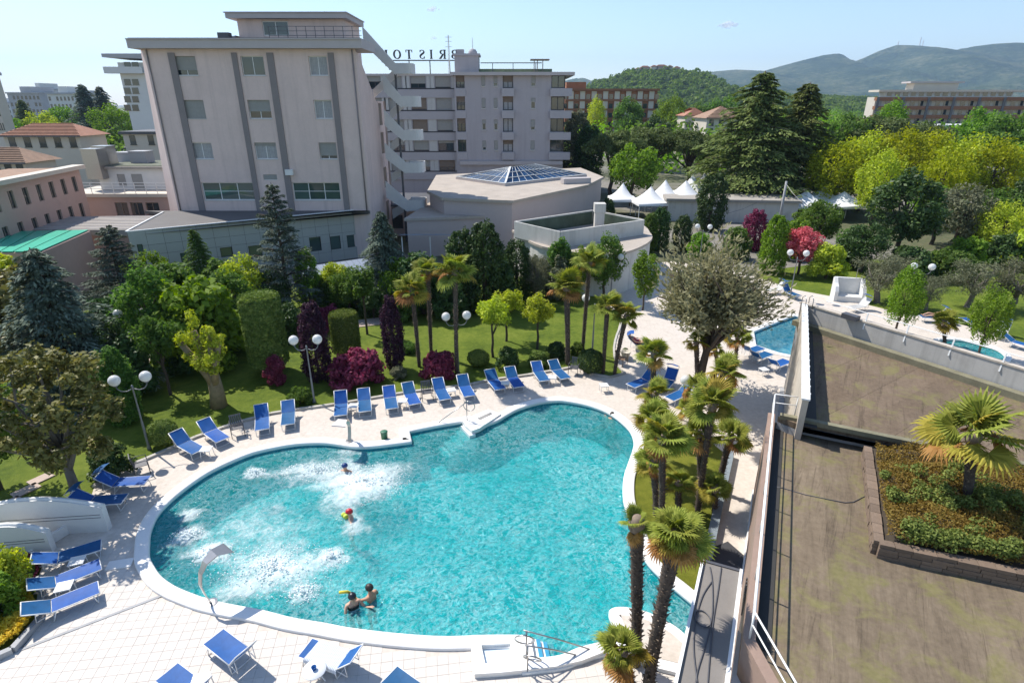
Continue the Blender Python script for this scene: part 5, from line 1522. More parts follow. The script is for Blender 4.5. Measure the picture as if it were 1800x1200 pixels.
# --- cream and white block between pink house and hotel
cb = thing('cream_balcony_block', 'cream low block with three tall windows and a roof terrace left of the hotel wing', 'building', (0, 62, 0))
def cc(x, y, Y=62): d = D(x, y, Y); return round(d.x,2), round(d.z,2)
xa, xb = cc(112,350)[0], cc(300,350)[0]; z1 = cc(200,346)[1]
co3 = []
for (p, q) in ((203,225),(230,252),(257,280)): co3.append((cc(p,365)[0], cc(q,365)[0], cc(p,379)[1], cc(p,356)[1]))
co3.append((cc(122,365)[0], cc(150,365)[0], cc(122,375)[1], cc(122,358)[1]))
mb = MB(); facade(mb, xb-xa, 0, z1, co3, 0, 0.2, xa); mb.build('wall', M_PINK, cb)
for q in co3: window(cb, *q, 0.12, 2, 1, frame=M_SHUTB, sill=True, fw=0.08)
mb = MB(); mb.box(xa-0.2, xb, -0.3, 10, z1+0.001, z1+0.35); mb.build('terrace_slab', M_CREAM, cb)
z2 = cc(200,297,65)[1]; xu = cc(176,320,65)[0]
uo = [(cc(208,320,65)[0], cc(222,320,65)[0], cc(208,328,65)[1], cc(208,306,65)[1]), (cc(233,320,65)[0], cc(252,320,65)[0], cc(233,336,65)[1], cc(233,306,65)[1])]
mb = MB(); facade(mb, xb-xu, z1+0.35, z2, uo, 3.0, 0.15, xu); mb.box(xu-0.02,xu,3.001,10,z1+0.35,z2); mb.build('upper_wall', M_WHTB, cb)
for q in uo: window(cb, *q, 3.1, 1, 1, shutter=1.0, sill=False)
mb = MB(); mb.box(xu-0.3, xb, 2.6, 10, z2, z2+0.25); mb.build('upper_roof', M_ROOFG, cb)
mb = MB(); mb.box(xu+0.2, xb, 3.0, 9.8, z2+0.251, z2+0.32); mb.build('roof_felt', mat('green_grey_felt',(0.12,0.13,0.09),0.9,0.2,1), cb)
mb = MB()
for z_ in (0.5,0.8,1.1): mb.bar((cc(145,340)[0],-0.15,z1+0.35+z_),(xb,-0.15,z1+0.35+z_),0.05)
for k in range(9):
    xx = cc(145,340)[0] + (xb-cc(145,340)[0])*k/8; mb.bar((xx,-0.15,z1+0.35),(xx,-0.15,z1+1.45),0.05)
mb.build('terrace_railing', M_FRAME_W, cb)
for (p, q, yt, yb, Yb) in ((140,175,262,290,64),(160,190,257,278,66),(225,256,266,275,68),(198,232,268,277,70)):
    a_ = D(p, yt, Yb); b_ = D(q, yb, Yb)
    mb = MB(); mb.box(a_.x, b_.x, Yb-62, Yb-62+1.6, b_.z-1.5, a_.z-0.1); mb.box(a_.x-0.05, b_.x+0.05, Yb-62-0.05, Yb-62+1.65, a_.z-0.099, a_.z); mb.build('ventilation_unit', M_STEEL if p < 180 else M_GREYB, cb)
# --- red-roofed house behind
def house(name, label, x0, x1, yt, yb, Y, depth, wm, rm, rh, wins, wsz=(0.9,1.4), gable=False, base=0.0):
    a_ = D(x0, yt, Y); b_ = D(x1, yb, Y)
    t = thing(name, label, 'house', (0, Y, 0))
    block(t, a_.x, b_.x, 0, depth, base, a_.z, wm)
    if rh: hip_roof(t, a_.x, b_.x, 0, depth, a_.z+0.001, rh, rm, 0.6, gable)
    else:
        block(t, a_.x-0.4, b_.x+0.4, -0.4, depth+0.4, a_.z+0.001, a_.z+0.4, rm, 'roof')
    for (n_, zf) in wins: grid_windows(t, a_.x, b_.x, 0, [b_.z+(a_.z-b_.z)*zf], n_, wsz[0], wsz[1], M_GLASS)
    return t
house('red_roofed_house', 'cream house with a red tiled roof behind the pink house', 5, 145, 239, 262, 92, 6, M_CREAM, M_TILE, 1.7, [(5,0.15)], (1.0,1.5))
house('old_tiled_house', 'house with an old brown tiled roof at the far left edge', -60, 50, 286, 310, 72, 5, M_CREAM, M_TILE2, 1.6, [(5,0.2)], (0.8,1.2))
house('grey_roofed_house', 'small cream house with a flat dark roof left of the hotel wing', 215, 285, 236, 262, 96, 8, M_CREAM, M_ROOFD, 0, [(2,0.3)])
# --- white tower with balcony left of the hotel wing
tw = thing('white_tower_block', 'pale white tower block with flared roof and balcony behind the hotel wing', 'building', (0, 140, 0))
a_, b_ = D(206,110,140), D(262,200,140)
block(tw, a_.x, b_.x+8, 0, 7, 0, a_.z, M_WHTB)
mb = MB(); mb.add([(a_.x-1.8,-2,a_.z+1.6),(b_.x+9,-2,a_.z+1.6),(b_.x+9,-2,a_.z+0.4),(a_.x-1.8,-2,a_.z+0.9),(a_.x-1.8,8,a_.z+1.6),(b_.x+9,8,a_.z+1.6),(b_.x+9,8,a_.z+0.4),(a_.x-1.8,8,a_.z+0.9)], [(0,3,2,1),(4,5,6,7),(0,1,5,4),(3,7,6,2),(0,4,7,3)]); mb.build('roof', M_GREYB, tw)
mb = MB(); z_ = D(200,128,140).z; mb.box(a_.x-2.4, a_.x+6, -1.6, -0.002, z_-0.2, z_); mb.box(a_.x-2.4, a_.x+6, -1.6, -1.5, z_+0.001, z_+1.1); mb.build('balcony', M_WHTB, tw)
for zz in (105,135,150,165,180):
    z_ = D(220,zz+6,140).z
    for xx in (222,236): obj('window', pane_me(1.4,1.2,M_GLASS), tw, (D(xx,zz,140).x, -0.01, z_-1.0))
# --- distant town on the left
town = [('leftmost distant cream tower block, cut by the picture edge',-60,6,132,215,150,3,M_CREAM,4,10),
        ('distant grey-blue block with stepped roof behind the left conifers',12,82,165,212,320,20,M_GREYB,5,8),
        ('distant pale block with rooftop machine rooms',52,84,158,200,340,18,M_WHTB,4,5),
        ('distant white apartment block left of the dark cedar',82,140,166,208,290,18,M_WHTB,5,7),
        ('distant low grey block right of the white apartments',128,160,170,205,360,18,M_GREYB,4,4),
        ('distant long pale block low on the left horizon',-120,40,182,214,420,20,M_WHTB,4,12)]
for (lab, x0, x1, yt, yb, Y, dp, wm, nr, nc) in town:
    a_ = D(x0, yt, Y); b_ = D(x1, yb, Y)
    t = thing('distant_building', lab, 'building', (0, Y, 0), 0.0, 'distant buildings on the left')
    block(t, a_.x, b_.x, 0, dp, 0, a_.z, wm)
    block(t, a_.x-0.4, b_.x+0.4, -0.6, dp+0.4, a_.z+0.01, a_.z+0.7, M_GREYB, 'roof')
    w_ = b_.x-a_.x
    block(t, a_.x+w_*0.35, a_.x+w_*0.7, 2, dp-2, a_.z+0.71, a_.z+3.4, wm, 'roof_house')
    grid_windows(t, a_.x, b_.x, 0, [a_.z - 2.6 - 3.2*k for k in range(nr)], nc, w_/nc*0.5, 1.6, M_GLASS, 0.12, seed=len(lab))
# --- orange-brown brick block behind the trees, right of the rear hotel
bb = thing('brick_apartment_block', 'orange-brown brick apartment block with pale window strips behind the trees', 'building', (0, 225, 0))
a_, b_ = D(994,158,225), D(1152,206,225)
zt = D(1070,160,225).z
block(bb, a_.x, b_.x, 0, 14, 0, zt, M_BRICK)
block(bb, a_.x-0.5, b_.x+0.5, -1.2, 14.5, zt+0.01, zt+0.7, M_BROWN, 'roof')
block(bb, D(997,150,225).x, D(1032,150,225).x, 3, 11, zt+0.71, zt+3.0, M_BRICK, 'roof_house')
for k in range(8):
    xx = a_.x + (b_.x-a_.x)*(k+0.5)/8
    block(bb, xx-0.9, xx+0.9, -0.4, -0.01, 0.5, zt-0.1, M_CREAM, 'pale_strip')
    for r_ in range(4):
        for s_ in (-1,1): obj('window', pane_me(1.3,1.5,M_GLASS), bb, (xx+s_*2.0, -0.01, zt-2.6-3.1*r_))
for r_ in range(4): block(bb, a_.x, b_.x, -0.7, -0.41, zt-3.4-3.1*r_, zt-2.75-3.1*r_, M_BROWN, 'balcony_band')
# --- villa among the trees
house('tree_framed_villa', 'pale villa with a brown hipped roof among the trees left of the tall cedar', 1243, 1306, 208, 245, 165, 12, M_CREAM, M_TILE2, 3.0, [(4,0.25),(4,0.65)], (1.2,1.5))
house('small_red_roofed_house', 'small house with a red tiled roof left of the villa', 1205, 1238, 204, 236, 185, 9, M_CREAM, M_TILE, 2.2, [(3,0.4)], (1.2,1.4))
# --- long brown hotel on the right
bh = thing('brown_balcony_hotel', 'long hotel with brown balcony bands and a pale rooftop storey at the right', 'building', (0, 250, 0))
a_, b_ = D(1540,171,250), D(1792,215,250)
zt = D(1640,171,250).z
block(bh, a_.x, b_.x, 0, 6, 0, zt, M_CREAM)
for r_ in range(4):
    z_ = zt - 3.3*r_
    block(bh, a_.x-0.6, b_.x+0.6, -1.8, -0.02, z_-1.3, z_, M_BROWN, 'balcony_band')
    for k in range(18):
        xx = a_.x + (b_.x-a_.x)*(k+0.5)/18
        o = obj('window', pane_me(1.9,1.7,M_GLASS if k % 3 else M_CURT), bh, (xx, -0.02, z_-3.1))
for k in range(7):
    xx = a_.x + (b_.x-a_.x)*(k)/6
    block(bh, xx-0.5, xx+0.5, -2.0, -1.81, 0, zt, M_IRON, 'dark_pier')
z2 = D(1640,158,250).z
block(bh, a_.x+5, b_.x-4, 2.5, 7, zt+0.01, z2-0.8, M_WHTB, 'roof_storey')
block(bh, a_.x+1, b_.x+2, 0.5, 8, z2-0.79, z2, M_CREAM, 'roof')
for k in range(16):
    xx = a_.x+5 + (b_.x-a_.x-9)*(k+0.5)/16
    obj('window', pane_me(2.0,1.6,M_GLASS), bh, (xx, 2.48, zt+0.5))
block(bh, D(1652,0,250).x, D(1735,0,250).x, 3, 8, z2+0.01, D(1690,146,250).z, M_CREAM, 'roof_house')
block(bh, D(1650,0,250).x-1.5, D(1737,0,250).x+1.5, 2.5, 8.5, D(1690,146,250).z+0.01, D(1690,143,250).z, M_CORN, 'roof')
house('low_shop_building', 'low pinkish building with a white awning in front of the brown hotel', 1650, 1730, 222, 250, 195, 10, M_PINK, M_WHTB, 0, [(5,0.4)], (1.6,1.4))
# ================================================================ hills and mountains
def m_hill(name, c1, c2, c3, sc):
    m, n, l = new_mat(name)
    co = coords(n)
    a = noise(n, l, co, sc, 7, 0.65); b = noise(n, l, co, sc*9, 5, 0.7)
    k = mathn(n, l, 'ADD', mathn(n, l, 'MULTIPLY', a, 0.55), mathn(n, l, 'MULTIPLY', b, 0.45))
    c = ramp(n, l, k, [(0.35, c1), (0.5, c2), (0.68, c3)])
    p = n.new('ShaderNodeBsdfPrincipled'); l.new(c, p.inputs['Base Color']); p.inputs['Roughness'].default_value = 1.0; p.inputs['Specular IOR Level'].default_value = 0.0
    l.new(bump(n, l, b, 1.0, 1.0/sc*0.08), p.inputs['Normal'])
    out(n, l, p.outputs[0]); return m
def ridge(name, prof, Y, depth, mt, rough, seed, nx=160, ny=40, z0=-2.0):
    """range of hills whose skyline follows the profile (sight lines) at distance Y"""
    P = [D(x, y, Y) for x, y in prof]
    xs = [p.x for p in P]; zs = [p.z for p in P]
    rg_ = np.random.default_rng(seed)
    X = np.linspace(xs[0], xs[-1], nx); Zr = np.interp(X, xs, zs)
    # fractal noise field
    fld = np.zeros((ny, nx))
    for o in range(1, 7):
        gx, gy = 4*2**o//2+2, 2*2**o//2+2
        gsm = rg_.standard_normal((gy, gx))
        yy = np.linspace(0, gy-1.001, ny); xx = np.linspace(0, gx-1.001, nx)
        yi, xi = yy.astype(int), xx.astype(int); fy, fx = (yy-yi)[:,None], (xx-xi)[None,:]
        fy = fy*fy*(3-2*fy); fx = fx*fx*(3-2*fx)
        f = gsm[yi][:,xi]*(1-fy)*(1-fx) + gsm[yi+1][:,xi]*fy*(1-fx) + gsm[yi][:,xi+1]*(1-fy)*fx + gsm[yi+1][:,xi+1]*fy*fx
        fld += f / 2**(o*0.9)
    V = []; F = []
    for j in range(ny):
        t = j/(ny-1)*1.35 - 1.0             # -1 foot towards us, 0 ridge, beyond = back slope
        s = (1-abs(t))**0.85 if t < 0 else 1-t*0.6
        for i in range(nx):
            e = min(1, (1-abs(t))*1.0) if t < 0 else 0.4
            zz = z0 + (Zr[i]-z0)*max(0,s) + fld[j,i]*rough*(0.15+abs(t))*(0.4 if abs(t) < 0.02 else 1.0)*min(1, 0.2+s)*(1 if abs(t) > 0.02 else 0.3)
            V.append((X[i], Y + t*depth, max(z0, zz)))
    for j in range(ny-1):
        for i in range(nx-1):
            k = j*nx+i; F.append((k, k+1, k+nx+1, k+nx))
    mb = MB(); mb.add(V, F); o = mb.build(name, mt, None, True); struct(o); return o
M_FOR = m_hill('forested_hill', (0.018,0.035,0.012), (0.035,0.06,0.02), (0.07,0.095,0.03), 0.012)
M_MTN = m_hill('wooded_mountain', (0.012,0.03,0.014), (0.045,0.075,0.03), (0.19,0.19,0.10), 0.0035)
mt_prof = [(880,176),(930,168),(975,152),(1000,141),(1014,138),(1030,146),(1048,139),(1075,147),(1110,150),(1160,142),(1233,128),(1290,123),(1343,125),(1367,118),(1407,107),(1447,97),(1465,94.5),(1477,94),(1490,103),(1500,111),(1517,103),(1550,88),(1577,79),(1610,80),(1630,87),(1663,95),(1700,87),(1750,84),(1800,83),(1900,80),(2050,92),(2300,110)]
o = ridge('mountains', mt_prof, 4600, 1900, M_MTN, 120, 4, 320, 90)
hl_prof = [(880,182),(950,172),(1000,165),(1037,153),(1067,144),(1093,134),(1107,128),(1133,126),(1167,124),(1200,128),(1217,128),(1230,133),(1243,144),(1267,157),(1317,165),(1400,172),(1550,176),(1750,180),(1950,182)]
o = ridge('hill', hl_prof, 1000, 320, M_FOR, 5.0, 9, 200, 40)
# masts on the summit
for (xx, lab) in ((1578,'left lattice mast on the mountain top'),(1616,'pair of thin masts on the mountain shoulder')):
    b0 = D(xx, 81, 4590); t0 = D(xx, 66 if xx > 1600 else 73, 4590)
    mb = MB(); mb.bar((0,0,-10),(0,0,t0.z-b0.z),5)
    if xx > 1600: mb.bar((22,0,-14),(22,0,(t0.z-b0.z)*0.7),4)
    o = mb.build('summit_mast', M_FRAME_W, None, False, b0); tag(o, lab, 'mast')
# village on the hilltop
for k, (xx, yy, w_) in enumerate(((1122,127,9),(1134,124,14),(1150,123,10),(1163,122,16),(1178,123,8),(1190,125,10))):
    p = D(xx, yy+2, 985)
    t = thing('hilltop_house', ['leftmost tiny house on the wooded hilltop','second tiny house from the left on the wooded hilltop','third tiny house from the left on the wooded hilltop','widest tiny house on the wooded hilltop','fifth tiny house from the left on the wooded hilltop','rightmost tiny house on the wooded hilltop'][k], 'house', (p.x, 985, p.z-1.5), 0, 'houses on the hilltop')
    block(t, -w_/2, w_/2, 0, 8, 0, 7.5, M_PINK if k % 2 else M_CREAM)
    hip_roof(t, -w_/2, w_/2, 0, 8, 7.5, 2.4, M_TILE, 0.5)
# ================================================================ haze
m, n, l = new_mat('haze_air')
v = n.new('ShaderNodeVolumePrincipled')
v.inputs['Color'].default_value = (0.52,0.71,1.0,1)
v.inputs['Density'].default_value = 0.0001
v.inputs['Anisotropy'].default_value = 0.2
out(n, l, None, v.outputs[0])
mb = MB(); mb.box(-9200, 9200, -80, 9200, -3.2, 640)
hz = mb.build('haze', m); struct(hz, 'stuff')
# small fair-weather clouds, well above the haze
def cloud(px_, py_, Y, w_, h_, label, seed):
    rg_ = random.Random(seed); c_ = D(px_, py_, Y)
    mb = MB()
    for k in range(12):
        u = rg_.gauss(0,0.40); s_ = max(0.15, 1-abs(u))
        mb.sphere((u*w_*0.5, rg_.gauss(0,0.12)*w_, rg_.gauss(0,0.12)*h_*s_), w_*0.12*rg_.uniform(0.5,1.4)*s_, 12, 8, (1.5,1.2,0.75))
    m, n, l = new_mat('cloud_vapour_%d' % seed)
    df = n.new('ShaderNodeBsdfDiffuse'); df.inputs['Color'].default_value = (0.95,0.95,0.95,1)
    tl2 = n.new('ShaderNodeBsdfTranslucent'); tl2.inputs['Color'].default_value = (0.95,0.95,0.95,1)
    mx = n.new('ShaderNodeMixShader'); mx.inputs[0].default_value = 0.5; l.new(df.outputs[0], mx.inputs[1]); l.new(tl2.outputs[0], mx.inputs[2])
    tr_ = n.new('ShaderNodeBsdfTransparent'); m2 = n.new('ShaderNodeMixShader'); l.new(mathn(n, l, 'MULTIPLY', ramp(n, l, noise(n, l, coords(n), 0.012, 4, 0.6), [(0.42,(0,0,0)),(0.62,(1,1,1))]), 0.30), m2.inputs[0]); l.new(tr_.outputs[0], m2.inputs[1]); l.new(mx.outputs[0], m2.inputs[2])
    out(n, l, m2.outputs[0])
    o = mb.build('cloud', m, None, True, c_); tag(o, label, 'cloud', 'small fair-weather clouds', 'stuff'); return o
cloud(1282, 44, 12000, 520, 120, 'small flat white cloud above the mountains', 3)
cloud(760, 17, 12000, 330, 110, 'small white cloud near the top edge above the sign', 4)
cloud(762, 68, 12000, 200, 80, 'tiny white cloud just above the sign', 5)
# ================================================================ sun loungers, chairs, tables
M_ALU = mat('white_aluminium_tube', (0.74,0.74,0.73), 0.35, 0.03, 3)
def m_fabric(name, col):
    m, n, l = new_mat(name)
    co = coords(n)
    a = noise(n, l, co, 4, 4, 0.6); w_ = noise(n, l, mapping(n, l, co, (1,60,1)), 3, 2)
    oi = n.new('ShaderNodeObjectInfo')
    c = ramp(n, l, a, [(0.3, [x*0.85 for x in col]), (0.7, [x*1.12 for x in col])])
    h = n.new('ShaderNodeHueSaturation'); l.new(c, h.inputs['Color'])
    l.new(mathn(n, l, 'ADD', mathn(n, l, 'MULTIPLY', oi.outputs['Random'], 0.5), 0.75), h.inputs['Value'])
    l.new(mathn(n, l, 'ADD', mathn(n, l, 'MULTIPLY', oi.outputs['Random'], 0.03), 0.485), h.inputs['Hue'])
    p = n.new('ShaderNodeBsdfPrincipled'); l.new(h.outputs[0], p.inputs['Base Color']); p.inputs['Roughness'].default_value = 0.6; p.inputs['Specular IOR Level'].default_value = 0.3
    l.new(bump(n, l, w_, 0.15, 0.01), p.inputs['Normal'])
    t = n.new('ShaderNodeBsdfTranslucent'); l.new(h.outputs[0], t.inputs['Color'])
    mx = n.new('ShaderNodeMixShader'); mx.inputs[0].default_value = 0.12; l.new(p.outputs[0], mx.inputs[1]); l.new(t.outputs[0], mx.inputs[2])
    out(n, l, mx.outputs[0]); return m
M_BLUE = m_fabric('blue_sling_fabric', (0.012,0.10,0.31))
M_WHF = m_fabric('white_sling_fabric', (0.62,0.62,0.60))
LW, LH_, SEAT, BACK = 0.64, 0.36, 1.22, 0.74
def lounger_mesh(ba, fabric):
    """parts of one lounger; foot end at the origin, +x runs to the head; ba = backrest angle"""
    c_, s_ = math.cos(ba), math.sin(ba)
    hx, hz = SEAT, LH_
    tx, tz = hx + BACK*c_, hz + BACK*s_
    P = {}
    fr = MB()
    for y_ in (-LW/2, LW/2):
        fr.tube([(0,y_,hz),(hx,y_,hz)], 0.019, 7); fr.tube([(hx,y_,hz),(tx,y_,tz)], 0.019, 7)
    for (x_, z_) in ((0,hz),(tx,tz)): fr.tube([(x_,-LW/2,z_),(x_,LW/2,z_)], 0.019, 7)
    fr.tube([(hx,-LW/2,hz-0.02),(hx,LW/2,hz-0.02)], 0.016, 6)
    P['frame'] = fr.mesh('frame', M_ALU, True)
    for nm, x0_, x1_ in (('front_leg',0.18,0.10),('rear_leg',1.12,1.24)):
        lg = MB()
        for y_ in (-LW/2+0.02, LW/2-0.02): lg.tube([(x0_,y_,hz),(x1_,y_,0.0)], 0.016, 6)
        lg.tube([(x1_,-LW/2+0.02,0.02),(x1_,LW/2-0.02,0.02)], 0.014, 6)
        P[nm] = lg.mesh('leg', M_ALU, True)
    st = MB()
    for y_ in (-LW/2+0.04,): st.tube([(hx+BACK*0.55*c_,y_,hz+BACK*0.55*s_),(hx+BACK*0.55*c_+0.05,y_,hz-0.16)], 0.012, 5); st.tube([(hx-0.1,y_,hz-0.02),(hx+BACK*0.55*c_+0.05,y_,hz-0.16)], 0.012, 5)
    P['strut'] = st.mesh('strut', M_ALU, True)
    def sling(pts, name):
        m_ = MB(); n_ = 8; V = []; F = []
        for (x_, z_, sag) in pts:
            for k in range(n_+1):
                v_ = k/n_*2-1; V.append((x_, v_*(LW/2-0.012), z_ - sag*(1-v_*v_)))
        k2 = n_+1
        for i in range(len(pts)-1):
            for k in range(n_): F.append((i*k2+k, (i+1)*k2+k, (i+1)*k2+k+1, i*k2+k+1)[::-1])
        m_.add(V, F); return m_.mesh(name, fabric, True)
    P['seat'] = sling([(0.01+SEAT*f*0.985, hz+0.022, 0.035*math.sin(math.pi*f)) for f in [k/6 for k in range(7)]], 'seat')
    P['backrest'] = sling([(hx+0.015+(BACK-0.02)*f*c_, hz+0.022+(BACK-0.02)*f*s_, 0.03*math.sin(math.pi*f)) for f in [k/5 for k in range(6)]], 'backrest')
    # sun shade over the head
    ca_ = MB(); L2 = 0.46; a2 = ba + R(20)
    base = Vector((tx,0,tz)); up = Vector((-math.sin(R(10)),0,math.cos(R(10))))
    h0 = base + up*0.16 + Vector((0.10,0,0)); h1 = h0 + Vector((-L2*0.94,0,L2*0.34))
    V = []
    for f in (0,0.5,1):
        p = h0.lerp(h1, f)
        for y_ in (-LW/2,0,LW/2): V.append((p.x, y_, p.z + (0.04 if y_ == 0 else 0) + (0.05 if f == 0.5 else 0)))
    ca_.add(V, [(0,1,4,3),(1,2,5,4),(3,4,7,6),(4,5,8,7)]); P['sunshade'] = ca_.mesh('sunshade', M_BLUE, True)
    ra = MB()
    for y_ in (-LW/2,): ra.tube([(tx-0.2*c_,y_,tz-0.2*s_),(h0.x,y_,h0.z)], 0.012, 5); ra.tube([(h0.x,y_,h0.z),(h1.x,y_,h1.z)], 0.012, 5)
    P['shade_arm'] = ra.mesh('shade_arm', M_ALU, True)
    return P
LM = {}
def lounger(foot, head=None, hinge=None, ang=None, ba=38, label='', shade=False, white=False, group='blue sun loungers'):
    f_ = G(*foot, LH_)
    if hinge is not None: h_ = G(*hinge, LH_)
    elif head is not None: h_ = G(*head, LH_ + BACK*math.sin(R(ba)))
    if ang is None: ang = math.atan2(h_.y-f_.y, h_.x-f_.x)
    else: ang = R(ang)
    key = (ba, white)
    if key not in LM: LM[key] = lounger_mesh(R(ba), M_WHF if white else M_BLUE)
    P = LM[key]
    t = thing('sun_lounger', label, 'sun lounger', (f_.x, f_.y, 0.047), ang, group); t.scale = (0.95,0.95,0.95)
    for nm in ('frame','front_leg','rear_leg','strut','seat','backrest'): obj({'front_leg':'leg','rear_leg':'leg'}.get(nm, nm), P[nm], t)
    obj('strut', P['strut'], t, (0, LW-0.08, 0))
    if shade:
        for nm in ('sunshade','shade_arm'): obj(nm, P[nm], t)
        obj('shade_arm', P['shade_arm'], t, (0, LW, 0))
    return t
ROW = [((350,794),(320,763),40),((392,774),(366,743),36),((461,756),(458,721),42),((506,747),(505,711),34),((598.6,731),(598,687),50),((642,724),(639,690),36),((689,719),(684,684),38),((730,711),(720,680),36),
       ((783,703),(773,672),38),((826,697),(816,665),40),((880,685),(867,657),34),((913,681),(900,650),38),((958,670),(947,642),34),((995,666),(980,640),34)]
ordn = ['leftmost','second','third','fourth','fifth','sixth','seventh','eighth','ninth','tenth','eleventh','twelfth','thirteenth','rightmost']
for i, (ft, hd, ba) in enumerate(ROW):
    lab = ('%s blue sun lounger of the row along the lawn kerb' % ordn[i]) if i in (0,13) else ('%s blue sun lounger from the left in the row along the lawn kerb' % ordn[i])
    lounger(ft, hd, ba=ba, label=lab)
lounger((260,845), (200,832), ba=36, label='blue lounger with sunshade under the bushes left of the pool', shade=True)
lounger((220,877), (156,864), ba=38, label='dark blue shaded lounger with sunshade nearest the foreground tree', shade=True)
for i, (ft, hd) in enumerate((((178,958),(77,974)),((177,992),(71,1018)),((174,1033),(61,1061)))):
    lounger(ft, hd, ba=26, label=['topmost of three parallel blue loungers at the left edge of the deck','middle of three parallel blue loungers at the left edge of the deck','lowest of three parallel blue loungers at the left edge of the deck'][i])
lounger((376,1120), hinge=(424,1157), ba=52, label='blue lounger on the near deck below the cobra spout')
lounger((294,1182), hinge=(338,1216), ba=52, label='blue lounger cut by the bottom edge, lower left')
tow = lounger((537,1139), hinge=(603,1162), ba=42, label='blue lounger covered by a striped white towel on the near deck')
lounger((684,1187), hinge=(734,1224), ba=52, label='blue lounger tip at the bottom edge right of the towel lounger')
lounger((1108,679), hinge=(1138,667), ba=40, label='blue lounger in palm shade, left of the palm cluster')
lounger((1164,683), hinge=(1175,670), ba=45, label='blue lounger with sunshade just behind the palm cluster', shade=True)
lounger((1176,702), hinge=(1202,690), ba=35, label='blue lounger half hidden by the palm fronds behind the cluster')
lounger((1338,611), hinge=(1314,619), ba=45, label='left blue lounger by the small pool')
lounger((1352,621), hinge=(1326,631), ba=45, label='middle blue lounger by the small pool')
lounger((1384,634), hinge=(1356,645), ba=45, label='right blue lounger by the small pool beside the parapet')
sunb = lounger((1152,607), hinge=(1123,605), ba=42, label='blue lounger with sunshade carrying the sunbather near the lawn', shade=True)
lounger((1347,511), hinge=(1364,509), ba=45, label='pale lounger with blue sunshade at the far end of the terrace', shade=True, white=True)
lounger((1404,521), hinge=(1394,517), ba=45, label='lounger with blue sunshade below the tall double lamp', shade=True)
lounger((1496,541), hinge=(1518,537), ba=48, label='white lounger with blue sunshade beside the white shower wall', shade=True, white=True)
rdr = lounger((1618,557), hinge=(1645,558), ba=48, label='blue lounger with sunshade carrying the reader behind the wall', shade=True)
lounger((1692,559), hinge=(1708,566), ba=45, label='blue lounger behind the light green sapling', shade=False)
lounger((1756,590), hinge=(1768,573), ba=45, label='white lounger with blue centre at the right edge behind the wall', white=True, shade=True)
lounger((1822,612), hinge=(1800,606), ba=30, label='blue lounger cut by the right picture edge')
for i, (x_, y_) in enumerate(((1425,352),(1462,352),(1500,356),(1180,330),(1132,338))):
    pass
# striped towel on the lounger
M_TOWEL = mat('placeholder_towel', (0.6,0.62,0.66))
m, n, l = new_mat('striped_towel')
wv = n.new('ShaderNodeTexWave'); wv.wave_type = 'BANDS'; wv.bands_direction = 'X'; wv.inputs['Scale'].default_value = 6.5; l.new(coords(n), wv.inputs['Vector'])
p = n.new('ShaderNodeBsdfPrincipled'); l.new(ramp(n, l, wv.outputs['Fac'], [(0.35,(0.72,0.74,0.76)),(0.5,(0.42,0.47,0.55))]), p.inputs['Base Color']); p.inputs['Roughness'].default_value = 0.95
out(n, l, p.outputs[0]); M_TOWEL = m
mb = MB(); nx_, ny_ = 16, 14; V = []
rg = random.Random(2)
for i in range(nx_+1):
    for j in range(ny_+1):
        x_ = 0.22 + 1.02*i/nx_; v_ = j/ny_*2-1
        y_ = v_*0.40; z_ = LH_+0.04-0.02*(1-v_*v_)
        if abs(y_) > LW/2: z_ -= (abs(y_)-LW/2)*2.0; y_ = math.copysign(LW/2+0.02, y_)
        V.append((x_ + 0.03*v_, y_, z_ + rg.uniform(0,0.012)))
F = [(i*(ny_+1)+j, (i+1)*(ny_+1)+j, (i+1)*(ny_+1)+j+1, i*(ny_+1)+j+1)[::-1] for i in range(nx_) for j in range(ny_)]
mb.add(V, F); o = mb.build('towel', M_TOWEL, None, True, tow.location, tow.rotation_euler.z); tag(o, 'striped white and grey towel spread over the near lounger', 'towel')
# --- white low side tables with slats
def side_table(loc, rz, label):
    t = thing('side_table', label, 'table', loc, rz, 'low white side tables')
    for k in range(6):
        m_ = MB(); m_.box(-0.22, 0.22, -0.21+0.072*k, -0.21+0.072*k+0.058, 0.36, 0.385); m_.build('slat', M_ALU, t)
    m_ = MB(); m_.box(-0.2,0.2,-0.19,-0.16,0.33,0.358).box(-0.2,0.2,0.16,0.19,0.33,0.358); m_.build('apron', M_ALU, t)
    for sx in (-1,1):
        for sy in (-1,1): m_ = MB(); m_.tube([(sx*0.18,sy*0.17,0.33),(sx*0.2,sy*0.19,0)], 0.016, 6); m_.build('leg', M_ALU, t)
    return t
STT = [((135,984),'low white slatted table between the topmost and middle left loungers'),((112,1029),'low white slatted table between the middle and lowest left loungers'),
       ((362,788),'low white table between the first two loungers of the row'),((621,712),'low white table between the fifth and sixth loungers of the row'),((708,703),'low white table between the seventh and eighth loungers of the row'),
       ((793,684),'low white table right of the ninth lounger of the row'),((888,672),'low white table between the eleventh and twelfth loungers of the row'),((971,662),'low white table between the last two loungers of the row'),
       ((352,1195),'white slatted table between the two lower left loungers'),((1062,676),'white folding table standing alone on the far deck'),((1343,648),'white low table by the small pool loungers')]
for (p_, lab) in STT: side_table(Vector((G(*p_, 0.43).x, G(*p_, 0.43).y, 0.047)), rnd.uniform(-0.2,0.3) if p_[0] > 200 else 0.35, lab)
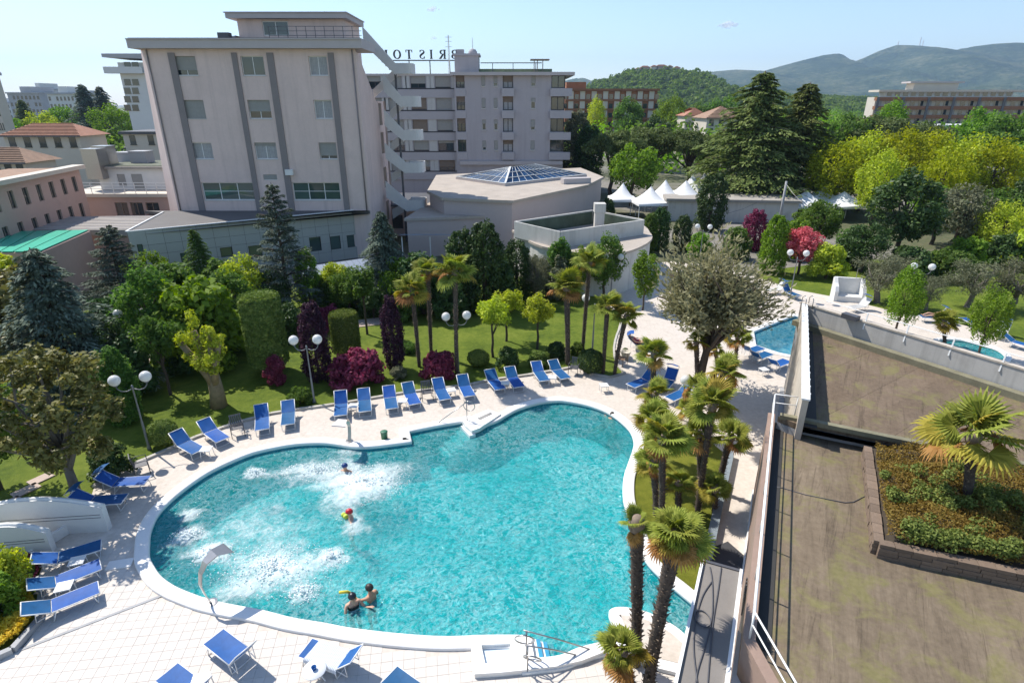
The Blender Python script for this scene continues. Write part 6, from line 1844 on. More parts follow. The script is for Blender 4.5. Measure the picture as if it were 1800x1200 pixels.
# folding rail near the far deck
vt = thing('flower_table', 'small white table with a blue cup beside the towel lounger', 'table', G(556,1196,0.047))
mb = MB(); mb.lathe([(0.30,0.40),(0.31,0.415),(0.30,0.43)], 18); mb.build('top', M_ALU, vt, True)
for k in range(3):
    a_ = k*2.09; mb = MB(); mb.tube([(0.05*math.cos(a_),0.05*math.sin(a_),0.4),(0.24*math.cos(a_),0.24*math.sin(a_),0)], 0.018, 6); mb.build('leg', M_ALU, vt)
mb = MB(); mb.lathe([(0.05,0.431),(0.07,0.52),(0.065,0.52),(0.04,0.45)], 12); o = mb.build('cup', M_BLUE, None, True, vt.location); tag(o, 'small blue cup on the white table by the towel lounger', 'cup')
# --- dark stacking armchairs
def armchair(loc, rz, label, m=None):
    m = m or M_IRON
    t = thing('garden_armchair', label, 'chair', loc, rz, 'dark garden armchairs')
    s_ = MB(); s_.box(-0.24,0.24,-0.24,0.24,0.41,0.435); s_.build('seat', m, t)
    s_ = MB()
    for k in range(6): s_.boxr((-0.21+k*0.084,0.285,0.66),(0.055,0.02,0.42),0,R(-12))
    s_.boxr((0,0.325,0.87),(0.5,0.03,0.06),0,R(-12)); s_.build('backrest', m, t)
    for sx in (-1,1):
        a_ = MB(); a_.tube([(sx*0.27,-0.24,0.0),(sx*0.27,-0.22,0.64),(sx*0.27,0.1,0.66),(sx*0.26,0.3,0.64)], 0.018, 6); a_.build('arm', m, t, True)
        a_ = MB(); a_.tube([(sx*0.27,0.30,0.0),(sx*0.25,0.26,0.43)], 0.018, 6); a_.build('leg', m, t, True)
    return t
armchair(G(419,764,0.047), 0.5, 'dark armchair between the second and third loungers of the row')
armchair(G(751,701,0.047), 0.3, 'dark armchair between the eighth and ninth loungers of the row')
armchair(G(1009,657,0.047), -0.4, 'dark armchair at the right end of the lounger row')
armchair(G(252,830,0.047), 2.2, 'dark armchair under the bushes above the left pool end')
# --- globe lamps
M_POST = mat('grey_lamp_post', (0.20,0.21,0.22), 0.45, 0.08, 5, metal=0.4)
def m_globe(name, col):
    m, n, l = new_mat(name)
    p = n.new('ShaderNodeBsdfPrincipled'); p.inputs['Base Color'].default_value = (*col, 1); p.inputs['Roughness'].default_value = 0.25
    t = n.new('ShaderNodeBsdfTranslucent'); t.inputs['Color'].default_value = (*col, 1)
    mx = n.new('ShaderNodeMixShader'); mx.inputs[0].default_value = 0.35; l.new(p.outputs[0], mx.inputs[1]); l.new(t.outputs[0], mx.inputs[2])
    out(n, l, mx.outputs[0]); return m
M_GLOBE = m_globe('opal_globe', (0.80,0.80,0.78)); M_GLOBEY = m_globe('yellowed_globe', (0.75,0.56,0.26))
lampP = {}
mb = MB(); mb.lathe([(0.09,0),(0.09,0.12),(0.055,0.2),(0.05,1.4),(0.038,1.45),(0.035,3.0),(0.05,3.02),(0.05,3.1),(0.02,3.16)], 10); lampP['post'] = mb.mesh('post', M_POST, True)
mb = MB(); mb.tube([(0,0,3.0),(0.22,0,2.9),(0.42,0,2.93),(0.54,0,3.08),(0.56,0,3.2)], 0.02, 6); mb.lathe([(0.06,0),(0.10,0.05),(0.04,0.07)], 10, (0.56,0,3.18)); lampP['arm'] = mb.mesh('arm', M_POST, True)
mb = MB(); mb.sphere((0.56,0,3.46), 0.235, 18, 12); lampP['globe'] = mb.mesh('globe', M_GLOBE, True)
mb = MB(); mb.sphere((0,0,3.42), 0.235, 18, 12); lampP['globe1'] = mb.mesh('globe', M_GLOBE, True)
mb = MB(); mb.sphere((0,0,3.42), 0.235, 18, 12); lampP['globe1y'] = mb.mesh('globe', M_GLOBEY, True)
def lamp(base_px, rz, label, arms=2, h=1.0, yellow=False):
    b_ = G(*base_px)
    t = thing('globe_lamp', label, 'lamp', b_, R(rz), 'garden globe lamps')
    t.scale = (1,1,h)
    obj('post', lampP['post'], t)
    if arms == 1:
        g_ = obj('globe', lampP['globe1y' if yellow else 'globe1'], t); g_.scale = (1,1,1/h); g_.location.z = 3.42*h*0 + (3.42 - 3.42/h)
    for k in range(arms if arms > 1 else 0):
        a_ = obj('arm', lampP['arm'], t, None, math.pi*k)
        g_ = obj('globe', lampP['globe'], t, None, math.pi*k); g_.scale = (1,1,1/h); g_.location.z = 3.46 - 3.46/h
    return t
for (bp, rz, lab, ar, h, ye) in (((263,790),22,'double globe lamp with a leaning look above the left pool end',2,1.0,False),((553,708),6,'double globe lamp before the dark purple tree',2,1.0,False),
    ((806,657),12,'double globe lamp behind the tall palm in the middle of the lawn',2,1.0,False),((1041,620),-14,'double globe lamp at the right end of the lawn between palms',2,1.0,False),
    ((1073,528),-16,'double globe lamp on the terrace beside the round building',2,1.0,False),((254,650),15,'double globe lamp among the dark trees on the left',2,1.0,False),
    ((1388,525),-14,'tall double globe lamp at the far end of the pale parapet',2,1.05,False),((1600,550),-14,'double globe lamp half hidden by the light green tree behind the wall',2,1.0,False),
    ((1229,462),-12,'distant double globe lamp before the far hedge',2,1.0,False),((1196,738),0,'single white globe lamp among the palm crowns',1,0.62,False),((106,520),0,'single yellowed globe lamp above the left trees',1,1.0,True)):
    lamp(bp, rz, lab, ar, h, ye)
# --- white wave-shaped walls: left foreground pair and the far shower wall
M_WAVE = mat('white_smooth_render', (0.70,0.69,0.66), 0.6, 0.03, 1, 0.05, 20)
def wave_wall(loc, rz, L_, h, thick, label, lines=True):
    t = thing('wave_wall', label, 'wall', loc, rz)
    top = [(L_*f, h*(0.55+0.45*math.sin(math.pi*(0.15+0.75*f)))) for f in [k/14 for k in range(15)]]
    m_ = MB(); m_.xz_prism([(0,0)] + [(L_,0)] + top[::-1], 0, thick); m_.build('body', M_WAVE, t)
    m_ = MB(); m_.tube([(x_,thick/2,z_) for x_, z_ in top], 0.07, 8); m_.build('rounded_top', M_WAVE, t, True)
    if lines:
        for k, zz in enumerate((0.42,0.50)):
            m_ = MB(); m_.box(0.1, L_-0.1, -0.006, 0.0, h*zz, h*zz+0.02); m_.build('tile_line', M_IRON, t)
    return t
w1 = G(-40,950); wave_wall((w1.x,w1.y,0), R(6), 4.3, 1.5, 0.25, 'larger white wave-shaped wall with a double dark line at the left edge')
w2 = G(-40,985); wave_wall((w2.x,w2.y,0), R(8), 2.3, 1.25, 0.25, 'smaller white wave-shaped wall in front, with a double dark line')
# basin-like slope beside them
tr = thing('shower_tray', 'white sloping shower tray beside the wave-shaped walls', 'shower tray', G(95,940))
m_ = MB(); m_.boxr((0,0,0.12),(0.9,2.0,0.16),-0.35,0,R(-6)); m_.build('tray', M_WAVE, tr)
m_ = MB(); m_.boxr((0.5,0.1,0.22),(0.12,2.1,0.36),-0.35); m_.build('side', M_WAVE, tr)
sw = thing('shower_wall', 'white block-shaped shower niche on the far terrace', 'shower', G(1488,528), R(-14))
m_ = MB(); m_.box(-0.95,0.95,0.55,0.75,0,1.65); m_.build('back_panel', M_WAVE, sw)
for sx in (-1,1):
    pts = [(-0.55,0),(0.6,0),(0.6,1.65),(0.35,1.7),(0.0,1.35),(-0.35,1.15),(-0.55,0.8)]
    m_ = MB(); V = [(sx*0.95-0.12,p[0],p[1]) for p in pts] + [(sx*0.95+0.12,p[0],p[1]) for p in pts]; n_ = len(pts)
    m_.add(V, [tuple(range(n_)), tuple(range(2*n_-1,n_-1,-1))] + [(i,i+n_,(i+1)%n_+n_,(i+1)%n_) for i in range(n_)]); m_.build('side_panel', M_WAVE, sw)
m_ = MB(); m_.box(-0.82,0.82,-0.5,0.54,0,0.45); m_.build('ledge', M_WAVE, sw)
m_ = MB(); m_.tube([(0.5,0.65,1.6),(0.5,0.65,2.4),(0.5,0.4,2.45)], 0.025, 6); m_.build('shower_pipe', M_STEEL, sw)
# stepping slabs and path pieces in the lawn
for (x_, y_, w_, l_, rz, lab) in ((46,862,0.5,0.85,-0.5,'pinkish stepping slab nearest the foreground tree'),(14,886,0.5,0.85,-0.5,'pinkish stepping slab at the left edge of the lawn'),(72,842,0.5,0.8,-0.5,'pinkish stepping slab behind the foreground trunk'),(640,568,1.4,4.0,-1.2,'short pale path slab in the lawn behind the clipped shrubs'),(305,772,0.5,0.6,0.3,'small pink slab beside the round lawn shrub'),(215,640,0.8,4.0,-1.2,'pale slab path under the left trees')):
    p_ = G(x_, y_, 0.02); m_ = MB(); m_.boxr((0,0,0.02),(w_,l_,0.05)); o = m_.build('stepping_slab', mat('pinkish_slab',(0.46,0.36,0.30),0.85,0.1,2,0.2,30), None, False, p_, rz); tag(o, lab, 'slab', 'stepping slabs')
# terracotta pots
M_POT = mat('terracotta_pot', (0.38,0.17,0.09), 0.8, 0.1, 4); M_POTW = mat('pale_stone_pot', (0.52,0.47,0.38), 0.8, 0.08, 4)
def pot(px_, r_, h_, label, m=None):
    m_ = MB(); m_.lathe([(r_*0.6,0),(r_*0.9,h_*0.6),(r_,h_*0.9),(r_*1.12,h_*0.92),(r_*1.12,h_),(r_*0.95,h_),(r_*0.9,h_*0.85)], 18)
    o = m_.build('plant_pot', m or M_POT, None, True, G(*px_, 0.03)); tag(o, label, 'pot'); return o
pot((1099,631), 0.28, 0.5, 'pale stone pot with a clipped bush beside the palm bed', M_POTW)
pot((1636,466), 0.55, 0.6, 'large terracotta bowl among the shrubs at the right')
# small wooden chair by the pot
armchair(G(1092,641,0.047), 0.9, 'small brown chair beside the pale stone pot', mat('brown_wood',(0.22,0.13,0.07),0.7))
# red life ring style pouch etc. omitted: not identifiable
# ================================================================ people
def skin_mat(name, col):
    m = mat(name, col, 0.55, 0.05, 8, spec=0.35); return m
M_SKIN = skin_mat('tanned_skin', (0.50,0.27,0.17)); M_SKIN2 = skin_mat('light_skin', (0.60,0.36,0.25))
def body_mesh(name, joints, edges, m, root=0, sub=2):
    """one continuous figure grown around a joint skeleton: joints = (x,y,z,rx,ry)"""
    me = bpy.data.meshes.new(name)
    me.from_pydata([j[:3] for j in joints], edges, [])
    o = bpy.data.objects.new(name, me); COL.objects.link(o)
    o.modifiers.new('skin', 'SKIN')
    sv = me.skin_vertices[0].data
    for i, j in enumerate(joints):
        sv[i].radius = (j[3], j[4] if len(j) > 4 else j[3]); sv[i].use_root = (i == root)
    s_ = o.modifiers.new('sub', 'SUBSURF'); s_.levels = sub; s_.render_levels = sub
    dg = bpy.context.evaluated_depsgraph_get()
    me2 = bpy.data.meshes.new_from_object(o.evaluated_get(dg))
    me2.materials.clear(); me2.materials.append(m)
    me2.polygons.foreach_set('use_smooth', [True]*len(me2.polygons))
    bpy.data.objects.remove(o); 
    return me2
def fingers(J, E_, wrist, d, up, s=1.0):
    """five short finger chains from the palm: d = pointing direction, up = palm normal"""
    d = Vector(d).normalized(); sd_ = d.cross(Vector(up)).normalized(); upv = sd_.cross(d)
    w = Vector(J[wrist][:3]); palm = w + d*0.07*s
    J.append((*palm, 0.034*s, 0.018*s)); pi_ = len(J)-1; E_.append((wrist, pi_))
    for k, (o_, l_) in enumerate(((-0.030,0.062),(-0.011,0.074),(0.009,0.070),(0.028,0.056))):
        a_ = palm + sd_*o_*s + d*0.03*s; b_ = a_ + d*l_*0.55*s; c_ = b_ + (d*0.8 - upv*0.5).normalized()*l_*0.5*s
        i0 = len(J); J += [(*a_, 0.010*s, 0.010*s), (*b_, 0.009*s, 0.009*s), (*c_, 0.007*s, 0.007*s)]
        E_ += [(pi_, i0), (i0, i0+1), (i0+1, i0+2)]
    a_ = w + d*0.03*s + sd_*(-0.038)*s; b_ = a_ + (d*0.6 - sd_*0.6).normalized()*0.04*s; i0 = len(J)
    J += [(*a_, 0.012*s, 0.012*s), (*b_, 0.009*s, 0.009*s)]; E_ += [(wrist, i0), (i0, i0+1)]
def person(label, loc, rz, pose, skin, cap=None, hair=None, suit=None, z=0.0):
    t = thing('person', label, 'person', loc, R(rz))
    # pelvis at origin of the figure's own axes; +y is forward
    J, E_ = [], []
    def a(p, r_, r2=None, parent=None):
        J.append((p[0], p[1], p[2] + z, r_, r2 or r_))
        if parent is not None: E_.append((parent, len(J)-1))
        return len(J)-1
    pel = a(pose['pelvis'], 0.15, 0.12)
    bel = a(pose['belly'], 0.135, 0.11, pel)
    che = a(pose['chest'], 0.155, 0.115, bel)
    nec = a(pose['neck'], 0.055, 0.055, che)
    hd0 = a(pose['chin'], 0.075, 0.08, nec)
    hd1 = a(pose['head'], 0.088, 0.098, hd0)
    hd2 = a(pose['crown'], 0.055, 0.06, hd1)
    for s_ in ('l','r'):
        sh_ = a(pose['sh_'+s_], 0.058, 0.055, che); el = a(pose['el_'+s_], 0.043, 0.043, sh_); wr = a(pose['wr_'+s_], 0.028, 0.026, el)
        dv = Vector(pose['wr_'+s_]) - Vector(pose['el_'+s_])
        fingers(J, E_, wr, dv, (0.1,0.2,1))
        hi = a(pose['hi_'+s_], 0.095, 0.095, pel); kn = a(pose['kn_'+s_], 0.062, 0.062, hi); an = a(pose['an_'+s_], 0.040, 0.040, kn); to = a(pose['to_'+s_], 0.034, 0.026, an)
    me = body_mesh('body', J, E_, skin, pel)
    b_ = obj('body', me, t)
    H = Vector(pose['head']) + Vector((0,0,z)); cr = Vector(pose['crown']) + Vector((0,0,z)); up = (cr - Vector(pose['chin']) - Vector((0,0,z))).normalized()
    fw = Vector(pose.get('face', (0,1,0))); fw = (fw - up*fw.dot(up)).normalized(); sdv_ = up.cross(fw)
    # face: nose, eyes, ears, lips
    f_ = MB(); f_.sphere(H + fw*0.098 - up*0.012, 0.016, 8, 6, (1,1,1.4)); f_.sphere(H + sdv_*0.088 - up*0.01, 0.024, 8, 6); f_.sphere(H - sdv_*0.088 - up*0.01, 0.024, 8, 6); f_.build('nose_and_ears', skin, t, True)
    f_ = MB(); f_.sphere(H + fw*0.086 + sdv_*0.032 + up*0.012, 0.011, 8, 6); f_.sphere(H + fw*0.086 - sdv_*0.032 + up*0.012, 0.011, 8, 6); f_.build('eyes', M_IRON, t, True)
    f_ = MB(); f_.sphere(H + fw*0.082 - up*0.055, 0.014, 8, 6, (1.6,1,0.7)); f_.build('mouth', mat('lips',(0.4,0.14,0.11),0.5), t, True)
    def dome(r_, m_, nm, lo=-0.15):
        q = MB(); n_, k_ = 18, 8; V = []; F = []
        for i in range(k_+1):
            th = math.pi/2*(1 - i/k_) if False else (math.acos(lo))*i/k_
            for j in range(n_):
                ph = 2*math.pi*j/n_
                v = up*math.cos(th) + (fw*math.cos(ph)*1.08 + sdv_*math.sin(ph)*0.98)*math.sin(th)
                V.append(H + up*0.02 + v*r_)
        for i in range(k_):
            for j in range(n_): F.append((i*n_+j, (i+1)*n_+j, (i+1)*n_+(j+1)%n_, i*n_+(j+1)%n_))
        q.add(V, F); q.build(nm, m_, t, True)
    if cap: dome(0.128, cap, 'swimming_cap')
    if hair: dome(0.124, hair, 'hair', -0.35)
    if suit:
        smat, lo, hi_ = suit
        # garment follows the trunk: rings round the pelvis-belly-chest line
        q = MB(); ctr = [Vector(pose[k]) + Vector((0,0,z)) for k in lo]
        rad = hi_; V = []; F = []; n_ = 16
        for i, c_ in enumerate(ctr):
            d = (ctr[min(i+1,len(ctr)-1)] - ctr[max(i-1,0)]).normalized(); s2 = d.cross(fw); s2 = s2.normalized() if s2.length > 0.1 else sdv_; f2 = s2.cross(d)
            for j in range(n_):
                ph = 2*math.pi*j/n_; V.append(c_ + s2*math.cos(ph)*rad[i][0] + f2*math.sin(ph)*rad[i][1])
        for i in range(len(ctr)-1):
            for j in range(n_): F.append((i*n_+j, i*n_+(j+1)%n_, (i+1)*n_+(j+1)%n_, (i+1)*n_+j))
        q.add(V, F); q.build('swimwear', smat, t, True)
    return t
def P_(**k): return k
STAND = P_(pelvis=(0,0,0.93), belly=(0,0.01,1.10), chest=(0,0,1.32), neck=(0,0.01,1.50), chin=(0,0.045,1.56), head=(0,0.035,1.65), crown=(0,0.02,1.745),
    sh_l=(-0.20,0,1.40), el_l=(-0.33,0.13,1.18), wr_l=(-0.22,0.36,1.12), sh_r=(0.20,0,1.40), el_r=(0.34,0.12,1.18), wr_r=(0.26,0.36,1.14),
    hi_l=(-0.10,0,0.86), kn_l=(-0.12,0.05,0.47), an_l=(-0.12,-0.02,0.08), to_l=(-0.13,0.14,0.03), hi_r=(0.10,0,0.86), kn_r=(0.13,0.12,0.49), an_r=(0.13,0.04,0.08), to_r=(0.14,0.2,0.03))
NECKDEEP = dict(STAND); NECKDEEP.update(el_l=(-0.42,0.05,1.26), wr_l=(-0.55,0.25,1.30), el_r=(0.42,0.05,1.26), wr_r=(0.52,0.27,1.30))
CAPB = mat('blue_rubber_cap', (0.01,0.04,0.16), 0.35, 0.05, 6); CAPR = mat('red_rubber_cap', (0.55,0.02,0.03), 0.35, 0.05, 6); CAPK = mat('black_rubber_cap', (0.012,0.012,0.018), 0.35, 0.05, 6)
HAIRB = mat('dark_brown_hair', (0.03,0.02,0.015), 0.5, 0.2, 20)
SUITK = mat('black_swimwear', (0.012,0.012,0.014), 0.6, 0.1, 10)
floor = -1.45
trunk_suit = (SUITK, ('pelvis','belly','chest'), ((0.185,0.15),(0.165,0.14),(0.185,0.15)))
g_ = G(608,829,WATER_Z); person('swimmer with a dark blue cap up to the shoulders in the white foam', (g_.x, g_.y, floor), 170, NECKDEEP, M_SKIN, cap=CAPB)
g_ = G(617,911,WATER_Z); person('swimmer with a red cap holding the yellow-green dumbbell', (g_.x, g_.y, floor), 110, NECKDEEP, M_SKIN2, cap=CAPR)
m_ = MB(); m_.lathe([(0.07,-0.16),(0.09,-0.13),(0.09,-0.05),(0.03,-0.03),(0.03,0.03),(0.09,0.05),(0.09,0.13),(0.07,0.16)], 12)
o = m_.build('foam_dumbbell', mat('yellow_green_foam',(0.55,0.65,0.08),0.7), None, True, G(606,906,WATER_Z+0.08)); o.rotation_euler = (R(80),0,R(40)); tag(o, 'yellow-green foam dumbbell floating beside the red-capped swimmer', 'dumbbell')
WOMAN = dict(STAND); WOMAN.update(el_l=(-0.30,0.16,1.16), wr_l=(-0.40,0.36,1.28), el_r=(0.30,0.12,1.13), wr_r=(0.38,0.34,1.02))
MAN = dict(STAND); MAN.update(el_l=(-0.30,0.22,1.30), wr_l=(-0.26,0.46,1.34), el_r=(0.33,0.06,1.14), wr_r=(0.28,0.26,1.02))
g_ = G(621,1066,WATER_Z); person('woman in a black swimsuit and black cap standing waist-deep at the left of the couple', (g_.x, g_.y, -1.32), 215, WOMAN, M_SKIN2, cap=CAPK, suit=trunk_suit)
g_ = G(653,1053,WATER_Z); person('man with dark hair standing waist-deep, back turned, at the right of the couple', (g_.x, g_.y, -1.3), 60, MAN, M_SKIN, hair=HAIRB, suit=(SUITK, ('hi_l','pelvis','belly'), ((0.15,0.13),(0.17,0.145),(0.15,0.13))))
m_ = MB(); m_.tube([(-0.35,0,0),(-0.12,0.04,0.10),(0.12,0.02,0.12),(0.35,-0.06,0.02)], 0.045, 10)
o = m_.build('pool_noodle', mat('yellow_foam',(0.75,0.62,0.06),0.7), None, True, G(611,1047,0.25)); o.rotation_euler = (0.3,0.9,0.6); tag(o, 'yellow foam noodle held up by the woman in the black swimsuit', 'pool noodle')
FLOAT = P_(pelvis=(0,0.62,0.30), belly=(0,0.42,0.36), chest=(0,0.18,0.42), neck=(0,-0.02,0.52), chin=(0,0.0,0.58), head=(0,-0.03,0.66), crown=(0,-0.06,0.755), face=(0,1,0.2),
    sh_l=(-0.20,0.10,0.46), el_l=(-0.42,0.0,0.50), wr_l=(-0.62,-0.10,0.52), sh_r=(0.20,0.10,0.46), el_r=(0.42,0.0,0.50), wr_r=(0.62,-0.10,0.52),
    hi_l=(-0.10,0.70,0.28), kn_l=(-0.16,1.08,0.30), an_l=(-0.17,1.46,0.26), to_l=(-0.18,1.58,0.34), hi_r=(0.10,0.70,0.28), kn_r=(0.17,1.08,0.26), an_r=(0.2,1.44,0.20), to_r=(0.21,1.56,0.28))
g_ = G(1075,733,WATER_Z); person('bather reclining in the water with arms on the rim of the far pool lobe', (g_.x, g_.y, -0.62), 135, FLOAT, M_SKIN, hair=HAIRB, suit=(SUITK, ('kn_l','pelvis','belly'), ((0.12,0.10),(0.175,0.15),(0.15,0.13))))
LIE = P_(pelvis=(0,1.02,0.50), belly=(0,1.22,0.53), chest=(0,1.40,0.66), neck=(0,1.55,0.80), chin=(0,1.57,0.86), head=(0,1.62,0.93), crown=(0,1.68,1.01), face=(0,-1,0.5),
    sh_l=(-0.19,1.46,0.74), el_l=(-0.28,1.22,0.58), wr_l=(-0.22,0.98,0.55), sh_r=(0.19,1.46,0.74), el_r=(0.30,1.24,0.62), wr_r=(0.10,1.05,0.68),
    hi_l=(-0.10,0.94,0.47), kn_l=(-0.12,0.52,0.60), an_l=(-0.12,0.14,0.42), to_l=(-0.13,0.05,0.50), hi_r=(0.10,0.94,0.47), kn_r=(0.13,0.52,0.50), an_r=(0.14,0.12,0.42), to_r=(0.15,0.04,0.50))
RED = mat('pink_red_fabric', (0.52,0.09,0.10), 0.7, 0.1, 8)
person('sunbather in dark red swimwear lying on the shaded lounger near the lawn', tuple(sunb.location - Vector((0,0,0.0))), math.degrees(sunb.rotation_euler.z)-90, LIE, M_SKIN2, hair=HAIRB, suit=(RED, ('hi_l','pelvis','belly','chest'), ((0.16,0.13),(0.185,0.15),(0.165,0.14),(0.185,0.15))))
person('reader in a red and white top on the lounger behind the railed wall', tuple(rdr.location), math.degrees(rdr.rotation_euler.z)-90, LIE, M_SKIN2, hair=HAIRB, suit=(mat('coral_red_fabric',(0.62,0.13,0.09),0.7), ('pelvis','belly','chest'), ((0.185,0.15),(0.165,0.14),(0.195,0.155))))
# ================================================================ vegetation
def mesh_np(name, V, quads, m, smooth=False):
    me = bpy.data.meshes.new(name)
    V = np.asarray(V, dtype=np.float32).reshape(-1, 3); Q = np.asarray(quads, dtype=np.int32)
    nq = len(Q)
    me.vertices.add(len(V)); me.vertices.foreach_set('co', V.ravel())
    me.loops.add(nq*4); me.loops.foreach_set('vertex_index', Q.ravel())
    me.polygons.add(nq); me.polygons.foreach_set('loop_start', np.arange(0, nq*4, 4, dtype=np.int32))
    if m is not None: me.materials.append(m)
    me.update(calc_edges=True)
    if smooth: me.polygons.foreach_set('use_smooth', [True]*nq)
    return me
def unit(v):
    return v / np.maximum(1e-9, np.linalg.norm(v, axis=-1, keepdims=True))
AR = [1.0]
def leaf_quads(C, N, size, aspect=0.5, along=None, rng=NR):
    """diamond leaves at C facing N; along = preferred long direction"""
    n = len(C)
    N = unit(N)
    T = rng.standard_normal((n,3)) if along is None else along + 0.25*rng.standard_normal((n,3))
    T = unit(T - N*np.sum(T*N, axis=1, keepdims=True)); B = np.cross(N, T)
    s = (size * rng.uniform(0.65, 1.35, (n,1))) if np.isscalar(size) else size.reshape(-1,1)
    s = s*max(1.0, AR[0])**0.5
    V = np.stack([-T*s, B*s*aspect + N*s*0.12, T*s, -B*s*aspect + N*s*0.12], axis=1)
    V[:,:,2] /= AR[0]
    return (V + C[:,None,:]).reshape(-1,3)
def cloud_mesh(name, C, N, size, aspect, m, along=None, rng=NR):
    V = leaf_quads(C, N, size, aspect, along, rng)
    return mesh_np(name, V, np.arange(len(V)).reshape(-1,4), m)
def sph(n, rng=NR):
    return unit(rng.standard_normal((n,3)))
def blob_points(centres, radii, per, rng=NR, flat=0.85, up=0.25, shell=0.25):
    C, N = [], []
    for c, r in zip(centres, radii):
        d = sph(per, rng); rr = r*(1 - np.abs(rng.normal(0, shell, (per,1))))
        p = np.asarray(c) + d*rr*np.array([1,1,flat])
        C.append(p); N.append(unit(d*0.7 + rng.standard_normal((per,3))*0.55 + np.array([0,0,up])))
    return np.concatenate(C), np.concatenate(N)
def limb_mesh(name, base, tips, r0, m, rng, bend=0.15, trunk_top=None, n=7):
    b = MB()
    tt = Vector(trunk_top) if trunk_top else Vector((0,0,1))
    base = Vector(base); L = (tt-base).length
    pts = [base.lerp(tt, f) + Vector((rng.normal(0,bend*0.25), rng.normal(0,bend*0.25), 0))*(1 if 0 < f < 1 else 0) for f in np.linspace(0,1,6)]
    b.tube([base - Vector((0,0,0.1))] + pts, [r0*1.35] + [r0*(1.1-0.45*f) for f in np.linspace(0,1,6)], n)
    for t in tips:
        t = Vector(t); s = pts[int(rng.integers(3,6))]
        mid = s.lerp(t, 0.5) + Vector((rng.normal(0,bend), rng.normal(0,bend), abs(rng.normal(0,bend))))
        b.tube([s, s.lerp(mid,0.6), mid, t], [r0*0.5, r0*0.38, r0*0.27, r0*0.1], 5)
    return b.mesh(name, m, True)
M_BARK = mat('brown_bark', (0.085,0.062,0.045), 0.95, 0.3, 6, 0.6, 25)
M_BARKG = mat('grey_bark', (0.16,0.14,0.115), 0.95, 0.25, 6, 0.5, 25)
LEAF = dict(
 bright=leaf_mat('bright_leaf', [(0.059,0.126,0.021),(0.126,0.244,0.030),(0.253,0.404,0.059)]),
 mid=leaf_mat('mid_green_leaf', [(0.037,0.084,0.021),(0.084,0.168,0.034),(0.185,0.287,0.059)]),
 dark=leaf_mat('dark_glossy_leaf', [(0.021,0.050,0.017),(0.041,0.093,0.023),(0.093,0.160,0.040)], 0.2, 0.5, 0.22),
 yellow=leaf_mat('yellow_green_leaf', [(0.13,0.17,0.012),(0.26,0.31,0.018),(0.42,0.45,0.04)], 0.45),
 yellow_old=leaf_mat('yellow_green_leaf_old', [(0.168,0.235,0.023),(0.320,0.404,0.037),(0.572,0.639,0.076)], 0.4),
 lime=leaf_mat('lime_leaf', [(0.168,0.235,0.026),(0.337,0.438,0.050),(0.606,0.673,0.101)], 0.4),
 olive=leaf_mat('olive_leaf', [(0.085,0.10,0.05),(0.15,0.165,0.095),(0.23,0.245,0.16)], 0.25),
 tamar=leaf_mat('brownish_fine_leaf', [(0.13,0.135,0.065),(0.24,0.245,0.125),(0.40,0.40,0.23)], 0.35),
 brown=leaf_mat('bronze_leaf', [(0.07,0.08,0.022),(0.155,0.16,0.04),(0.32,0.30,0.10)], 0.3, 0.5, 0.25),
 purple=leaf_mat('dark_purple_leaf', [(0.023,0.012,0.018),(0.054,0.022,0.035),(0.118,0.048,0.067)], 0.2),
 wine=leaf_mat('wine_red_leaf', [(0.084,0.017,0.030),(0.203,0.037,0.063),(0.404,0.101,0.143)], 0.3),
 rose=leaf_mat('rose_red_leaf', [(0.270,0.050,0.050),(0.539,0.126,0.126),(0.750,0.270,0.253)], 0.3),
 cedar=leaf_mat('blue_green_needles', [(0.05,0.072,0.045),(0.10,0.135,0.095),(0.21,0.26,0.20)], 0.15),
 deodar=leaf_mat('grey_green_needles', [(0.05,0.08,0.024),(0.12,0.165,0.045),(0.25,0.29,0.10)], 0.25),
 pine=leaf_mat('pine_needles', [(0.04,0.062,0.02),(0.085,0.12,0.035),(0.16,0.20,0.075)], 0.25),
 clip=leaf_mat('clipped_hedge_leaf', [(0.054,0.098,0.023),(0.126,0.194,0.044),(0.270,0.337,0.084)], 0.25),
 gold=leaf_mat('golden_leaf', [(0.471,0.337,0.021),(0.750,0.623,0.050),(0.750,0.750,0.134)], 0.3),
 rust=leaf_mat('rusty_groundcover_leaf', [(0.12,0.095,0.02),(0.24,0.19,0.035),(0.33,0.32,0.07)], 0.3),
)
TPL = {}
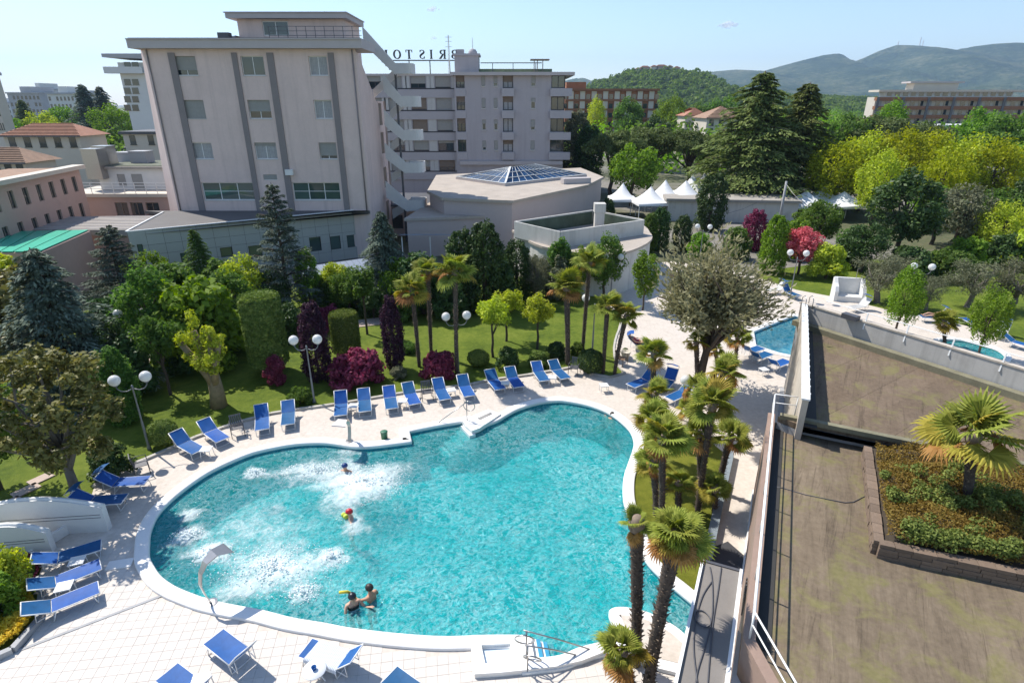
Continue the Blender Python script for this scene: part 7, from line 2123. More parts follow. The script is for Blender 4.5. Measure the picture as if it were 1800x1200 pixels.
def template(kind, leaf, var=0, ar=1.0):
    """unit plant: height 1, crown radius 0.5 in x and y; returns trunk mesh and crown mesh"""
    key = (kind, leaf, var, ar)
    if key in TPL: return TPL[key]
    AR[0] = ar
    rng = np.random.default_rng(abs(hash((kind, var))) % 1000 + 17 if False else (sum(map(ord, kind))*7 + var*131 + 5))
    m = LEAF[leaf]; bark = M_BARK
    if kind == 'round':           # broad crown on a short trunk
        nb = 64; d = sph(nb, rng); rr = rng.uniform(0.45,1.0,(nb,1))**0.6
        c = d*rr*np.array([0.38,0.38,0.33]) + np.array([0,0,0.60]); c += rng.normal(0,0.025,c.shape)
        r = rng.uniform(0.085,0.15,nb); C, N = blob_points(c, r, 95, rng, 0.8, 0.35)
        cr = cloud_mesh('crown', C, N, 0.022, 0.55, m, None, rng); tr = limb_mesh('trunk', (0,0,0), c[::6], 0.032, bark, rng, 0.05, (0,0,0.5))
    elif kind == 'fine':          # airy spring foliage, upright flame-like tufts
        nb = 80; d = sph(nb, rng); rr = rng.uniform(0.4,1.0,(nb,1))**0.6
        c = d*rr*np.array([0.38,0.38,0.37]) + np.array([0,0,0.58])
        r = rng.uniform(0.06,0.13,nb); C, N = blob_points(c, r, 90, rng, 1.35, 0.25, 0.4)
        cr = cloud_mesh('crown', C, N, 0.017, 0.55, m, None, rng); tr = limb_mesh('trunk', (0,0,0), c[::5], 0.025, bark, rng, 0.05, (0,0,0.5))
    elif kind == 'small':         # lollipop sapling with a drooping light crown
        nb = 26; d = sph(nb, rng); c = d*rng.uniform(0.4,1,(nb,1))*np.array([0.38,0.38,0.20]) + np.array([0,0,0.74])
        r = rng.uniform(0.10,0.16,nb); C, N = blob_points(c, r, 120, rng, 0.75, 0.3, 0.35)
        cr = cloud_mesh('crown', C, N, 0.028, 0.5, m, None, rng); tr = limb_mesh('trunk', (0,0,0), c[::4], 0.03, bark, rng, 0.04, (0.02,0,0.62))
    elif kind == 'bush':          # from the ground up
        nb = 46; d = sph(nb, rng); d[:,2] = np.abs(d[:,2])*1.0
        c = d*rng.uniform(0.35,1,(nb,1))**0.6*np.array([0.40,0.40,0.74]) + np.array([0,0,0.12])
        r = rng.uniform(0.10,0.17,nb); C, N = blob_points(c, r, 105, rng, 1.0, 0.35); C[:,2] = np.maximum(C[:,2], 0.01)
        cr = cloud_mesh('crown', C, N, 0.036, 0.55, m, None, rng); tr = limb_mesh('trunk', (0,0,0), c[::6], 0.03, bark, rng, 0.03, (0,0,0.3))
    elif kind == 'cloudball':     # smooth clipped shrub
        n = 5200; d = sph(n, rng); C = d*np.array([0.49,0.49,0.47])*(1-np.abs(rng.normal(0,0.035,(n,1)))) + np.array([0,0,0.5])
        k = C[:,2] > 0.02; C, d = C[k], d[k]
        C += 0.02*np.sin(C[:,[1,2,0]]*23)
        N = unit(d + rng.standard_normal(d.shape)*0.6); cr = cloud_mesh('crown', C, N, 0.03, 0.6, m, None, rng); tr = limb_mesh('trunk', (0,0,0), [(0,0,0.8)], 0.05, bark, rng, 0.02, (0,0,0.5))
    elif kind == 'cylinder':      # clipped drum on a short stem
        n = 12000; t = rng.uniform(0,2*math.pi,n); z = rng.uniform(0.16,1.0,n); rad = np.full(n, 0.47)
        top = rng.random(n) < 0.22; rad = np.where(top, 0.47*np.sqrt(rng.random(n)), rad); zz = np.where(top, 0.985 - 0.05*(rad/0.47)**4, z*0.98)
        rad = rad*(1-np.abs(rng.normal(0,0.03,n))) * (1 - 0.12*np.clip((zz-0.9)/0.1,0,1)**2)
        C = np.stack([rad*np.cos(t), rad*np.sin(t), zz], 1); N = np.where(top[:,None], np.array([0,0,1.0]), np.stack([np.cos(t),np.sin(t),0*t],1)) + rng.standard_normal((n,3))*0.55
        cr = cloud_mesh('crown', C, unit(N), 0.028, 0.6, m, None, rng); tr = limb_mesh('trunk', (0,0,0), [(0,0,0.9)], 0.06, bark, rng, 0.02, (0,0,0.5))
    elif kind == 'column':        # upright evergreen: clumps over a spindle, ragged outline
        nb = 150; z = (np.arange(nb)+rng.random(nb))/nb; t = np.arange(nb)*2.399 + rng.normal(0,0.4,nb)
        prof = 0.34*np.minimum(1, ((z+0.02)/0.14)**0.5)*np.where(z > 0.5, np.sqrt(np.clip(1-((z-0.5)/0.53)**2,0.02,1)), 1.0)*rng.uniform(0.75,1.15,nb)
        c = np.stack([prof*np.cos(t), prof*np.sin(t), 0.03+z*0.9], 1); r = rng.uniform(0.075,0.135,nb)*np.where(z > 0.85, 0.65, 1)
        C, N = blob_points(c, r, 62, rng, 0.8, 0.35, 0.3); C[:,2] = np.maximum(C[:,2], 0.0)
        al = np.tile(np.array([0,0,1.0]), (len(C),1)) + rng.standard_normal((len(C),3))*0.8
        cr = cloud_mesh('crown', C, N, 0.024, 0.5, m, al, rng); tr = limb_mesh('trunk', (0,0,0), [(0,0,0.9)], 0.05, bark, rng, 0.02, (0,0,0.6))
    elif kind in ('cedar', 'spruce', 'sparse'):
        C, N, A = [], [], []; tips = []
        nbr = {'cedar':190,'spruce':150,'sparse':100}[kind]
        for i in range(nbr):
            z = 0.06 + 0.92*(i/nbr)**0.9; az = i*2.399 + rng.normal(0,0.3)
            L = 0.5*((1-z)**0.75)*(1.0 if kind != 'sparse' else 0.95)*rng.uniform(0.72,1.12) + 0.03
            if kind == 'cedar': L = 0.56*min(1, (1.02-z)**0.70)*rng.uniform(0.65,1.1)*(0.85+0.15*math.sin(i*0.7)) 
            d = np.array([math.cos(az), math.sin(az), 0])
            k = int(40 + 330*L)
            f = rng.uniform(0.12,1.0,k)**0.75
            rise = 0.10 if kind != 'sparse' else 0.18
            drop = {'cedar':0.16,'spruce':0.14,'sparse':0.06}[kind]
            p = d[None,:]*(f*L)[:,None] + np.array([0,0,z])[None,:]
            p[:,2] += rise*f*L*1.4 - drop*(f**2.2)*L*2.0
            side = np.array([-d[1], d[0], 0]); sp = rng.normal(0,1,k)*0.19*L*(1.15-f*0.6); p += side[None,:]*sp[:,None]
            p[:,2] -= np.abs(sp)*0.28 + np.abs(rng.normal(0,0.008,k))
            nn = np.array([0,0,1.0])[None,:] + d[None,:]*0.35 + rng.standard_normal((k,3))*0.35
            C.append(p); N.append(nn); A.append(d[None,:] + side[None,:]*np.sign(sp)[:,None]*0.5 - np.array([0,0,0.35])[None,:]*f[:,None])
            tips.append(tuple(d*L*0.85 + np.array([0,0,z + rise*L*1.2 - drop*L*1.2])))
        C = np.concatenate(C); N = np.concatenate(N); A = np.concatenate(A)
        cr = cloud_mesh('crown', C, unit(N), 0.0155, 0.36, m, A, rng)
        b = MB(); b.tube([(0,0,-0.02),(0,0,0.3),(0.005,0,0.65),(0,0,0.99)], [0.03,0.022,0.013,0.003], 8)
        for i in range(0, nbr, 2): b.tube([(0,0,0.06+0.92*(i/nbr)**0.9), tips[i]], [0.006,0.002], 4)
        tr = b.mesh('trunk', bark, True)
    elif kind == 'umbrella':      # stone pine
        nb = 90; a = rng.uniform(0,2*math.pi,nb); q = np.sqrt(rng.random(nb))*0.42
        c = np.stack([q*np.cos(a), q*np.sin(a), 0.80 - 0.25*(q/0.42)**2*0.6 + rng.normal(0,0.03,nb)], 1); r = rng.uniform(0.075,0.12,nb)
        C, N = blob_points(c, r, 110, rng, 0.7, 0.5, 0.3); al = N*1.0
        cr = cloud_mesh('crown', C, N, 0.02, 0.4, m, al, rng); tr = limb_mesh('trunk', (0,0,0), c[::4], 0.03, bark, rng, 0.04, (0.02,0,0.55))
    elif kind == 'olive':
        nb = 46; d = sph(nb, rng); c = d*rng.uniform(0.3,1,(nb,1))**0.6*np.array([0.40,0.40,0.33]) + np.array([0,0,0.58]); r = rng.uniform(0.09,0.15,nb)
        C, N = blob_points(c, r, 120, rng, 0.9, 0.2, 0.45); cr = cloud_mesh('crown', C, N, 0.02, 0.28, m, None, rng); tr = limb_mesh('trunk', (0,0,0), c[::4], 0.045, M_BARKG, rng, 0.06, (0.04,0,0.4))
    elif kind == 'tamarisk':      # dense brush of thin upward sprays
        ns = 1500; d = sph(ns, rng); d[:,2] = np.abs(d[:,2])*0.95 - 0.22*(rng.random(ns)); d = unit(d)
        L = rng.uniform(0.62,1.1,ns)*(0.8+0.2*np.sin(d[:,0]*7+d[:,1]*5)); c0 = np.array([0,0,0.46])
        C, N, A = [], [], []
        for q in range(11):
            f = 0.30 + 0.72*(q + rng.random(ns))/11
            p = c0 + d*(L*f)[:,None]*np.array([0.50,0.50,0.46]) + rng.normal(0,0.010,(ns,3)); p[:,2] += 0.03*f*f
            C.append(p); N.append(rng.standard_normal((ns,3))); A.append(d + np.array([0,0,0.35]))
        C, N, A = np.concatenate(C), np.concatenate(N), np.concatenate(A)
        cr = cloud_mesh('crown', C, unit(N), 0.018, 0.30, m, A, rng)
        tips = [tuple(np.array([0,0,0.46]) + unit(np.array([math.cos(k*2.4), math.sin(k*2.4), 0.3+0.5*(k%3)]))*0.36*np.array([1,1,0.9])) for k in range(26)]
        tr = limb_mesh('trunk', (0,0,0), tips, 0.03, M_BARK, rng, 0.05, (0,0,0.42))
    elif kind == 'loquat':        # foreground tree with loose clusters of big leaves
        nb = 95; d = sph(nb, rng); c = d*rng.uniform(0.35,1,(nb,1))**0.55*np.array([0.44,0.44,0.36]) + np.array([0,0,0.60]); r = rng.uniform(0.05,0.095,nb)
        C, N = blob_points(c, r, 85, rng, 0.8, 0.45, 0.5); cr = cloud_mesh('crown', C, N, 0.019, 0.5, m, None, rng); tr = limb_mesh('trunk', (0,0,0), c[::3], 0.036, M_BARKG, rng, 0.07, (0.01,0,0.36))
    AR[0] = 1.0
    TPL[key] = (tr, cr); return TPL[key]
def plant(name, label, base, top, width, kind, leaf, var=0, cat='tree', group=None, rz=None, basez=0.0, height=None):
    """base = sight line to the foot, top = picture row of the tip, width = crown width in picture pixels"""
    b_ = G(*base, basez)
    h = height or (D(base[0], top, b_.y).z - basez)
    b_.x = D(base[0], top + (base[1]-top)*0.55, b_.y).x      # the crown, not the foot, sits on the sight line
    w_ = math.cos(PITCH)*b_.y + (CAM_H-basez-h*0.6)*math.sin(PITCH)
    wm = width*w_/FPX
    t = thing(name, label, cat, b_, rnd.uniform(0, 6.28) if rz is None else rz, group)
    ar = min((0.6,1.0,1.5,2.4), key=lambda q: abs(math.log(q*wm/h)))
    tr, cr = template(kind, leaf, var, ar)
    o1 = obj('trunk', tr, t); o2 = obj('crown', cr, t)
    t.scale = (wm, wm, h)
    return t
# --- left garden
plant('cedar_tree','large blue-grey cedar filling the left edge',(98,700),432,300,'cedar','cedar',0)
plant('cedar_tree','slim dark blue cedar with bare trunk behind the large left cedar',(210,560),394,170,'sparse','cedar',1)
plant('spruce_tree','small dark spruce standing before the annex wall',(352,525),400,90,'spruce','mid',2)
plant('broadleaf_tree','bright green glossy leafy tree before the annex',(345,640),460,190,'bush','bright',0)
plant('broadleaf_tree','yellow-green rounded tree right of the bright glossy tree',(428,575),444,85,'round','lime',1)
plant('cedar_tree','tall slim cedar overlapping the hotel windows',(496,560),318,150,'sparse','cedar',3)
plant('cypress_tree','bright green cypress column before the lean-to roof',(541,548),432,50,'column','bright',0)
plant('clipped_tree','tall clipped drum-shaped tree left of the purple tree',(466,655),515,72,'cylinder','clip',0)
plant('purple_tree','dark purple leafy tree right of the clipped drum tree',(553,668),526,62,'column','purple',1)
plant('clipped_shrub','low clipped drum-shaped shrub behind the wine-red maple',(607,627),548,52,'cylinder','clip',1)
plant('purple_column','dark purple column-shaped tree left of the palms',(690,650),515,46,'column','purple',2)
plant('red_maple_shrub','broad wine-red maple shrub below the clipped shrub',(627,672),606,105,'bush','wine',0,'shrub')
plant('red_maple_shrub','wine-red maple shrub between the two palm trunks',(771,662),612,72,'bush','wine',1,'shrub')
plant('red_maple_shrub','small wine-red maple shrub left of the double lamp',(482,674),618,44,'bush','wine',2,'shrub')
plant('red_maple_shrub','dark red shrub half hidden behind the purple tree',(578,580),532,52,'bush','wine',3,'shrub')
plant('leaf_column_tree','light green leafy column above the left lamp',(203,742),606,80,'column','mid',3)
plant('young_tree','dark leafy young tree with a leaning trunk among the left trees',(284,694),552,92,'small','mid',1)
plant('bronze_leaved_tree','big bronze-leaved tree filling the left foreground',(97,884),606,250,'loquat','brown',0)
plant('dark_shrub','dark green shrub beside the shaded loungers',(190,836),770,82,'bush','dark',1,'shrub')
plant('round_shrub','round light green shrub on the lawn by the left lamp',(285,780),738,50,'cloudball','clip',1,'shrub')
plant('leafy_shrub','loose green shrub at the foot of the lamp before the purple tree',(525,709),677,50,'bush','mid',2,'shrub')
plant('cedar_tree','bushy blue-grey cedar right of the lean-to roof',(676,540),368,150,'cedar','cedar',2)
plant('young_tree','slender small tree before the bushy cedar',(640,588),462,70,'small','mid',3)
plant('evergreen_tree','large dark evergreen behind the central palms, left of two',(812,545),396,72,'column','dark',0)
plant('evergreen_tree','large dark evergreen behind the central palms, right of two',(852,548),384,90,'column','dark',1)
plant('evergreen_tree','dark conical evergreen right of the large evergreens',(908,530),418,66,'column','dark',4)
plant('leafy_shrub','light green climber at the foot of the dark cone',(888,525),445,42,'column','bright',5,'shrub')
plant('sapling_tree','pale green light-crowned sapling on the lawn, left of three',(866,628),522,78,'small','lime',0)
plant('sapling_tree','pale green light-crowned sapling on the lawn, rear of three',(890,600),505,70,'small','lime',2)
plant('sapling_tree','pale green light-crowned sapling on the lawn, right of three',(945,614),516,74,'small','lime',4)
plant('broadleaf_tree','green leafy tree before the left wall of the round building',(983,520),410,62,'bush','mid',4)
plant('broadleaf_tree','dark variegated tree below the leafy tree by the round building',(985,528),440,44,'bush','olive',5)
plant('broadleaf_tree','bright green tree in the middle before the round building',(1020,520),428,62,'round','bright',2)
plant('broadleaf_tree','light green tree before the right side of the round building',(1064,525),408,76,'round','mid',3)
plant('broadleaf_tree','slim light green tree on the terrace right of the round building',(1134,546),436,52,'round','bright',5)
sh_ = [((841,642),615,40,'clip','small round shrub on the lawn below the left sapling'),((893,648),603,48,'dark','dark round shrub on the lawn below the rear sapling'),((948,642),613,46,'clip','light round shrub on the lawn below the right sapling'),((978,628),598,44,'dark','dark shrub left of the thick palm trunk'),((1038,655),613,46,'dark','dark clipped ball shrub at the right end of the lawn'),((1015,622),598,30,'mid','small green shrub behind the thick palm trunk'),((700,664),640,34,'olive','low grey-green tuft beside the purple column'),((720,620),600,34,'mid','low green shrub behind the left palm trunk')]
for i, (b_, tp, wd, lf, lab) in enumerate(sh_): plant('lawn_shrub', lab, b_, tp, wd, 'cloudball' if i in (0,4) else 'bush', lf, i % 3, 'shrub', 'shrubs on the lawn')
hd_ = [(300,560,470,95,'mid'),(250,600,500,80,'dark'),(230,690,590,70,'dark'),(185,600,535,60,'dark'),(40,600,520,60,'dark'),(400,610,535,70,'dark'),(320,650,560,70,'dark'),(600,540,490,56,'mid'),(630,540,500,44,'olive'),(575,545,500,40,'mid'),(735,540,470,70,'dark'),(770,545,480,50,'mid'),(790,560,505,50,'dark'),(945,520,462,40,'olive'),(500,600,545,50,'dark'),(655,560,520,40,'dark'),(710,560,520,46,'mid'),(20,620,470,120,'brown'),(-10,560,455,110,'lime'),(150,700,620,60,'purple')]
wh = ['behind the bright glossy tree','left of the bright glossy tree','below the leafy column','under the large left cedar','at the far left under the cedar','behind the pollarded tree','left of the clipped drum tree','right of the cypress column','beside the low clipped shrub','left of the low clipped shrub','left of the tall central palm','behind the tall central palm','below the large evergreens','between the round building and the dark cone','behind the tall slim cedar trunk','below the bushy cedar','behind the purple column','behind the bronze tree at the left edge','at the very left edge below the green cover','small purple, in the shade of the left cedar']
hd_ = [(x_, y_, tp-22, int(wd*1.4), lf) for (x_, y_, tp, wd, lf) in hd_]
for i, (x_, y_, tp, wd, lf) in enumerate(hd_): plant('garden_shrub', ('%s shrub %s' % ({'mid':'green','dark':'dark green','olive':'grey-green','brown':'bronze','lime':'yellow-green','purple':'purple'}[lf], wh[i])), (x_, y_), tp, wd, 'bush', lf, i % 4, 'shrub', 'shrubs under the trees')
MORE = [('full dark green tree left of the bright glossy tree',(262,640),462,120,'round','mid',3),('dark tree in the shade between the left cedar and the leafy column',(205,690),560,90,'round','dark',4),
 ('green tree between the glossy tree and the drum-shaped tree',(405,600),470,95,'round','mid',5),('dense green tree behind the low clipped shrub',(612,552),468,80,'round','mid',6),
 ('dark magnolia behind the left central palm',(742,552),430,100,'bush','dark',3),('leafy green tree behind the purple column',(700,548),452,78,'round','bright',7),
 ('dark leafy tree behind the drum-shaped tree',(480,570),470,80,'round','dark',8),('green tree at the left end of the annex',(262,540),440,90,'round','bright',9),
 ('green tree before the annex middle',(395,545),440,80,'bush','mid',6),('yellow-green small tree between the cypress and the bushy cedar',(590,540),455,66,'round','lime',10),
 ('dark round tree between the large evergreens and the cone',(880,545),440,70,'bush','dark',2),('grey-green tree right of the dark cone',(945,535),440,60,'olive','olive',2),
 ('bronze-green tree at the far left behind the foreground tree',(10,700),530,170,'loquat','brown',1),('dark tree at the far left edge behind the wave walls',(-40,860),640,160,'round','mid',11)]
for i, (lab, b_, tp, wd, kd, lf, va) in enumerate(MORE): plant('garden_tree', lab, b_, tp, wd, kd, lf, va % 4, 'tree', 'trees of the left garden')
RMORE = [('dense green tree right of the low bar building',(1440,440),345,90,'round','mid',2),('light green shrub tree before the second tent group',(1400,455),372,60,'bush','bright',3),('dark green tree right of the grey-lilac shrub',(1760,430),330,110,'round','mid',1),
 ('olive-green tree between magnolia and spring trees',(1650,430),320,100,'round','bright',2),('dark full tree at the right edge above the hedge',(1820,430),300,130,'round','dark',0),('green hedge tree right of the rose-red maple',(1500,462),395,70,'round','mid',3),
 ('low dark hedge behind the far lawn, left',(1600,490),425,90,'bush','dark',0),('low green hedge behind the far lawn, right',(1670,492),430,90,'bush','mid',1),('tall green tree behind the villa',(1265,262),166,90,'round','mid',0),('green tree left of the tall cedar',(1255,330),235,90,'round','mid',2),
 ('dark tree between brick block and pines',(1150,300),200,80,'round','dark',1),('green tree right of the giant cedar pair',(1480,330),196,110,'round','mid',3),('bright tree before the brown hotel',(1560,300),176,90,'fine','bright',2),('green tree before the right end of the brown hotel',(1720,300),186,100,'round','bright',3)]
for i, (lab, b_, tp, wd, kd, lf, va) in enumerate(RMORE): plant('park_tree', lab, b_, tp, wd, kd, lf, va % 3, 'tree', 'trees and shrubs beyond the garden')
# pollarded tree with yellow-green tufts on stubby limbs
def pollard(base, label):
    b_ = G(*base); t = thing('pollarded_tree', label, 'tree', b_)
    rng = np.random.default_rng(77); h = D(base[0], 572, b_.y).z
    limbs = [((-0.15,0,0.42),(-1.25,0.1,0.86)),((-0.05,0,0.5),(-0.55,0.2,1.0)),((0.1,0,0.5),(0.30,0,1.0)),((0.1,0,0.45),(0.75,-0.1,0.92)),((0,0.1,0.4),(0.1,0.6,0.85)),((0,-0.1,0.35),(-0.35,-0.5,0.72)),((0.1,-0.1,0.35),(0.55,-0.45,0.7))]
    m_ = MB(); m_.tube([(0,0,-0.1),(0.05,0,0.2*h),(0,0,0.45*h)], [0.42,0.34,0.30], 10)
    for a_, c_ in limbs: m_.tube([(a_[0],a_[1],a_[2]*h*0.85),((a_[0]+c_[0])/2,(a_[1]+c_[1])/2,(a_[2]*0.85+c_[2]*0.92)/2*h),(c_[0],c_[1],c_[2]*0.92*h)], [0.20,0.15,0.14], 8)
    m_.build('trunk', mat('pale_pollard_bark',(0.26,0.20,0.11),0.95,0.25,4,0.6,20), t, True)
    cs, rs_ = [], []
    for a_, c_ in limbs:
        for q in range(7):
            f = 0.45+0.6*rng.random(); cs.append(np.array([a_[0]+(c_[0]-a_[0])*f, a_[1]+(c_[1]-a_[1])*f, (a_[2]*0.85+(c_[2]-a_[2]*0.85)*f)*h]) + rng.normal(0,0.16,3)); rs_.append(rng.uniform(0.2,0.36))
    C, N = blob_points(cs, rs_, 85, rng, 1.1, 0.3, 0.4); obj('crown', cloud_mesh('crown', C, N, 0.075, 0.5, LEAF['lime'], None, rng), t)
pollard((385,714), 'pollarded tree with pale stubby limbs and yellow-green tufts on the left lawn')
# --- the big brush-like tree on the terrace
W_ = plant('tamarisk_tree','big brush-like brownish tree rising from the terrace behind the palms',(1247,690),372,268,'tamarisk','tamar',0)
# --- bottom-left flower bed
plant('bright_shrub','bright yellow-green feathery shrub at the left edge by the loungers',(8,1046),962,92,'bush','lime',3,'shrub')
plant('bright_shrub','green shrub at the left edge behind the golden ground cover',(-20,1090),1000,90,'bush','bright',1,'shrub')
def ground_cover(name, label, poly, z0, hgt, n, size, leaf, seed, clumps=0):
    rng = np.random.default_rng(seed); xs = [p[0] for p in poly]; ys = [p[1] for p in poly]; P = []
    while len(P) < n:
        q = (rng.uniform(min(xs), max(xs)), rng.uniform(min(ys), max(ys)))
        if inside(q, poly): P.append(q)
    P = np.array(P); z = hgt*(0.45 + 0.55*np.abs(np.sin(P[:,0]*2.1+seed)*np.sin(P[:,1]*1.7+seed*2)))*rng.uniform(0.3,1.0,n)**0.5
    C = np.column_stack([P, z0 + z]); N = unit(rng.standard_normal((n,3))*0.7 + np.array([0,0,0.9]))
    o = obj(name, cloud_mesh(name, C, N, size, 0.5, LEAF[leaf], None, rng)); tag(o, label, 'ground cover', kind='stuff'); return o
ground_cover('ground_cover', 'golden yellow ground cover along the curved grey kerb', px([(-70,1170),(0,1148),(38,1126),(58,1098),(63,1060),(50,1040),(20,1075),(-70,1110)]), 0.02, 0.45, 9000, 0.045, 'gold', 3)
ground_cover('ground_cover', 'dark green undergrowth between the golden plants and the bright shrub', px([(-90,1120),(20,1085),(56,1040),(66,1000),(40,990),(-90,1010)]), 0.02, 0.4, 6000, 0.05, 'mid', 4)
ground_cover('ground_cover', 'reddish low plants beside the left loungers', px([(52,1045),(68,1010),(80,975),(60,965),(42,985)]), 0.02, 0.22, 2200, 0.035, 'wine', 5)
# spiky dark plant by the wave walls
def spiky(base, label, leaf, n=40, L_=0.9, seed=1, w_=0.03):
    b_ = G(*base); rng = np.random.default_rng(seed)
    t = thing('spiky_plant', label, 'plant', b_); V = []
    for k in range(n):
        az = rng.uniform(0,6.28); el = rng.uniform(0.5,1.45); d = np.array([math.cos(az)*math.cos(el), math.sin(az)*math.cos(el), math.sin(el)]); s_ = np.array([-math.sin(az), math.cos(az), 0])*w_
        l_ = L_*rng.uniform(0.6,1); V += [d*0.02-s_, d*0.02+s_, d*l_*0.6+s_*0.8+np.array([0,0,0.0]), d*l_-np.array([0,0,0.08*l_])]
    obj('leaves', mesh_np('leaves', V, np.arange(len(V)).reshape(-1,4), LEAF[leaf]), t); return t
spiky((33,975), 'dark reddish spiky plant before the smaller wave wall', 'wine', 34, 0.95, 2)
# --- roof planter growth
pin = [((p).x, (p).y) for p in pp]
cen = Vector((sum(p[0] for p in pin)/len(pin), sum(p[1] for p in pin)/len(pin)))
pin2 = [tuple(Vector(p).lerp(cen, 0.06)) for p in pin]
ground_cover('ground_cover', 'rusty yellow-brown ground cover filling the roof planter', pin2, ZA+0.33, 0.50, 40000, 0.034, 'rust', 6)
gp_ = []
rng_ = np.random.default_rng(9); C, N = [], []
for k in range(90):
    u = rng_.random()
    q = Vector(pin2[1]).lerp(Vector(pin2[2]), u*0.9+0.05) if k < 34 else Vector((G(1690,880,ZA+0.5).x + rng_.normal(0,1.2), G(1690,880,ZA+0.5).y + rng_.normal(0,0.8)))
    q = q.lerp(cen, rng_.uniform(0.04,0.16) if k < 34 else 0.0)
    if not inside(q, pin2): continue
    c_, n_ = blob_points([(q.x,q.y,ZA+0.6+rng_.uniform(0,0.2))],[rng_.uniform(0.16,0.30)],170,rng_,0.8,0.4); C.append(c_); N.append(n_)
o = obj('ground_cover', cloud_mesh('ground_cover', np.concatenate(C), np.concatenate(N), 0.04, 0.55, LEAF['clip'], None, rng_)); tag(o, 'green leafy clumps along the front of the roof planter and round its palm', 'ground cover', kind='stuff')
# ================================================================ palms
PALM_L = [leaf_mat('palm_green', [(0.085,0.12,0.018),(0.18,0.23,0.036),(0.33,0.37,0.075)], 0.3, 0.6, 0.12), leaf_mat('palm_yellowing', [(0.16,0.15,0.02),(0.30,0.27,0.04),(0.44,0.38,0.07)], 0.3), leaf_mat('palm_dead_frond', [(0.20,0.12,0.03),(0.34,0.20,0.05),(0.42,0.28,0.09)], 0.2)]
M_PETI = mat('palm_stalk', (0.16,0.19,0.05), 0.6, 0.1, 5)
def frond_mesh(mi, seed, half=None):
    rng = np.random.default_rng(seed); V = []; Q = []; ns = 24
    L = 0.56; pet = 0.44
    droop = (0.34, 0.5, 0.8)[mi]
    def add(a, b, c, d): 
        k = len(V); V.extend([a,b,c,d]); Q.append((k,k+1,k+2,k+3))
    # stalk
    for (y0,z0,y1,z1) in ((-0.012,0,0.012,0),(0,-0.012,0,0.012)):
        add((0,y0,z0),(pet,y0*0.6,0.03+z0*0.6),(pet,y1*0.6,0.03+z1*0.6),(0,y1,z1))
    for k in range(ns):
        a = R(-125 + 250*(k+0.5)/ns); l_ = L*(0.66+0.34*math.cos(a/2.0))*rng.uniform(0.9,1.06)
        d = np.array([math.cos(a), math.sin(a), 0.0]); s_ = np.array([-d[1], d[0], 0])
        fold = 0.035*(1 if k % 2 else -1)
        zc = 0.03 + 0.10*abs(math.sin(a/2))
        p0 = np.array([pet,0,0.03]); w0, w1 = 0.012, 0.42*l_*R(250/ns)
        m1 = p0 + d*l_*0.55 + np.array([0,0,zc*0.6]); m2 = p0 + d*l_*0.82 + np.array([0,0,zc*0.6-droop*0.12]); tp = p0 + d*l_ + np.array([0,0,zc*0.3-droop*rng.uniform(0.3,0.7)*0.5])
        add(p0-s_*w0, m1-s_*w1+np.array([0,0,-0.008]), m1+s_*w1*0+np.array([0,0,0.022]), p0)
        add(p0, m1+np.array([0,0,0.022]), m1+s_*w1+np.array([0,0,-0.008]), p0+s_*w0)
        add(m1-s_*w1+np.array([0,0,-0.008]), m2-s_*w1*0.55, m2+np.array([0,0,0.012]), m1+np.array([0,0,0.022]))
        add(m1+np.array([0,0,0.022]), m2+np.array([0,0,0.012]), m2+s_*w1*0.55, m1+s_*w1+np.array([0,0,-0.008]))
        add(m2-s_*w1*0.55, tp, tp, m2+np.array([0,0,0.012])) if False else add(m2-s_*w1*0.5, tp-s_*0.003, tp+s_*0.003, m2+s_*w1*0.5)
    return mesh_np('frond', np.array(V), np.array(Q), PALM_L[mi])
FRONDS = [[frond_mesh(mi, 10*mi+k) for k in range(3)] for mi in range(3)]
def m_trunk():
    return mat('fibrous_palm_trunk', (0.085,0.064,0.05), 0.95, 0.35, 9, 0.8, 40)
M_PTR = m_trunk()
M_FIB = mat('palm_leaf_base', (0.20,0.155,0.115), 0.95, 0.3, 9, island=0.5)
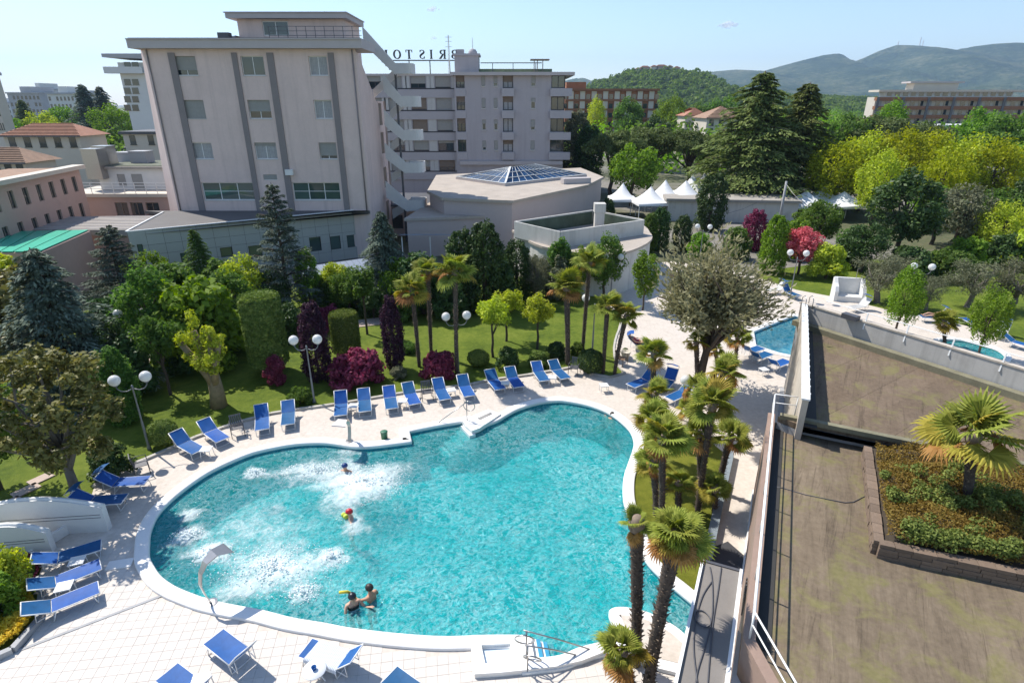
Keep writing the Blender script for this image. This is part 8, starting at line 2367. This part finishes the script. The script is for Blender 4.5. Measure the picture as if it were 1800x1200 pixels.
def palm(base, crown, label, size=1.0, nf=26, dead=0.15, basez=0.0, r=0.12, seed=0, yellow=0.25):
    b_ = G(*base, basez); c_ = D(crown[0], crown[1], b_.y); off = Vector((c_.x-b_.x, 0, c_.z-basez))
    rg_ = random.Random(seed*7+3)
    t = thing('fan_palm', label, 'palm', b_, 0, 'fan palms')
    n_ = 16; P = []; Rr = []
    for k in range(n_+1):
        f = k/n_; P.append(Vector((off.x*(f**1.3), 0.06*math.sin(f*3), off.z*f - (0.1 if k == 0 else 0)))); Rr.append(r*(0.9+0.25*f)*(1+rg_.uniform(-0.1,0.12)) if f < 0.95 else r*0.8)
    m_ = MB(); m_.tube(P, Rr, 10); m_.build('trunk', M_PTR, t, True)
    # old leaf bases: ragged shards all the way up
    sb = MB(); ns = int(max(40, off.z*75))
    for k in range(ns):
        f = 0.03 + 0.95*k/ns; i = min(n_-1, int(f*n_)); p = P[i].lerp(P[i+1], f*n_-i); az = k*2.399+rg_.uniform(-0.3,0.3); rr = r*(0.92+0.25*f)
        d = Vector((math.cos(az), math.sin(az), 0)); s_ = Vector((-d.y, d.x, 0)); L_ = rg_.uniform(0.06,0.16); w_ = rg_.uniform(0.02,0.045)
        o_ = p + d*rr*0.9; e_ = o_ + d*L_*rg_.uniform(0.35,0.9) + Vector((0,0,L_*rg_.uniform(0.2,1.0)))
        sb.add([o_-s_*w_, o_+s_*w_, e_+s_*0.006, e_-s_*0.006], [(0,1,2,3)])
    o = sb.build('leaf_base', M_FIB, t); o['kind'] = 'stuff'
    nf = max(8, int(nf*0.85)); size *= 0.76
    m_ = MB(); m_.sphere((off.x,off.y,off.z-0.02), r*1.5, 10, 6, (1,1,1.3)); m_.build('crown_bud', M_FIB, t, True)
    for k in range(nf):
        f = (k+0.5)/nf; az = k*2.399963 + rg_.uniform(-0.25,0.25)
        el = R(80 - 112*f + rg_.uniform(-9,9))
        u = rg_.random(); mi = 0
        if f > 0.86 and u < dead*5: mi = 2
        elif f > 0.62 and u < yellow*2.4: mi = 1
        elif u < yellow*0.3: mi = 1
        o = obj('frond', FRONDS[mi][rg_.randrange(3)], t, off + Vector((0,0,-0.10+0.12*(1-f))))
        o.rotation_euler = (rg_.uniform(-0.6,0.6), -el + rg_.uniform(-0.15,0.15), az)
        s2 = size*rg_.uniform(0.75,1.2)*(0.75 if f < 0.15 else 1.0); o.scale = (s2, s2, s2)
    return t
PALMS = [((737,644),(724,510),'fan palm left of the tall central palm, with drooping yellow fronds',1.05,26,.3),
 ((758,622),(752,478),'fan palm behind the left one, crown browning',0.95,22,.5),
 ((803,659),(800,478),'tall central fan palm behind the ninth lounger',1.2,30,.1),
 ((998,640),(996,506),'thick-trunked fan palm at the right of the lawn',1.15,30,.2),
 ((1024,622),(1037,462),'tallest fan palm at the right of the lawn, before the round building',1.05,26,.1),
 ((1060,656),(1068,540),'slim fan palm at the kerb corner, left of two',0.95,24,.1),
 ((1080,659),(1101,556),'leaning slim fan palm at the kerb corner, right of two',0.95,24,.1),
 ((1143,755),(1150,622),'rearmost small-crowned palm of the pool-side cluster',0.85,22,.25),
 ((1148,800),(1152,694),'second small-crowned palm of the pool-side cluster',0.8,18,.2),
 ((1146,838),(1147,737),'third palm of the pool-side cluster with yellowing fronds',0.9,24,.3),
 ((1162,936),(1164,772),'bushy palm nearest the pool rim in the cluster',1.2,30,.35),
 ((1153,906),(1149,812),'low drooping palm against the pool rim',0.95,22,.5),
 ((1216,745),(1210,718),'low palm behind the cluster by the shaded loungers',0.9,18,.3),
 ((1216,760),(1226,684),'palm behind the tall leaning one, under the brush-like tree',0.9,20,.2),
 ((1244,775),(1272,655),'palm with yellow lower fronds right of the brush-like tree trunk',1.1,26,.4),
 ((1226,900),(1252,714),'tall leaning palm in the middle of the pool-side cluster',1.3,32,.1),
 ((1232,880),(1228,762),'bushy palm left of the tall leaning trunk',1.0,24,.2),
 ((1262,865),(1285,768),'palm overhanging the service path',1.0,24,.2),
 ((1192,905),(1193,850),'low green palm deep in the strip between the trunks',0.95,20,.0),
 ((1256,905),(1258,858),'low green palm by the blue-grey wall',0.9,20,.0),
 ((1225,690),(1224,600),'palm with dry crown under the brush-like tree, left',0.85,20,.5),
 ((1293,634),(1297,592),'spreading low palm right of the brush-like tree',1.15,30,.2),
 ((1262,648),(1256,612),'small palm behind the brush-like tree trunk',0.8,18,.3),
 ((1117,1168),(1119,920),'tall shaggy palm with a tiny dying orange crown over the pool',0.62,9,3.0),
 ((1136,1228),(1190,938),'tall shaggy leaning palm in front, bright crown over the grass strip',1.15,32,.25),
 ((1112,1232),(1094,1146),'low palm at the bottom edge beside the shaggy trunks',1.0,22,.1),
 ((1660,606),(1660,566),'spreading low palm behind the railed wall',1.25,26,.0)]
PSZ = [1.5, 1.35, 1.65, 1.6, 1.45, 1.3, 1.35, 1.15, 1.05, 1.15, 1.25, 0.95, 0.9, 1.0, 1.15, 1.3, 1.0, 1.05, 0.95, 0.9, 0.95, 1.2, 0.85, 0.62, 1.0, 1.0, 1.25]
for i, (b_, c_, lab, sz, nf, dd) in enumerate(PALMS): palm(b_, c_, lab, PSZ[i]*(1.02 if 7 <= i <= 22 else 1.0), int(nf*(0.9 if 7 <= i <= 22 else 1.0)), dd, 0.03, 0.105 if i not in (3,23,24) else 0.14, i)
palm((1700,876),(1712,768), 'large spreading fan palm in the roof planter', 1.85, 23, 0.1, ZA+0.42, 0.13, 99, 0.4)
# --- far side of the garden and beyond
FAR = [('dark_conifer','dark slender conifer before the white tents',(1252,405),300,62,'column','dark',6),
 ('cedar_tree','tall drooping cedar, left of the giant pair',(1326,366),122,300,'cedar','deodar',4),
 ('cedar_tree','broad drooping cedar, right of the giant pair',(1404,364),142,250,'cedar','deodar',5),
 ('stone_pine','flat-topped pine left of the bright tree beyond the skylight',(1078,348),214,120,'umbrella','pine',0),
 ('stone_pine','flat-topped pine in the middle beyond the skylight',(1145,335),206,130,'umbrella','pine',1),
 ('stone_pine','flat-topped pine right, beside the tall cedar',(1212,338),216,110,'umbrella','pine',2),
 ('broadleaf_tree','bright green full tree right of the skylight',(1113,362),250,112,'round','bright',6),
 ('broadleaf_tree','grey-green tall tree touching the rear hotel balconies',(1013,330),190,70,'column','olive',7),
 ('broadleaf_tree','dark tree beside the rear hotel corner',(1035,335),215,60,'column','dark',7),
 ('broadleaf_tree','yellow-green tree before the brick apartment block, left',(1046,262),172,52,'fine','lime',8),
 ('broadleaf_tree','rounded green tree before the brick apartment block',(1104,265),168,62,'round','mid',7),
 ('broadleaf_tree','bright tree at the right end of the brick apartment block',(1180,262),170,78,'fine','bright',8),
 ('broadleaf_tree','green tree between the brick block and the villa',(1225,262),176,60,'round','mid',8)]
YG = [(1470,376,240,140),(1522,372,230,135),(1575,376,226,140),(1628,372,222,135),(1680,378,230,145),(1740,384,242,135),(1545,398,262,110),(1655,402,256,120)]
for i, (x_, y_, tp, wd) in enumerate(YG): FAR.append(('spring_tree', '%s of the yellow-green spring trees at the right' % ['leftmost','second from the left','third from the left, tall','fourth from the left, tallest','fifth from the left','rightmost','front left','front right'][i], (x_, y_), tp, wd, 'fine', 'yellow' if i not in (1,4,6) else 'lime', i % 4))
FAR += [('stone_pine','wide dark flat-topped pine behind the yellow-green trees, left',(1530,330),188,150,'umbrella','pine',3),
 ('stone_pine','wide dark flat-topped pine behind the yellow-green trees, right',(1610,320),200,110,'umbrella','pine',4),
 ('broadleaf_tree','big dark green tree at the right picture edge below the brown hotel',(1778,330),186,130,'round','mid',9),
 ('broadleaf_tree','green tree at the right edge behind the yellow-green trees',(1830,345),225,120,'round','bright',9),
 ('magnolia_tree','dark glossy magnolia before the yellow-green trees',(1590,462),292,135,'round','dark',10),
 ('broadleaf_tree','olive-green tree right of the dark magnolia',(1690,440),320,110,'round','olive',10),
 ('broadleaf_tree','yellow-green shrub tree at the right below the spring trees',(1760,452),350,110,'fine','lime',9),
 ('red_maple_tree','rose-red maple behind the tall lamp',(1410,482),392,72,'round','rose',11),
 ('purple_plum_tree','dark wine-red plum before the low bar building',(1328,440),366,52,'column','wine',8),
 ('broadleaf_tree','bright green upright tree left of the rose-red maple',(1362,480),374,58,'column','bright',9),
 ('broadleaf_tree','feathery yellow-green shrub right of the rose-red maple',(1458,490),418,76,'bush','lime',5),
 ('evergreen_shrub','dark evergreen shrub left of the magnolia',(1522,478),388,92,'round','dark',12),
 ('olive_tree','grey-green olive tree beside the white shower niche',(1552,532),432,118,'olive','olive',0),
 ('olive_tree','small olive sapling on the far lawn',(1636,545),478,60,'olive','olive',1),
 ('olive_tree','grey-green olive tree on the far lawn, second from the right',(1712,540),452,110,'olive','olive',2),
 ('olive_tree','grey-green olive tree at the right picture edge',(1790,545),446,110,'olive','olive',3),
 ('young_tree','light green young tree behind the railed wall, left',(1588,592),466,78,'fine','bright',5),
 ('young_tree','light green young tree behind the railed wall, right',(1738,628),498,78,'fine','bright',6),
 ('broadleaf_tree','leafy tree far behind the tamarisk, before the tents',(1160,440),362,44,'column','dark',9),
 ('broadleaf_tree','leafy column left of the tents',(1142,445),372,36,'column','mid',10),
 ('broadleaf_tree','leafy column right of the tents',(1200,440),376,40,'column','dark',10),
 ('broadleaf_tree','green bush tree before the grey bar roof',(1295,455),388,58,'bush','mid',6),
 ('broadleaf_tree','light shrub below the lamp before the hedge',(1230,455),400,50,'bush','bright',6),
 ('rusty_shrub','rusty red-leaved shrub before the pavilion wall',(1020,385),352,60,'bush','rust',7),
 ('evergreen_shrub','dark round shrub before the pavilion arches',(975,392),352,44,'bush','dark',7),
 ('evergreen_shrub','dark shrub before the right end of the pavilion',(1043,388),344,30,'column','dark',11),
 ('evergreen_shrub','dark column shrub right of the chimney stub',(1068,398),346,30,'column','dark',12),
 ('olive_shrub','grey lilac shrub at the right before the spring trees',(1720,440),392,90,'bush','olive',8),
 ('evergreen_shrub','green hedge ball right of the terracotta bowl',(1700,475),405,70,'bush','bright',9),
 ('evergreen_shrub','dark hedge ball at the right edge',(1775,470),400,80,'bush','dark',9),
 ('evergreen_shrub','yellow-green hedge at the right picture edge',(1815,475),390,90,'bush','lime',10),
 ('evergreen_shrub','dark shrub behind the shower niche',(1490,470),410,60,'bush','dark',11),
 ('cedar_tree','dark far cedar left of the white tower, left of two',(158,262),146,105,'cedar','cedar',6),
 ('cedar_tree','dark far cedar left of the white tower, right of two',(188,262),150,95,'cedar','cedar',7),
 ('cedar_tree','dark far conifer before the distant white apartments',(48,258),174,80,'cedar','deodar',8),
 ('broadleaf_tree','bright green tree behind the red-roofed house, right',(205,272),182,100,'fine','bright',10),
 ('broadleaf_tree','bright green tree behind the red-roofed house, middle',(118,256),188,95,'fine','bright',11),
 ('broadleaf_tree','bright green tree behind the red-roofed house, left',(80,258),194,85,'fine','lime',12),
 ('broadleaf_tree','green tree at the far left edge',(5,262),200,80,'round','bright',12)]
for i, (nm, lab, b_, tp, wd, kd, lf, va) in enumerate(FAR): plant(nm, lab, b_, tp, wd, kd, lf, va % 3, 'tree' if 'shrub' not in nm else 'shrub', 'trees and shrubs beyond the garden')
# distant woods that read as one mass
rng = np.random.default_rng(21); C, N, S = [], [], []
for k in range(900):
    if k < 740: Y = 120 + 620*rng.random()**1.3; x_ = rng.uniform(960, 1900)
    else: Y = 150 + 500*rng.random(); x_ = rng.uniform(-60, 240)
    X = (x_-900)/FPX*(Y*0.925+5)
    px_, py_ = x_, 0
    if Y < 260 and 1520 < x_ < 1790 and Y > 185: continue
    h = rng.uniform(7,12); w_ = rng.uniform(3.5,6.5)
    if k >= 740: h = rng.uniform(4,9)
    n_ = 90; d = sph(n_, rng); p = np.array([X,Y,h*0.55]) + d*np.array([w_,w_,h*0.48])*(1-np.abs(rng.normal(0,0.2,(n_,1)))); p += 0.5*np.sin(p[:,[1,2,0]]*1.7)
    C.append(p); N.append(unit(d + rng.standard_normal((n_,3))*0.5)); S.append(np.full(n_, rng.uniform(0.45,0.75)))
C, N, S = np.concatenate(C), np.concatenate(N), np.concatenate(S)
half = rng.random(len(C)//90).repeat(90) < 0.5
for q, lf in ((half,'mid'),(~half,'bright')):
    o = obj('distant_trees', cloud_mesh('distant_trees', C[q], N[q], S[q], 0.6, LEAF[lf], None, rng)); tag(o, 'distant %s treetops that merge into one wood' % ('dark green' if lf == 'mid' else 'light green'), 'woods', kind='stuff')
# potted bush
plant('potted_bush','clipped bush in the pale stone pot by the palm bed',(1099,627),611,13,'cloudball','mid',0,'shrub')

# trees on the wooded hill (one mass)
hm = bpy.data.objects['hill'].data; hv = np.empty(len(hm.vertices)*3, dtype=np.float32); hm.vertices.foreach_get('co', hv); hv = hv.reshape(-1,3)
rng = np.random.default_rng(31); sel = hv[(hv[:,2] > 6) & (hv[:,1] < 1010)]
pk_ = sel[rng.integers(0, len(sel), 3400)] + rng.normal(0, 1, (3400,3))*np.array([6,5,0.5])
C = np.repeat(pk_, 16, axis=0); d = sph(len(C), rng); d[:,2] = np.abs(d[:,2]); sc_ = np.repeat(rng.uniform(3.0,6.5,len(pk_)), 16)[:,None]
C = C + d*sc_*np.array([1,1,0.9]); 
o = obj('hill_woods', cloud_mesh('hill_woods', C, unit(d + rng.standard_normal(d.shape)*0.4), 2.2, 0.7, LEAF['mid'], None, rng)); tag(o, 'dense woods covering the hill behind the brick block', 'woods', kind='stuff')
